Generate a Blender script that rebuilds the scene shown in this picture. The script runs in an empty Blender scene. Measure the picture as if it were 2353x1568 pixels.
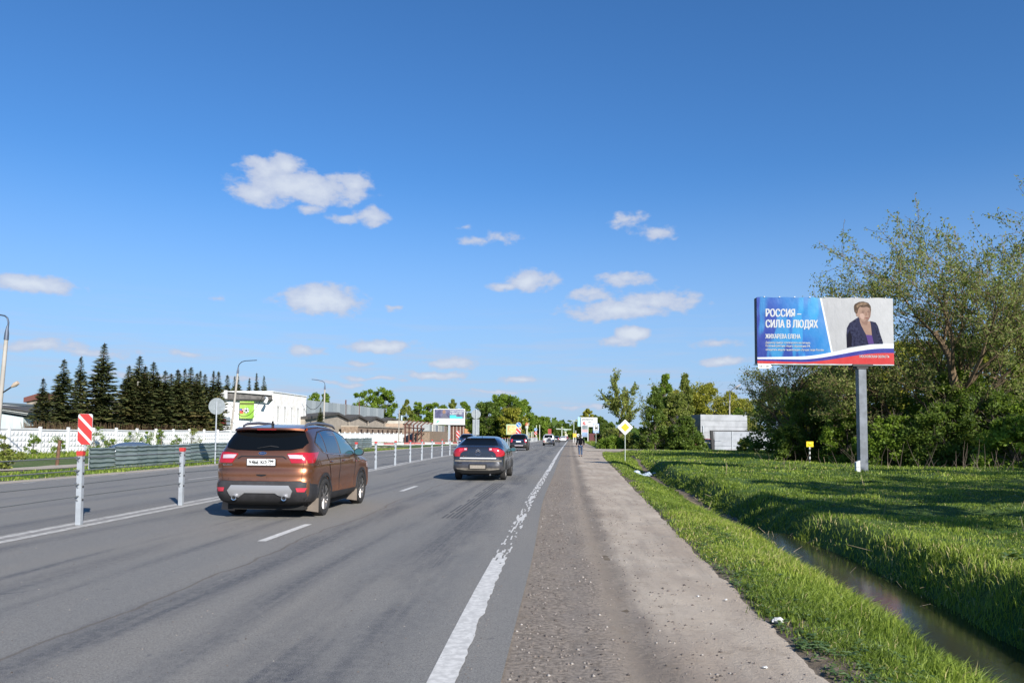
import bpy, bmesh, math, random
import numpy as np
from math import sin, cos, pi, radians, atan, sqrt, exp, atan2
from mathutils import Vector, Matrix
from mathutils.geometry import tessellate_polygon

S = bpy.context.scene
C = S.collection
# ------------------------------------------------------------------ camera
F, PCX, PCY, HC = 1780.0, 1176.0, 890.0, 1.55      # measured on a 2352 x 1568 view of the photograph
TH = atan((999.8 - PCY) / F); PH = radians(.44)
d3 = Vector((0, cos(TH), sin(TH))); u0 = Vector((0, -sin(TH), cos(TH))); r0 = Vector((1, 0, 0))
r3 = r0 * cos(PH) + u0 * sin(PH); u3 = -r0 * sin(PH) + u0 * cos(PH)
cd = bpy.data.cameras.new('camera'); cam = bpy.data.objects.new('camera', cd); C.objects.link(cam)
cam.matrix_world = Matrix(((r3.x, u3.x, -d3.x, 0), (r3.y, u3.y, -d3.y, 0), (r3.z, u3.z, -d3.z, HC), (0, 0, 0, 1)))
cd.sensor_width = 36; cd.lens = 36 * F / 2352; cd.shift_y = (PCY - 784) / 2352
cd.clip_start = .1; cd.clip_end = 9000
S.camera = cam

def ray(x, y):
    return d3 + r3 * ((x - PCX) / F) + u3 * ((PCY - y) / F)
def G(x, y, z=0.0):                       # ground point seen at a place of the photograph
    v = ray(x, y); t = (z - HC) / v.z
    return (v.x * t, v.y * t)
def at(x, y, Y):                          # point at depth Y
    v = ray(x, y); t = Y / v.y
    return Vector((v.x * t, Y, HC + v.z * t))

# ------------------------------------------------------------------ light
SUN_EL = radians(29); SUN_AZ = radians(152)       # azimuth clockwise from +Y, behind the camera to the right
sdir = Vector((sin(SUN_AZ) * cos(SUN_EL), cos(SUN_AZ) * cos(SUN_EL), sin(SUN_EL)))
sl = bpy.data.lights.new('sun', 'SUN'); so = bpy.data.objects.new('sun', sl); C.objects.link(so)
sl.energy = 5.0; sl.angle = radians(.5); sl.color = (1, .955, .88)
so.rotation_euler = sdir.to_track_quat('Z', 'Y').to_euler(); so.location = (30, -50, 60)
S.view_settings.view_transform = 'Standard'; S.view_settings.look = 'None'
S.view_settings.exposure = .62; S.view_settings.gamma = 1.0; S.view_settings.use_curve_mapping = False
S.cycles.max_bounces = 8; S.cycles.transparent_max_bounces = 6; S.cycles.glossy_bounces = 3; S.cycles.diffuse_bounces = 3

W = bpy.data.worlds.new('World'); S.world = W; W.use_nodes = True
nt = W.node_tree; nt.nodes.clear()
def N(tree, kind, **kw):
    n = tree.nodes.new(kind)
    for k, v in kw.items():
        if k == 'inp':
            for i, x in v.items(): n.inputs[i].default_value = x
        else: setattr(n, k, v)
    return n
def M(tree, op, a, b=None, c=None, clamp=False):
    n = tree.nodes.new('ShaderNodeMath'); n.operation = op; n.use_clamp = clamp
    for i, x in enumerate((a, b, c)):
        if x is None: continue
        if hasattr(x, 'is_linked') or hasattr(x, 'node'): tree.links.new(x, n.inputs[i])
        else: n.inputs[i].default_value = x
    return n.outputs[0]
def VM(tree, op, a, b=None, scale=None):
    n = tree.nodes.new('ShaderNodeVectorMath'); n.operation = op
    for i, x in enumerate((a, b)):
        if x is None: continue
        if hasattr(x, 'node'): tree.links.new(x, n.inputs[i])
        else: n.inputs[i].default_value = x
    if scale is not None: n.inputs['Scale'].default_value = scale
    return n.outputs['Value'] if op in ('LENGTH', 'DOT_PRODUCT') else n.outputs['Vector']
def MR(tree, x, a, b, c=0, d=1, kind='SMOOTHSTEP'):
    n = tree.nodes.new('ShaderNodeMapRange'); n.interpolation_type = kind
    tree.links.new(x, n.inputs[0])
    for i, v in zip((1, 2, 3, 4), (a, b, c, d)): n.inputs[i].default_value = v
    return n.outputs[0]
def MIX(tree, fac, a, b, mode='MIX'):
    n = tree.nodes.new('ShaderNodeMix'); n.data_type = 'RGBA'; n.blend_type = mode
    for sock, x in ((n.inputs[0], fac), (n.inputs[6], a), (n.inputs[7], b)):
        if hasattr(x, 'node'): tree.links.new(x, sock)
        elif isinstance(x, (int, float)): sock.default_value = x
        else: sock.default_value = (x[0], x[1], x[2], 1)
    return n.outputs[2]
sky = N(nt, 'ShaderNodeTexSky', sky_type='NISHITA', sun_disc=False, sun_elevation=SUN_EL, sun_rotation=SUN_AZ,
        altitude=150, air_density=1.0, dust_density=.3, ozone_density=2.2)
wb = MIX(nt, 1.0, sky.outputs[0], (.67, .98, 1.33), 'MULTIPLY')      # the camera's cool white balance
hs = N(nt, 'ShaderNodeHueSaturation', inp={'Saturation': 1.06, 'Value': 1.0, 'Fac': 1.0})
nt.links.new(wb, hs.inputs['Color'])
tc = N(nt, 'ShaderNodeTexCoord'); dirv = tc.outputs['Generated']
sp = N(nt, 'ShaderNodeSeparateXYZ'); nt.links.new(dirv, sp.inputs[0])
az = M(nt, 'ARCTAN2', sp.outputs[0], sp.outputs[1]); el = M(nt, 'ARCSINE', sp.outputs[2])
cb = N(nt, 'ShaderNodeCombineXYZ'); nt.links.new(az, cb.inputs[0]); nt.links.new(el, cb.inputs[1])
def noise(tree, vec, scale, detail=5, rough=.55, dim='3D'):
    n = tree.nodes.new('ShaderNodeTexNoise'); n.noise_dimensions = dim
    if vec is not None: tree.links.new(vec, n.inputs['Vector'])
    n.inputs['Scale'].default_value = scale; n.inputs['Detail'].default_value = detail; n.inputs['Roughness'].default_value = rough
    return n
w1 = noise(nt, cb.outputs[0], 26, 3, .5)
wv = VM(nt, 'SUBTRACT', w1.outputs['Color'], (.5, .5, .5)); wv = VM(nt, 'MULTIPLY', wv, (.030, .018, 0))
pos = VM(nt, 'ADD', cb.outputs[0], wv)
fine = noise(nt, VM(nt, 'MULTIPLY', cb.outputs[0], (1, 1.7, 1)), 42, 6, .58).outputs['Fac']
CL = [(690,432,150,36,.95),(620,388,70,26,.8),(655,385,45,28,.85),(810,428,50,30,.75),(590,445,62,24,.85),(710,482,38,13,.6),
      (850,497,44,20,.7),(790,508,34,13,.6),(740,688,100,34,1),(70,655,85,19,.9),(1160,548,38,13,.45),(1095,555,45,10,.45),(1068,526,14,7,.4),
      (1437,505,44,17,.6),(1505,537,52,16,.55),(1215,645,68,22,.8),(1165,660,40,11,.65),(1440,640,70,18,.6),(1365,672,60,18,.55),
      (1420,712,130,24,.9),(1500,695,110,26,.65),(1560,690,60,22,.5),(1455,768,42,19,1.1),(1430,782,66,13,.6),
      (875,793,92,17,.85),(705,805,46,14,.6),(830,831,32,7,.5),(1040,832,66,15,.65),(1000,860,86,11,.8),(1190,871,48,8,.7),
      (90,790,90,15,.6),(200,808,120,11,.5),(425,811,44,9,.6),(1660,828,52,10,.8),(1650,790,60,8,.35),(905,705,22,7,.5),(485,685,14,5,.25),(860,868,90,6,.5),(1140,900,90,6,.5),(770,880,70,6,.45),(330,862,120,8,.45),(1340,935,120,7,.4),(560,870,70,7,.4)]
acc = None
pxr = 1 / F
for (x, y, a, b, o) in CL:
    v = ray(x, y).normalized(); a0 = atan2(v.x, v.y); e0 = math.asin(v.z)
    k = v.y ** 1.0
    q = VM(nt, 'SUBTRACT', pos, (a0, e0, 0)); q = VM(nt, 'MULTIPLY', q, (F / a / 1.10, F / b / 1.16, 0))
    f = M(nt, 'SUBTRACT', 1.0, VM(nt, 'LENGTH', q)); f = M(nt, 'MULTIPLY', f, o)
    acc = f if acc is None else M(nt, 'SMOOTH_MAX', acc, f, .12)
dens = M(nt, 'ADD', acc, M(nt, 'MULTIPLY', M(nt, 'SUBTRACT', fine, .47), 1.25))
m1 = MR(nt, dens, .0, .42)
# thin streaks near the horizon, all the way round
st = noise(nt, VM(nt, 'MULTIPLY', cb.outputs[0], (2.2, 26, 1)), 2.6, 6, .6).outputs['Fac']
m2 = MR(nt, st, .44, .70); m2 = M(nt, 'MULTIPLY', m2, MR(nt, el, .19, .03)); m2 = M(nt, 'MULTIPLY', m2, .7)
mm = M(nt, 'MAXIMUM', M(nt, 'MULTIPLY', m1, .84), m2)
mm = M(nt, 'MULTIPLY', mm, MR(nt, el, -.01, .015))
ccol = MIX(nt, MR(nt, dens, .15, 1.0), (.56, .62, .78), (.80, .84, .90))
b1 = N(nt, 'ShaderNodeBackground', inp={'Strength': .073}); nt.links.new(hs.outputs[0], b1.inputs[0])
b2 = N(nt, 'ShaderNodeBackground', inp={'Strength': .62}); nt.links.new(ccol, b2.inputs[0])
b3 = N(nt, 'ShaderNodeBackground', inp={'Strength': .60, 'Color': (.42, .58, .86, 1)})      # pale haze low over the horizon
mh = N(nt, 'ShaderNodeMixShader'); nt.links.new(MR(nt, el, .34, -.02, 0, .85), mh.inputs[0]); nt.links.new(b1.outputs[0], mh.inputs[1]); nt.links.new(b3.outputs[0], mh.inputs[2]); b1 = mh
mx = N(nt, 'ShaderNodeMixShader'); nt.links.new(mm, mx.inputs[0]); nt.links.new(b1.outputs[0], mx.inputs[1]); nt.links.new(b2.outputs[0], mx.inputs[2])
wo = N(nt, 'ShaderNodeOutputWorld'); nt.links.new(mx.outputs[0], wo.inputs[0])
W.cycles.sampling_method = 'MANUAL'; W.cycles.sample_map_resolution = 512

# ------------------------------------------------------------------ helpers
rng = random.Random(7)
def setp(o, label=None, cat=None, group=None, kind=None):
    if label: o['label'] = label
    if cat: o['category'] = cat
    if group: o['group'] = group
    if kind: o['kind'] = kind
    return o
def thing(name, label, cat, loc=(0, 0, 0), rotz=0.0, group=None):
    o = bpy.data.objects.new(name, None); C.objects.link(o)
    o.location = loc; o.rotation_euler = (0, 0, rotz); o.empty_display_size = .3
    return setp(o, label, cat, group)
def link(name, me, parent=None):
    o = bpy.data.objects.new(name, me); C.objects.link(o)
    if parent is not None: o.parent = parent
    return o
def copy_tree(src, loc, rotz=None, label=None, scale=None):
    r = src.copy(); C.objects.link(r); r.location = loc
    if rotz is not None: r.rotation_euler = (0, 0, rotz)
    if scale is not None: r.scale = scale if hasattr(scale, '__len__') else (scale,) * 3
    if label: r['label'] = label
    for ch in src.children:
        c = ch.copy(); C.objects.link(c); c.parent = r
        for g in ch.children:
            d = g.copy(); C.objects.link(d); d.parent = c
    return r
def ss(a, b, x):
    t = np.clip((x - a) / (b - a), 0, 1); return t * t * (3 - 2 * t)

MATS = {}
def mat(name, col, rough=.7, metal=0.0, var=.0, vscale=3.0, bump=.0, bscale=40.0, coat=0.0, col2=None, spec=None, emit=None, trans=0.0):
    if name in MATS: return MATS[name]
    m = bpy.data.materials.new(name); m.use_nodes = True; t = m.node_tree
    b = t.nodes['Principled BSDF']
    b.inputs['Roughness'].default_value = rough; b.inputs['Metallic'].default_value = metal
    b.inputs['Coat Weight'].default_value = coat; b.inputs['Coat Roughness'].default_value = .06
    if spec is not None: b.inputs['Specular IOR Level'].default_value = spec
    if trans: b.inputs['Transmission Weight'].default_value = trans
    c4 = (col[0], col[1], col[2], 1)
    b.inputs['Base Color'].default_value = c4
    tco = N(t, 'ShaderNodeTexCoord')
    if var or col2:
        n = noise(t, tco.outputs['Object'], vscale, 6, .6)
        c2 = col2 or tuple(max(0, c * (1 - var)) for c in col)
        f = MR(t, n.outputs['Fac'], .38, .64)
        t.links.new(MIX(t, f, c2, col), b.inputs['Base Color'])
    if bump:
        n = noise(t, tco.outputs['Object'], bscale, 5, .6)
        bp = N(t, 'ShaderNodeBump', inp={'Strength': bump, 'Distance': .02}); t.links.new(n.outputs['Fac'], bp.inputs['Height'])
        t.links.new(bp.outputs[0], b.inputs['Normal'])
    if emit:
        b.inputs['Emission Color'].default_value = c4; b.inputs['Emission Strength'].default_value = emit
    MATS[name] = m
    return m

class MB:
    def __init__(s): s.v = []; s.f = []; s.m = []
    def add(s, vs, fs, mi=0, T=None):
        o = len(s.v)
        for p in vs:
            p = Vector(p); s.v.append(tuple(T @ p) if T is not None else tuple(p))
        for f in fs: s.f.append([i + o for i in f]); s.m.append(mi)
        return s
    def box(s, c, sz, mi=0, T=None, taper=1.0):
        x, y, z = sz[0] / 2, sz[1] / 2, sz[2] / 2
        vs = [(c[0] + i * x * (taper if k > 0 else 1), c[1] + j * y * (taper if k > 0 else 1), c[2] + k * z) for k in (-1, 1) for j in (-1, 1) for i in (-1, 1)]
        return s.add(vs, [(0, 2, 3, 1), (4, 5, 7, 6), (0, 1, 5, 4), (2, 6, 7, 3), (0, 4, 6, 2), (1, 3, 7, 5)], mi, T)
    def bar(s, a, b, w, h=None, mi=0):
        a, b = Vector(a), Vector(b); d = (b - a); L = d.length
        if L < 1e-6: return s
        q = d.to_track_quat('Z', 'X').to_matrix().to_4x4(); T = Matrix.Translation((a + b) / 2) @ q
        return s.box((0, 0, 0), (w, h or w, L), mi, T)
    def tube(s, pts, rad, n=8, mi=0, cap=True):
        pts = [Vector(p) for p in pts]; k = len(pts)
        if not hasattr(rad, '__len__'): rad = [rad] * k
        o = len(s.v); prev = None
        for i, p in enumerate(pts):
            t = (pts[min(i + 1, k - 1)] - pts[max(i - 1, 0)]).normalized()
            if prev is None:
                a = Vector((0, 0, 1)) if abs(t.z) < .9 else Vector((1, 0, 0)); u = t.cross(a).normalized()
            else: u = (prev - t * prev.dot(t)).normalized()
            prev = u; w = t.cross(u)
            for j in range(n):
                an = 2 * pi * j / n; s.v.append(tuple(p + (u * cos(an) + w * sin(an)) * rad[i]))
        for i in range(k - 1):
            for j in range(n):
                a = o + i * n + j; b = o + i * n + (j + 1) % n
                s.f.append([a, b, b + n, a + n]); s.m.append(mi)
        if cap:
            s.f.append([o + j for j in range(n)][::-1]); s.m.append(mi)
            s.f.append([o + (k - 1) * n + j for j in range(n)]); s.m.append(mi)
        return s
    def lathe(s, prof, n=24, mi=0, T=None, axis='x'):     # prof: (radius, along)
        o = len(s.v); k = len(prof)
        for (r, a) in prof:
            for j in range(n):
                an = 2 * pi * j / n
                p = Vector((a, r * cos(an), r * sin(an))) if axis == 'x' else Vector((r * cos(an), r * sin(an), a))
                s.v.append(tuple(T @ p) if T is not None else tuple(p))
        for i in range(k - 1):
            for j in range(n):
                a = o + i * n + j; b = o + i * n + (j + 1) % n
                s.f.append([a, b, b + n, a + n]); s.m.append(mi)
        return s
    def prism(s, poly, axis, a, b, mi=0, T=None):         # extrude a 2D polygon along an axis; (p,q) fill the other two in order
        n = len(poly); vs = []
        for w in (a, b):
            for (p, q) in poly:
                vs.append({'x': (w, p, q), 'y': (p, w, q), 'z': (p, q, w)}[axis])
        tri = tessellate_polygon([[Vector((p, q, 0)) for p, q in poly]])
        fs = [tuple(t) for t in tri] + [tuple(i + n for i in t)[::-1] for t in tri]
        fs += [(i, (i + 1) % n, (i + 1) % n + n, i + n) for i in range(n)]
        return s.add(vs, fs, mi, T)
    def ell(s, c, r, nu=12, nv=8, mi=0):
        vs = []; 
        for i in range(1, nv):
            ph = pi * i / nv
            for j in range(nu):
                th = 2 * pi * j / nu
                vs.append((c[0] + r[0] * sin(ph) * cos(th), c[1] + r[1] * sin(ph) * sin(th), c[2] + r[2] * cos(ph)))
        vs += [(c[0], c[1], c[2] + r[2]), (c[0], c[1], c[2] - r[2])]
        t, b = len(vs) - 2, len(vs) - 1; fs = []
        for i in range(nv - 2):
            for j in range(nu):
                fs.append((i * nu + j, (i + 1) * nu + j, (i + 1) * nu + (j + 1) % nu, i * nu + (j + 1) % nu))
        for j in range(nu):
            fs.append((t, j, (j + 1) % nu)); fs.append((b, (nv - 2) * nu + (j + 1) % nu, (nv - 2) * nu + j))
        return s.add(vs, fs, mi)
    def mesh(s, name, mats, smooth=None, fixn=True):
        me = bpy.data.meshes.new(name); me.from_pydata(s.v, [], s.f)
        for m in (mats if isinstance(mats, (list, tuple)) else [mats]): me.materials.append(m)
        if len(me.materials) > 1: me.polygons.foreach_set('material_index', s.m)
        if fixn:
            bm = bmesh.new(); bm.from_mesh(me); bmesh.ops.recalc_face_normals(bm, faces=bm.faces); bm.to_mesh(me); bm.free()
        if smooth:
            me.polygons.foreach_set('use_smooth', [True] * len(me.polygons)); me.set_sharp_from_angle(angle=radians(smooth))
        me.update(); return me
    def build(s, name, mats, parent=None, smooth=None):
        return link(name, s.mesh(name, mats, smooth), parent)

def np_mesh(name, V, Fc, m, tint=None, smooth=False):     # V (n,3), Fc (k,3|4)
    me = bpy.data.meshes.new(name); V = np.asarray(V, dtype=np.float32); Fc = np.asarray(Fc, dtype=np.int32)
    k = Fc.shape[1]
    me.vertices.add(len(V)); me.vertices.foreach_set('co', V.ravel())
    me.loops.add(Fc.size); me.loops.foreach_set('vertex_index', Fc.ravel())
    me.polygons.add(len(Fc)); me.polygons.foreach_set('loop_start', np.arange(0, Fc.size, k, dtype=np.int32))
    me.polygons.foreach_set('loop_total', np.full(len(Fc), k, dtype=np.int32))
    me.update(calc_edges=True)
    for q in (m if isinstance(m, (list, tuple)) else [m]): me.materials.append(q)
    if tint is not None:
        a = me.attributes.new('tint', 'FLOAT', 'FACE'); a.data.foreach_set('value', np.asarray(tint, dtype=np.float32))
    if smooth: me.polygons.foreach_set('use_smooth', np.ones(len(Fc), dtype=bool))
    return me
TXT = {}
def text_mesh(body, size, m, sx=1.0, bold=0.0, align='LEFT', depth=.002, heavy=0.0):
    key = (body, size, m.name, sx, bold, align, heavy)
    if key in TXT: return TXT[key]
    cu = bpy.data.curves.new('t', 'FONT'); cu.body = body; cu.size = size; cu.offset = bold; cu.align_x = align; cu.extrude = 0 if heavy else depth; cu.resolution_u = 2
    o = bpy.data.objects.new('t', cu); C.objects.link(o)
    dg = bpy.context.evaluated_depsgraph_get(); me = bpy.data.meshes.new_from_object(o.evaluated_get(dg))
    bpy.data.objects.remove(o); bpy.data.curves.remove(cu)
    for v in me.vertices: v.co.x *= sx
    if heavy:                                           # heavier strokes: the glyph laid down three times
        v0 = [v.co.copy() for v in me.vertices]; f0 = [list(p.vertices) for p in me.polygons]; V = []; Fc = []
        for k, (a, b) in enumerate(((0, 0), (heavy, heavy * .35), (-heavy, -heavy * .35))):
            for j, f in enumerate(f0):                  # every facet a hair apart, so overlapping outlines never share a plane
                if me.polygons[j].normal.z < 0: f = f[::-1]
                dz = k * .0015 + ((j * 7919) % 101) * .000012; o_ = len(V)
                V += [(v0[i].x + a, v0[i].y + b, v0[i].z + dz) for i in f]; Fc.append(list(range(o_, o_ + len(f))))
        me = bpy.data.meshes.new('t'); me.from_pydata(V, [], Fc)
    me.materials.clear(); me.materials.append(m); me.name = 'lettering'; TXT[key] = me
    return me
def lettering(body, size, m, parent, loc, sx=1.0, bold=0.0, align='LEFT', name='lettering', rot=(pi / 2, 0, 0), heavy=0.0):
    o = link(name, text_mesh(body, size, m, sx, bold, align, heavy=heavy), parent); o.location = loc; o.rotation_euler = rot
    return o

# ------------------------------------------------------------------ the lines of the road
def curve(pts, slope):
    ys = np.array([p[0] for p in pts], float); xs = np.array([p[1] for p in pts], float)
    def f(Y):
        Y = np.asarray(Y, float); r = np.interp(Y, ys, xs)
        r = np.where(Y > ys[-1], xs[-1] + (Y - ys[-1]) * slope, r)
        return np.where(Y < ys[0], xs[0] + (Y - ys[0]) * .04, r)
    return f
def smoothc(f, w=2.0):
    ks = np.linspace(-1, 1, 7)
    return lambda Y: sum(f(np.asarray(Y, float) + k * w) for k in ks) / 7
def fitc(px):                              # from photograph points on the ground
    g = sorted((G(x, y)[1], G(x, y)[0]) for x, y in px); return g
edge = smoothc(curve(fitc([(1010, 1568), (1060, 1460), (1110, 1360), (1160, 1262), (1200, 1185), (1222, 1140), (1247, 1102), (1283, 1040)]), .0765), 3)
med = smoothc(curve(fitc([(183, 1205), (411, 1160), (865, 1077), (907, 1068), (942, 1061), (968, 1056), (1015, 1048), (1033, 1045)]), .0765), 4)
dash = lambda Y: edge(Y) * .51 + med(Y) * .49
opp = lambda Y: med(Y) - 8.35
asph = lambda Y: edge(Y) + .30 + .10 * np.exp(-((np.asarray(Y, float) - 9) / 6) ** 2)
path_r = lambda Y: edge(Y) + np.interp(Y, [0, 5, 8, 11, 18, 32, 60, 74, 82, 90, 97, 3000], [2.45, 2.53, 2.62, 2.66, 2.85, 3.1, 3.6, 4.2, 6.5, 7.5, 4.5, 4.5])
dg_ = [(4.0, 0), (4.3, 6.2), (4.8, 8.9), (5.3, 13.2), (5.5, 18.5), (5.9, 24.6), (7.1, 37), (9.6, 60)]
ditch = smoothc(curve([(y, x) for x, y in dg_], .1), 1.5)

def vnoise(x, y, s, seed=0):               # smooth value noise for heights
    x = np.asarray(x, float) / s; y = np.asarray(y, float) / s
    xi = np.floor(x); yi = np.floor(y); fx = x - xi; fy = y - yi
    fx = fx * fx * (3 - 2 * fx); fy = fy * fy * (3 - 2 * fy)
    def h(a, b): return np.modf(np.abs(np.sin(a * 127.1 + b * 311.7 + seed * 74.7) * 43758.5453))[0]
    return (h(xi, yi) * (1 - fx) + h(xi + 1, yi) * fx) * (1 - fy) + (h(xi, yi + 1) * (1 - fx) + h(xi + 1, yi + 1) * fx) * fy
def tz(X, Y):
    X = np.asarray(X, float); Y = np.asarray(Y, float)
    o = X - edge(Y); pr = path_r(Y) - edge(Y)
    out = X - path_r(Y)
    n1 = (vnoise(X, Y, .45, 1) - .5) * .07 + (vnoise(X, Y, 1.6, 2) - .5) * .14 + (vnoise(X, Y, 7, 3) - .5) * .22
    z = -.035 + ss(-.25, .15, out) * .04 + n1 * ss(.0, 1.0, out) + ss(3, 16, out) * .05
    d = X - ditch(Y); dep = .62 * (1 - ss(44, 70, Y))
    hw = np.interp(Y, [0, 12, 22, 60], [.20, .16, .08, .04])
    wl = np.clip(ditch(Y) - path_r(Y) - .05, .9, 3)
    left = ss(0, 1, np.clip(1 + (d + hw) / (wl - hw), 0, 1)) ** 1.5
    right = 1 - ss(hw, .95, d)
    prof = np.where(d < -hw, left, np.where(d < hw, 1, right))
    z = np.where(out > -.3, z - dep * prof * ss(-.3, .2, out), z)
    z = np.maximum(z, -.66 + n1 * .3)
    lo = opp(Y) - X
    zl = -.035 + ss(1.0, 1.8, lo) * ((vnoise(X, Y, 2, 5) - .5) * .1 + .03) - .55 * ss(3.5, 16, lo)
    z = np.where(lo > 0, zl, z)
    return z
# ------------------------------------------------------------------ ground, road, shoulder, water
def sheet(name, ys, fl, fr, nx, zf, m, uv=True, offs=None):
    ys = np.asarray(ys, float); V = []; UV = []
    for y in ys:
        a, b = float(fl(y)), float(fr(y))
        xs = np.linspace(a, b, nx) if offs is None else offs + float(edge(y))
        V.append(np.stack([xs, np.full(len(xs), y), np.zeros(len(xs))], 1)); UV.append(np.stack([xs - float(edge(y)), np.full(len(xs), y)], 1))
    k = len(V[0]); V = np.concatenate(V); UV = np.concatenate(UV)
    V[:, 2] = zf(V[:, 0], V[:, 1])
    i = np.arange((len(ys) - 1) * (k - 1)); r = i // (k - 1) * k + i % (k - 1)
    Fc = np.stack([r, r + 1, r + k + 1, r + k], 1)
    me = np_mesh(name, V, Fc, m, smooth=True)
    if uv:
        u = me.uv_layers.new(name='road'); li = np.empty(len(me.loops), dtype=np.int32); me.loops.foreach_get('vertex_index', li)
        u.data.foreach_set('uv', UV[li].astype(np.float32).ravel())
    return me
def asphalt_mat(name, base, dark):
    m = bpy.data.materials.new(name); m.use_nodes = True; t = m.node_tree; b = t.nodes['Principled BSDF']
    uv = N(t, 'ShaderNodeUVMap', uv_map='road'); s = N(t, 'ShaderNodeSeparateXYZ'); t.links.new(uv.outputs[0], s.inputs[0])
    u, v = s.outputs[0], s.outputs[1]
    geo = N(t, 'ShaderNodeNewGeometry')
    # worn wheel tracks: long streaks along the road, with breaks
    wn = noise(t, VM(t, 'MULTIPLY', uv.outputs[0], (.35, .045, 0)), 1.0, 3, .5).outputs['Fac']
    uu = M(t, 'ADD', u, M(t, 'MULTIPLY', M(t, 'SUBTRACT', wn, .5), 1.7))
    acc = None
    for c, w, k in ((-.95, .55, 1.25), (-1.75, .22, .9), (-2.55, .42, 1.3), (-4.1, .16, 1.0), (-4.6, .30, .7), (-5.0, .12, 1.0), (-6.5, .36, .9), (-8.5, .3, .6), (-9.9, .3, .5), (-12, .35, .6), (-13.8, .35, .5)):
        q = M(t, 'MULTIPLY', M(t, 'SUBTRACT', 1.0, M(t, 'ABSOLUTE', M(t, 'DIVIDE', M(t, 'SUBTRACT', uu, c), w)), clamp=True), k)
        acc = q if acc is None else M(t, 'MAXIMUM', acc, q)
    br = noise(t, VM(t, 'MULTIPLY', uv.outputs[0], (.9, .16, 0)), 1.2, 4, .6).outputs['Fac']
    acc = M(t, 'MULTIPLY', M(t, 'MINIMUM', acc, 1.0), MR(t, br, .36, .56))
    fl = noise(t, VM(t, 'MULTIPLY', uv.outputs[0], (7, .28, 0)), 1.0, 4, .7).outputs['Fac']
    acc = M(t, 'MULTIPLY', acc, MR(t, fl, .35, .6, .45, 1.0))
    big = noise(t, VM(t, 'MULTIPLY', uv.outputs[0], (.5, .09, 0)), 1.3, 5, .6).outputs['Fac']
    fine = noise(t, geo.outputs['Position'], 55, 4, .75).outputs['Fac']
    grit = noise(t, geo.outputs['Position'], 190, 2, .6).outputs['Fac']
    col = MIX(t, MR(t, big, .35, .68), base, tuple(c * k for c, k in zip(base, (1.22, 1.16, 1.08))))
    col = MIX(t, acc, col, dark)
    col = MIX(t, MR(t, fine, .40, .62, 0, .75), col, tuple(c * .45 for c in base))
    col = MIX(t, MR(t, grit, .56, .66, 0, .8), col, (.42, .41, .39))
    mid = noise(t, geo.outputs['Position'], 11, 5, .7).outputs['Fac']; col = MIX(t, MR(t, mid, .42, .66, 0, .35), col, (.23, .222, .20))
    # hairline seams
    sm = noise(t, VM(t, 'MULTIPLY', uv.outputs[0], (.1, .1, 0)), 2.2, 5, .6).outputs['Fac']
    du = M(t, 'ABSOLUTE', M(t, 'SUBTRACT', M(t, 'ADD', u, M(t, 'MULTIPLY', M(t, 'SUBTRACT', sm, .5), .9)), -3.05))
    col = MIX(t, MR(t, du, .03, .01, 0, .45), col, (.09, .065, .045))
    pat = noise(t, geo.outputs['Position'], 2.6, 5, .7).outputs['Fac']
    col = MIX(t, MR(t, pat, .66, .70, 0, .5), col, dark)
    t.links.new(col, b.inputs['Base Color']); b.inputs['Roughness'].default_value = .88; b.inputs['Specular IOR Level'].default_value = .3
    bp = N(t, 'ShaderNodeBump', inp={'Strength': .55, 'Distance': .006}); t.links.new(fine, bp.inputs['Height']); t.links.new(bp.outputs[0], b.inputs['Normal'])
    return m
M_ASPH = asphalt_mat('asphalt', (.188, .182, .171), (.050, .053, .066))
def ground_mat():
    m = bpy.data.materials.new('soil_and_turf'); m.use_nodes = True; t = m.node_tree; b = t.nodes['Principled BSDF']
    geo = N(t, 'ShaderNodeNewGeometry'); at_ = N(t, 'ShaderNodeAttribute', attribute_name='soil')
    n1 = noise(t, geo.outputs['Position'], .5, 6, .6).outputs['Fac']; n2 = noise(t, geo.outputs['Position'], 9, 6, .7).outputs['Fac']
    g = MIX(t, MR(t, n1, .35, .65), (.050, .105, .022), (.105, .150, .040))
    g = MIX(t, MR(t, n2, .4, .68, 0, .7), g, (.03, .055, .015))
    s = MIX(t, MR(t, n2, .35, .7), (.11, .085, .06), (.22, .18, .135))
    f = M(t, 'ADD', at_.outputs['Fac'], M(t, 'MULTIPLY', M(t, 'SUBTRACT', n2, .5), .9))
    t.links.new(MIX(t, MR(t, f, .42, .62), g, s), b.inputs['Base Color']); b.inputs['Roughness'].default_value = .95; b.inputs['Specular IOR Level'].default_value = .15
    bp = N(t, 'ShaderNodeBump', inp={'Strength': .8, 'Distance': .04}); t.links.new(n2, bp.inputs['Height']); t.links.new(bp.outputs[0], b.inputs['Normal'])
    return m
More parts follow.
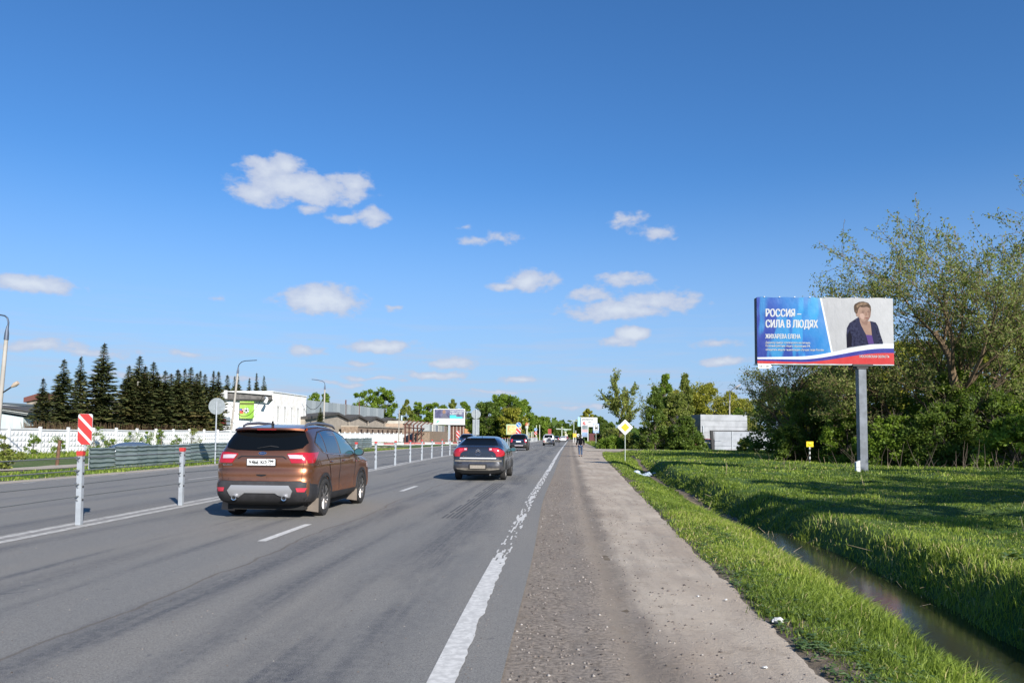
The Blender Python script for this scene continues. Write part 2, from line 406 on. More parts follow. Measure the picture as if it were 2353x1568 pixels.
def dirt_mat(name, a, bcol, dark, grit=.5, ruts=True):
    m = bpy.data.materials.new(name); m.use_nodes = True; t = m.node_tree; b = t.nodes['Principled BSDF']
    geo = N(t, 'ShaderNodeNewGeometry'); P = geo.outputs['Position']
    uv = N(t, 'ShaderNodeUVMap', uv_map='road'); s = N(t, 'ShaderNodeSeparateXYZ'); t.links.new(uv.outputs[0], s.inputs[0]); u = s.outputs[0]
    n1 = noise(t, VM(t, 'MULTIPLY', P, (1, .35, 1)), .9, 6, .65).outputs['Fac']; n2 = noise(t, P, 24, 6, .75).outputs['Fac']; n3 = noise(t, P, 75, 3, .7).outputs['Fac']
    uu = M(t, 'ADD', u, M(t, 'MULTIPLY', M(t, 'SUBTRACT', n1, .5), .7))
    gr = MR(t, M(t, 'ADD', uu, M(t, 'MULTIPLY', M(t, 'SUBTRACT', n2, .5), .9)), .75, 1.75, 1, 0) if ruts else None          # gravelly part beside the asphalt
    col = MIX(t, MR(t, n1, .32, .68), a, bcol)
    rough_ = MIX(t, MR(t, n2, .40, .60), tuple(c * .42 for c in dark), tuple(c * 1.12 for c in dark))
    if ruts:
        col = MIX(t, M(t, 'MULTIPLY', gr, .85), col, rough_)
        d = M(t, 'ABSOLUTE', M(t, 'SUBTRACT', uu, 1.34)); col = MIX(t, M(t, 'MULTIPLY', MR(t, d, .30, .02, 0, .7), MR(t, n2, .35, .6)), col, tuple(c * .45 for c in dark))
        d = M(t, 'ABSOLUTE', M(t, 'SUBTRACT', uu, .40)); col = MIX(t, MR(t, d, .10, .01, 0, .4), col, (.26, .215, .17))
        d = M(t, 'ABSOLUTE', M(t, 'SUBTRACT', uu, .85)); col = MIX(t, MR(t, d, .14, .03, 0, .35), col, (.24, .21, .18))
    st_ = noise(t, VM(t, 'MULTIPLY', uv.outputs[0], (5, .35, 0)), 1.0, 5, .65).outputs['Fac']; col = MIX(t, MR(t, st_, .45, .70, 0, .45), col, tuple(c * .95 for c in dark))
    bl = noise(t, P, 3.2, 6, .7).outputs['Fac']; col = MIX(t, MR(t, bl, .52, .70, 0, .40), col, (.21, .165, .12))
    col = MIX(t, MR(t, n3, .56, .70, 0, grit), col, tuple(c * .4 for c in dark))
    t.links.new(col, b.inputs['Base Color']); b.inputs['Roughness'].default_value = .95; b.inputs['Specular IOR Level'].default_value = .15
    hgt = M(t, 'ADD', n2, M(t, 'MULTIPLY', n3, .5))
    bp = N(t, 'ShaderNodeBump', inp={'Strength': .7, 'Distance': .02}); t.links.new(hgt, bp.inputs['Height']); t.links.new(bp.outputs[0], b.inputs['Normal'])
    return m
M_SOIL = ground_mat()
M_DIRT = dirt_mat('trodden_dirt', (.35, .285, .225), (.47, .40, .32), (.255, .215, .178), .25)
M_LDIRT = dirt_mat('pale_dust', (.37, .32, .26), (.42, .37, .30), (.22, .18, .14), .25, False)

ysn = np.concatenate([np.arange(-40, 2, 2.0), np.arange(2, 20, .15), np.arange(20, 64, .4), np.arange(64, 140, 3), np.arange(140, 500, 15), [520, 700, 1000, 1500, 2500, 4500]])
offs = np.concatenate([[-3500, -1500, -700, -400, -250, -160, -120, -100], np.arange(-90, -15.2, 1.5), [-14, -11, -8, -5, -2, 0, 1.2, 2.0], np.arange(2.3, 8.5, .11), np.arange(8.5, 18, .4), np.arange(18, 60, 2), [70, 90, 130, 200, 350, 700, 1500, 3500]])
gm = sheet('ground', ysn, edge, edge, 2, tz, M_SOIL, uv=False, offs=offs)
g = link('ground', gm); setp(g, kind='structure')
co = np.empty(len(gm.vertices) * 3, dtype=np.float32); gm.vertices.foreach_get('co', co); co = co.reshape(-1, 3)
X, Y, Z = co.T
dd = np.abs(X - ditch(Y))
soil = np.where((X > path_r(Y)), (1 - ss(.10, .42, dd)) * (1 - ss(60, 72, Y)), 0)
soil = np.maximum(soil, np.where(X < path_r(Y), (1 - ss(0, .25, path_r(Y) - X)) * .6 + ss(.05, .2, path_r(Y) - X), 0) * (X > opp(Y) - .6))
lo = opp(Y) - X
soil = np.maximum(soil, ss(4.6, 5.4, lo) * (1 - ss(13.5, 15, lo)) * (1 - ss(75, 110, Y) * .6))
soil = np.maximum(soil, np.where((lo > 16), .45, 0))
soil = np.maximum(soil, np.where(X > path_r(Y) - .1, .75 * (1 - ss(.1, .55, X - path_r(Y))), 0) * (Y < 100))
a = gm.attributes.new('soil', 'FLOAT', 'POINT'); a.data.foreach_set('value', soil.astype(np.float32))

ysr = np.concatenate([np.arange(-40, 2, 3.0), np.arange(2, 60, .5), np.arange(60, 200, 4), np.arange(200, 900, 20)])
def asph_r(y): return asph(y)
zc = lambda X, Y: X * 0
setp(link('road', sheet('road', ysr, opp, asph_r, 12, zc, M_ASPH)), kind='structure')
def shz(X, Y):
    o = X - asph(Y); w = path_r(Y) - asph(Y)
    h = (vnoise(X, Y, .18, 11) - .5) * .012 + (vnoise(X, Y, .6, 12) - .5) * .02
    rut = -.018 * np.exp(-((o - .95) / .12) ** 2) + .012 * np.exp(-((o - .72) / .1) ** 2)
    return -.006 + (h + rut) * ss(0, .15, o) - .004 - .05 * ss(-.12, .12, X - path_r(Y))
ysd = np.concatenate([np.arange(-40, 2, 3.0), np.arange(2, 22, .12), np.arange(22, 100, .6), np.arange(100, 900, 20)])
rim = lambda y: path_r(y) + (vnoise(y, 0, .5, 21) - .5) * .22 + (vnoise(y, 0, 2.2, 22) - .5) * .3 + .05
setp(link('shoulder', sheet('shoulder', ysd, lambda y: asph(y) - .02, rim, 34, shz, M_DIRT)), kind='structure')
# dusty strip beyond the opposite carriageway
setp(link('far_shoulder', sheet('far_shoulder', ysr, lambda y: opp(y) - .95 + (vnoise(y, 0, 3, 31) - .5) * .25, lambda y: opp(y) + .02, 5, lambda X, Y: X * 0 - .008, M_LDIRT)), kind='structure')
# side road opening to the right
sv = []; M_SIDE = dirt_mat('side_road_dust', (.30, .26, .215), (.38, .33, .28), (.2, .17, .14), .3, False)
mb = MB()
for i in range(12):
    x = 8 + i * 4; yc = 88 + i * i * .12
    mb.v += [(x, yc - 5 - 2.5 * (i == 0), .012 + .01 * i), (x, yc + 5 + 2 * (i == 0), .012 + .01 * i)]
for i in range(11): mb.f.append([2 * i, 2 * i + 2, 2 * i + 3, 2 * i + 1]); mb.m.append(0)
setp(mb.build('side_road', M_LDIRT), kind='structure')
mb = MB()
yy = np.arange(18, 120, 2.0)
mb.v = [(float(opp(y)) - o_ + (vnoise(y, o_, 5, 8) - .5) * .8, y, float(tz(float(opp(y)) - o_, y)) + .03) for y in yy for o_ in (14.2, 12, 9.5, 7.2, 6.2)]
for i in range(len(yy) - 1):
    for j in range(4): a_ = i * 5 + j; mb.f.append([a_, a_ + 1, a_ + 6, a_ + 5]); mb.m.append(0)
setp(mb.build('service_road', M_LDIRT), kind='structure')
# water of the ditch
wm = mat('ditch_water', (.020, .022, .010), .10, spec=.35, bump=.06, bscale=9)
setp(link('ditch_water', sheet('ditch_water', np.arange(-10, 16.6, .5), lambda y: ditch(y) - .85, lambda y: ditch(y) + .85, 4, lambda X, Y: X * 0 - .46, wm, uv=False)), kind='structure')

# painted lines: worn strips built as flakes, a few millimetres proud
M_PAINT = mat('road_paint', (.62, .60, .56), .75, var=.25, vscale=14, bump=.1, bscale=200)
M_PAINT2 = mat('worn_road_paint', (.50, .48, .44), .85, var=.35, vscale=9)
def strip(name, fc, w, y0, y1, m, z=.004, wear=0.0, right_bite=0.0, gaps=None, seed=1, step=.1, nx=8):
    n = max(2, int((y1 - y0) / step)); ys = np.linspace(y0, y1, n); V = []; Fc = []
    for i, y in enumerate(ys):
        c = float(fc(y)); wr = w / 2 - right_bite * (vnoise(y, 3, .23, seed) * .6 + vnoise(y, 5, .06, seed) * .4)
        for j in range(nx + 1):
            V.append((c - w / 2 + (w / 2 + wr) * j / nx, y, z))
    for i in range(n - 1):
        for j in range(nx):
            y = ys[i]; wv_ = wear
            if gaps: wv_ = max(wear, float(np.interp(y, [g[0] for g in gaps], [g[1] for g in gaps])))
            if wv_ > 0:
                q = vnoise(j * .5, y, .35, seed + 7) * .6 + vnoise(j, y, .09 + y * .004, seed + 8) * .4
                if q < wv_: continue
            a = i * (nx + 1) + j; Fc.append((a, a + 1, a + nx + 2, a + nx + 1))
    return setp(link(name, np_mesh(name, V, Fc, m)), kind='structure')
strip('edge_line', lambda y: edge(y) - .0, .20, 2.5, 10.4, M_PAINT, right_bite=.045, wear=0, gaps=[(2, 0), (8.6, .05), (9.8, .3), (10.4, .5)], seed=3, step=.05)
strip('edge_line', lambda y: edge(y) - .0, .20, 10.4, 34, M_PAINT, right_bite=.03, wear=.45, gaps=[(10, .5), (12, .6), (14.5, .44), (17, .58), (22, .42), (34, .45)], seed=5, step=.09)
strip('edge_line', edge, .18, 34, 230, M_PAINT, wear=.3, seed=6, step=.7, nx=3)
for y0 in [11.3 + 10.15 * k for k in range(-1, 16)]:
    if y0 > 0: strip('lane_line', dash, .13, y0, y0 + 2.15, M_PAINT, wear=.03 if y0 < 30 else 0, seed=int(y0), step=.12, nx=3)
strip('median_line', lambda y: med(y) + .17, .15, -4, 240, M_PAINT2, wear=.05, seed=9, step=.35, nx=3)
strip('median_line', lambda y: med(y) - .16, .15, -4, 240, M_PAINT2, wear=.22, seed=10, step=.35, nx=3)
strip('median_base', med, .62, -4, 240, mat('median_grit', (.27, .255, .235), .9, var=.3, vscale=5), z=.0025, right_bite=.1, seed=10, step=1, nx=1)
strip('far_edge_line', lambda y: opp(y) + .35, .12, 10, 240, M_PAINT2, wear=.45, seed=12, step=.5, nx=2)
for y0 in np.arange(26, 150, 10.2): strip('far_lane_line', lambda y: med(y) - 4.2, .12, y0, y0 + 2.4, M_PAINT2, wear=.15, seed=int(y0), step=.4, nx=2)

# twin skid marks behind the saloon
mb = MB()
M_SKID = mat('tyre_rubber_mark', (.085, .086, .09), .9, var=.3, vscale=20)
for k in range(5):
    for y in np.arange(14.6, 25.2, .25):
        if vnoise(k * 3.1, y, .5, 44) < .06 + .10 * abs(k - 2): continue
        x0 = -1.28 + (y - 15) * .068 + k * .085
        mb.add([(x0, y, .0045), (x0 + .045, y, .0045), (x0 + .062, y + .25, .0045), (x0 + .017, y + .25, .0045)], [(0, 1, 2, 3)])
setp(mb.build('skid_mark', M_SKID), kind='structure')

# loose gravel
rs = np.random.RandomState(4)
def pebbles(name, n, fx, y0, y1, s0, s1, m, zf):
    Y = y0 + (y1 - y0) * rs.rand(n) ** 1.7; X = fx(Y, n); s = s0 + (s1 - s0) * rs.rand(n) ** 3
    base = np.array([(1, 0, 0), (0, 1, 0), (-1, 0, 0), (0, -1, 0), (0, 0, .7), (0, 0, -.7)])
    ang = rs.rand(n) * 6.28; c, sn = np.cos(ang), np.sin(ang)
    B = base[None] * (s * 1)[:, None, None] * (.7 + .6 * rs.rand(n, 6, 1))
    V = np.stack([B[..., 0] * c[:, None] - B[..., 1] * sn[:, None] + X[:, None], B[..., 0] * sn[:, None] + B[..., 1] * c[:, None] + Y[:, None], B[..., 2] + zf(X, Y)[:, None] + .2 * s[:, None]], -1).reshape(-1, 3)
    f = np.array([(0, 1, 4), (1, 2, 4), (2, 3, 4), (3, 0, 4), (1, 0, 5), (2, 1, 5), (3, 2, 5), (0, 3, 5)])
    Fc = (f[None] + (np.arange(n) * 6)[:, None, None]).reshape(-1, 3)
    return setp(link(name, np_mesh(name, V, Fc, m, tint=np.repeat(rs.rand(n), 8))), kind='stuff')
def tint_mat(name, stops, rough=.85, trans=0.0, spec=.2):
    m = bpy.data.materials.new(name); m.use_nodes = True; t = m.node_tree; b = t.nodes['Principled BSDF']
    a_ = N(t, 'ShaderNodeAttribute', attribute_name='tint'); cr = N(t, 'ShaderNodeValToRGB')
    e = cr.color_ramp.elements
    while len(e) < len(stops): e.new(.5)
    for i, (p, c) in enumerate(stops): e[i].position = p; e[i].color = (*c, 1)
    t.links.new(a_.outputs['Fac'], cr.inputs[0]); t.links.new(cr.outputs[0], b.inputs['Base Color'])
    b.inputs['Roughness'].default_value = rough; b.inputs['Specular IOR Level'].default_value = spec
    if trans:
        tr = N(t, 'ShaderNodeBsdfTranslucent'); g_ = MIX(t, .5, cr.outputs[0], (.30, .42, .05)); t.links.new(g_, tr.inputs[0])
        mx_ = N(t, 'ShaderNodeMixShader', inp={0: trans}); t.links.new(b.outputs[0], mx_.inputs[1]); t.links.new(tr.outputs[0], mx_.inputs[2])
        t.links.new(mx_.outputs[0], t.nodes['Material Output'].inputs[0])
    return m
M_PEB = tint_mat('gravel_stone', [(0, (.07, .06, .055)), (.7, (.20, .17, .15)), (1, (.36, .33, .30))])
pebbles('gravel', 5000, lambda Y, n: asph(Y) + .02 + np.abs(rs.randn(n)) * .55 + (rs.rand(n) < .3) * 1.0, 3.6, 26, .004, .017, M_PEB, lambda X, Y: shz(X, Y))
pebbles('asphalt_grit', 2500, lambda Y, n: edge(Y) + .15 - rs.rand(n) ** 2 * 7, 3.8, 22, .003, .009, M_PEB, lambda X, Y: X * 0)

# ------------------------------------------------------------------ grass
def blades(X, Y, Zb, h, w, lean, m, name, tint):
    n = len(X); a = rs.rand(n) * 6.283; la = rs.rand(n) * 6.283 ; wx, wy = np.cos(a) * w / 2, np.sin(a) * w / 2
    lx, ly = np.cos(la) * lean * h + .1 * h, np.sin(la) * lean * h
    z0 = Zb - .02
    P = np.empty((n, 5, 3))
    P[:, 0] = np.stack([X - wx, Y - wy, z0], 1); P[:, 1] = np.stack([X + wx, Y + wy, z0], 1)
    P[:, 2] = np.stack([X + wx * .75 + lx * .35, Y + wy * .75 + ly * .35, z0 + h * .62], 1); P[:, 3] = np.stack([X - wx * .75 + lx * .35, Y - wy * .75 + ly * .35, z0 + h * .62], 1)
    P[:, 4] = np.stack([X + lx, Y + ly, z0 + h * (1 - lean * .3)], 1)
    i = np.arange(n) * 5
    T = np.stack([np.stack([i, i + 1, i + 2], 1), np.stack([i, i + 2, i + 3], 1), np.stack([i + 3, i + 2, i + 4], 1)], 1).reshape(-1, 3)
    return setp(link(name, np_mesh(name, P.reshape(-1, 3), T, m, tint=np.repeat(tint, 3))), kind='stuff')
M_GRASS = tint_mat('grass_blade', [(0, (.08, .115, .020)), (.35, (.19, .265, .034)), (.72, (.33, .395, .060)), (.9, (.40, .43, .10)), (1, (.50, .42, .19))], .5, .38, .3)
def near_grass(n, y0, y1, pw, x0f, x1f, hs, wd, name, keep=None, tall=None):
    Y = y0 + (y1 - y0) * rs.rand(n) ** pw; u = rs.rand(n); X = x0f(Y) + (x1f(Y) - x0f(Y)) * u
    d = X - ditch(Y)
    dens = .35 + .65 * ss(.35, .6, vnoise(X, Y, .5, 51)) 
    k = rs.rand(n) < dens
    k &= ~((np.abs(d) < np.interp(Y, [0, 14, 26, 66], [.24, .20, .13, .08]) + .12 * vnoise(X, Y, .4, 5)) & (Y < 66))
    if keep is not None: k &= keep(X, Y)
    X, Y, d = X[k], Y[k], d[k]; n = len(X)
    patch = vnoise(X, Y, 1.1, 52); p2 = vnoise(X, Y, 3.5, 53)
    h = hs(Y) * (.45 + .9 * rs.rand(n)) * (.55 + .9 * patch)
    if tall is not None: h = h * tall(X, Y)
    p3 = vnoise(X, Y, 9, 54); t = np.clip(.26 + .42 * (p2 - .35) + .40 * (patch - .5) + .25 * (p3 - .5) + rs.randn(n) * .16, 0, .93); t = np.where(rs.rand(n) < .02 + .10 * ss(.6, .85, p2), 1.0, t)
    blades(X, Y, tz(X, Y), h, wd(Y) * (.7 + .6 * rs.rand(n)), .25 + .5 * rs.rand(n), M_GRASS, name, np.clip(t + .16 * np.exp(-((X - ditch(Y) + .9) / .8) ** 2) * (Y < 24), 0, 1))
bank = lambda X, Y: 1 + 1.3 * np.exp(-((X - ditch(Y) + .95) / .42) ** 2) + 1.0 * np.exp(-((X - ditch(Y) - .70) / .5) ** 2)
edgefade = lambda X, Y: (rs.rand(len(X)) < ss(-.12, .30, X - path_r(Y) - (vnoise(X, Y, .5, 61) - .5) * .5))
near_grass(120000, 4.2, 22, 1.7, lambda Y: path_r(Y) - .2, ditch, lambda Y: .085 + Y * 0, lambda Y: .006 + Y * .0005, 'verge_grass', edgefade, bank)
near_grass(34000, 4.2, 24, 1.7, lambda Y: path_r(Y) - .06, lambda Y: path_r(Y) + .75, lambda Y: .075 + Y * 0, lambda Y: .007 + Y * .0005, 'verge_grass', lambda X, Y: rs.rand(len(X)) < .25 + .75 * ss(-.05, .2, X - path_r(Y)))
near_grass(170000, 5.0, 30, 1.6, lambda Y: ditch(Y), lambda Y: Y * .70 + 2.5, lambda Y: .078 + Y * 0, lambda Y: .006 + Y * .0006, 'meadow_grass', None, bank)
near_grass(60000, 22, 74, 1.4, lambda Y: path_r(Y) - .1, lambda Y: ditch(Y) + .5, lambda Y: .11 + Y * 0, lambda Y: .008 + Y * .0007, 'verge_grass', edgefade)
near_grass(110000, 28, 84, 1.3, lambda Y: ditch(Y), lambda Y: Y * .62 + 6, lambda Y: .10 + Y * .0004, lambda Y: .01 + Y * .0008, 'meadow_grass')
near_grass(9000, 96, 190, 1.2, lambda Y: path_r(Y), lambda Y: path_r(Y) + 14, lambda Y: .5 + Y * 0, lambda Y: .08 + Y * 0, 'dry_roadside_grass')
# strips of grass on the far side of the road
near_grass(36000, 20, 90, 1.3, lambda Y: opp(Y) - 4.4, lambda Y: opp(Y) - .75, lambda Y: .11 + Y * 0, lambda Y: .02 + Y * .0006, 'far_verge_grass', lambda X, Y: rs.rand(len(X)) < .75)
wallx = lambda Y: -45 + .08 * (np.asarray(Y, float) - 68)
near_grass(30000, 55, 190, 1.3, lambda Y: wallx(Y) + .2, lambda Y: wallx(Y) + 7.5, lambda Y: .3 + Y * 0, lambda Y: .07 + Y * 0, 'fence_grass')
# broad-leaved weeds
def weeds(n, fx, fy, size, name, m):
    V = []; Fc = []; tt = []
    for _ in range(n):
        y = fy(); x = fx(y); z = float(tz(x, y)); k = rng.randint(7, 13)
        for j in range(k):
            a_ = rng.random() * 6.28; L = size * (.6 + .7 * rng.random()); up = .35 + rng.random() * .9
            dx, dy = cos(a_), sin(a_); wx, wy = -dy * L * .32, dx * L * .32; o = len(V)
            b0 = Vector((x + dx * L * .3, y + dy * L * .3, z + L * up * .6))
            V += [tuple(b0), (b0.x + dx * L * .4 + wx, b0.y + dy * L * .4 + wy, b0.z + L * .16), (b0.x + dx * L, b0.y + dy * L, b0.z + L * .02), (b0.x + dx * L * .4 - wx, b0.y + dy * L * .4 - wy, b0.z + L * .16)]
            Fc.append((o, o + 1, o + 2, o + 3)); tt.append(rng.random())
    setp(link(name, np_mesh(name, V, Fc, m, tint=tt)), kind='stuff')
M_WEED = tint_mat('weed_leaf', [(0, (.05, .10, .03)), (.7, (.13, .21, .06)), (1, (.24, .32, .14))], .55, .25, .4)
weeds(90, lambda y: float(ditch(y)) + 1.3 + rng.random() * 2.6, lambda: 6.5 + rng.random() * 4, .13, 'broad_leaf_weeds', M_WEED)
weeds(160, lambda y: float(ditch(y)) + .8 + rng.random() ** .6 * y * .4, lambda: 7 + rng.random() * 32, .10, 'broad_leaf_weeds', M_WEED)
weeds(420, lambda y: float(path_r(y)) - .02 + rng.random() ** 1.5 * .8, lambda: 4.5 + rng.random() ** 1.5 * 14, .045, 'broad_leaf_weeds', M_WEED)
# dry stalks and twigs
M_STALK = mat('dry_stalk', (.30, .24, .15), .8)
mb = MB()
for _ in range(45):
    y = 7 + rng.random() ** 1.3 * 50; x = float(ditch(y)) + .7 + rng.random() ** .8 * y * .5; z = float(tz(x, y)); h = .2 + rng.random() * .35
    mb.tube([(x, y, z), (x + rng.uniform(-.12, .12), y + rng.uniform(-.1, .1), z + h)], [.004 + y * .00012, .002 + y * .0001], 3)
for _ in range(60):
    y = 6 + rng.random() * 22; x = float(ditch(y)) + rng.uniform(-.5, .6); z = float(tz(x, y)) + .03; a_ = rng.random() * 6.28; L = rng.uniform(.12, .5)
    mb.tube([(x, y, z), (x + cos(a_) * L, y + sin(a_) * L, max(z, -.46) + rng.uniform(.0, .12))], [.006, .003], 3)
setp(mb.build('dry_stalks', M_STALK), kind='stuff')
# litter
M_WH = mat('white_litter', (.62, .62, .6), .6, var=.3, vscale=30)
LIT = [('crumpled white paper lump where the dirt meets the grass', 1787, 1430, .055, 'litter'), ('small white paper scrap on the dirt near the bottom edge', 1757, 1563 - 30, .018, 'litter'),
       ('tiny white scrap on the pale dirt beside the grass edge', 1667, 1377, .015, 'litter'), ('little white flake on the trodden dirt', 1602, 1369, .015, 'litter')]
for lb, x, y, s_, c_ in LIT:
    gx, gy = G(x, y); mb = MB(); n_ = 9
    for i in range(3): mb.ell((rng.uniform(-.5, .5) * s_, rng.uniform(-.5, .5) * s_, s_ * .25), (s_ * rng.uniform(.5, .8), s_ * rng.uniform(.4, .7), s_ * rng.uniform(.3, .6)), 7, 5)
    for v in range(len(mb.v)):
        a_, b_, c2 = mb.v[v]; mb.v[v] = (a_ + rng.uniform(-.1, .1) * s_, b_ + rng.uniform(-.1, .1) * s_, max(-.0, c2 + rng.uniform(-.1, .1) * s_))
    o = mb.build('paper_litter', M_WH); o.location = (gx, gy, max(0, float(tz(gx, gy))) + .0); setp(o, lb, c_)
for lb, x, y, s_, cc in [('crumpled pale blue plastic sheet lying in the ditch', 1478, 1088, .42, (.42, .5, .58)), ('white bulging plastic bag on the far bank of the ditch', 1496, 1076, .22, (.6, .64, .68))]:
    gx, gy = G(x, y, -.25); mb = MB()
    for i in range(5): mb.ell((rng.uniform(-.8, .8) * s_, rng.uniform(-.6, .6) * s_, s_ * rng.uniform(.05, .4)), (s_ * rng.uniform(.3, .6), s_ * rng.uniform(.3, .6), s_ * rng.uniform(.15, .4)), 8, 6)
    for v in range(len(mb.v)):
        a_, b_, c2 = mb.v[v]; mb.v[v] = (a_ + rng.uniform(-.1, .1) * s_, b_ + rng.uniform(-.1, .1) * s_, c2 + rng.uniform(-.1, .1) * s_)
    o = mb.build('plastic_bag' if s_ < .3 else 'plastic_sheet', mat('plastic%.1f' % s_, cc, .4, var=.3, vscale=12)); o.location = (gx, gy, float(tz(gx, gy)) + .1); setp(o, lb, 'litter')
# ------------------------------------------------------------------ vehicles
M_GLASS = mat('car_glass', (.004, .005, .006), .04, spec=.22)
M_GLASSB = mat('tinted_side_glass', (.012, .022, .035), .03, spec=.9, coat=.5)
M_GLASST = mat('greenish_front_glass', (.03, .09, .11), .04, spec=.9, coat=.5)
M_BLK = mat('black_plastic', (.018, .018, .020), .55)
M_BLKG = mat('seam_black', (.006, .006, .007), .6)
M_CHR = mat('chrome', (.75, .75, .77), .12, 1.0)
M_SILV = mat('silver_plastic', (.36, .36, .37), .42, .45)
M_RED = mat('red_lamp', (.36, .012, .020), .12, coat=.6)
M_PINK = mat('bright_red_lamp', (.50, .035, .06), .12, coat=.6)
M_CLEAR = mat('clear_lamp', (.46, .40, .43), .15, coat=.6)
M_TYRE = mat('tyre_rubber', (.028, .026, .025), .85, var=.35, vscale=8, bump=.4, bscale=60)
M_RIM = mat('alloy_rim', (.36, .34, .33), .32, .75, var=.25, vscale=10)
M_WHITEP = mat('number_plate_white', (.72, .72, .70), .5)
M_DIRTYP = mat('dusty_plate', (.30, .265, .22), .8, var=.25, vscale=40)
M_INK = mat('black_ink', (.02, .02, .022), .5)
M_DARKIN = mat('underbody', (.010, .010, .010), .9)

def dusty_paint(name, col, metal, dust, zlo=.25, zhi=1.0, rough=.30, spots=0.0):
    m = bpy.data.materials.new(name); m.use_nodes = True; t = m.node_tree; b = t.nodes['Principled BSDF']
    tco = N(t, 'ShaderNodeTexCoord'); s = N(t, 'ShaderNodeSeparateXYZ'); t.links.new(tco.outputs['Object'], s.inputs[0])
    n = noise(t, tco.outputs['Object'], 3.5, 7, .65).outputs['Fac']; n2 = noise(t, VM(t, 'MULTIPLY', tco.outputs['Object'], (1, 1, .5)), 22, 5, .7).outputs['Fac']
    f = MR(t, s.outputs[2], zlo, zhi, .55, 0.0); f = M(t, 'MULTIPLY', f, MR(t, n, .25, .7, .45, 1.25), clamp=True)
    c = MIX(t, f, col, dust)
    if spots:
        q = M(t, 'MULTIPLY', MR(t, n2, .60, .66), MR(t, s.outputs[2], 1.0, .55, 0, spots)); c = MIX(t, q, c, (.06, .03, .02))
    t.links.new(c, b.inputs['Base Color']); b.inputs['Metallic'].default_value = metal
    t.links.new(MR(t, f, 0, .7, rough, .75), b.inputs['Roughness'])
    b.inputs['Coat Roughness'].default_value = .05
    t.links.new(MR(t, f, 0, .55, .75, .05), b.inputs['Coat Weight'])
    return m

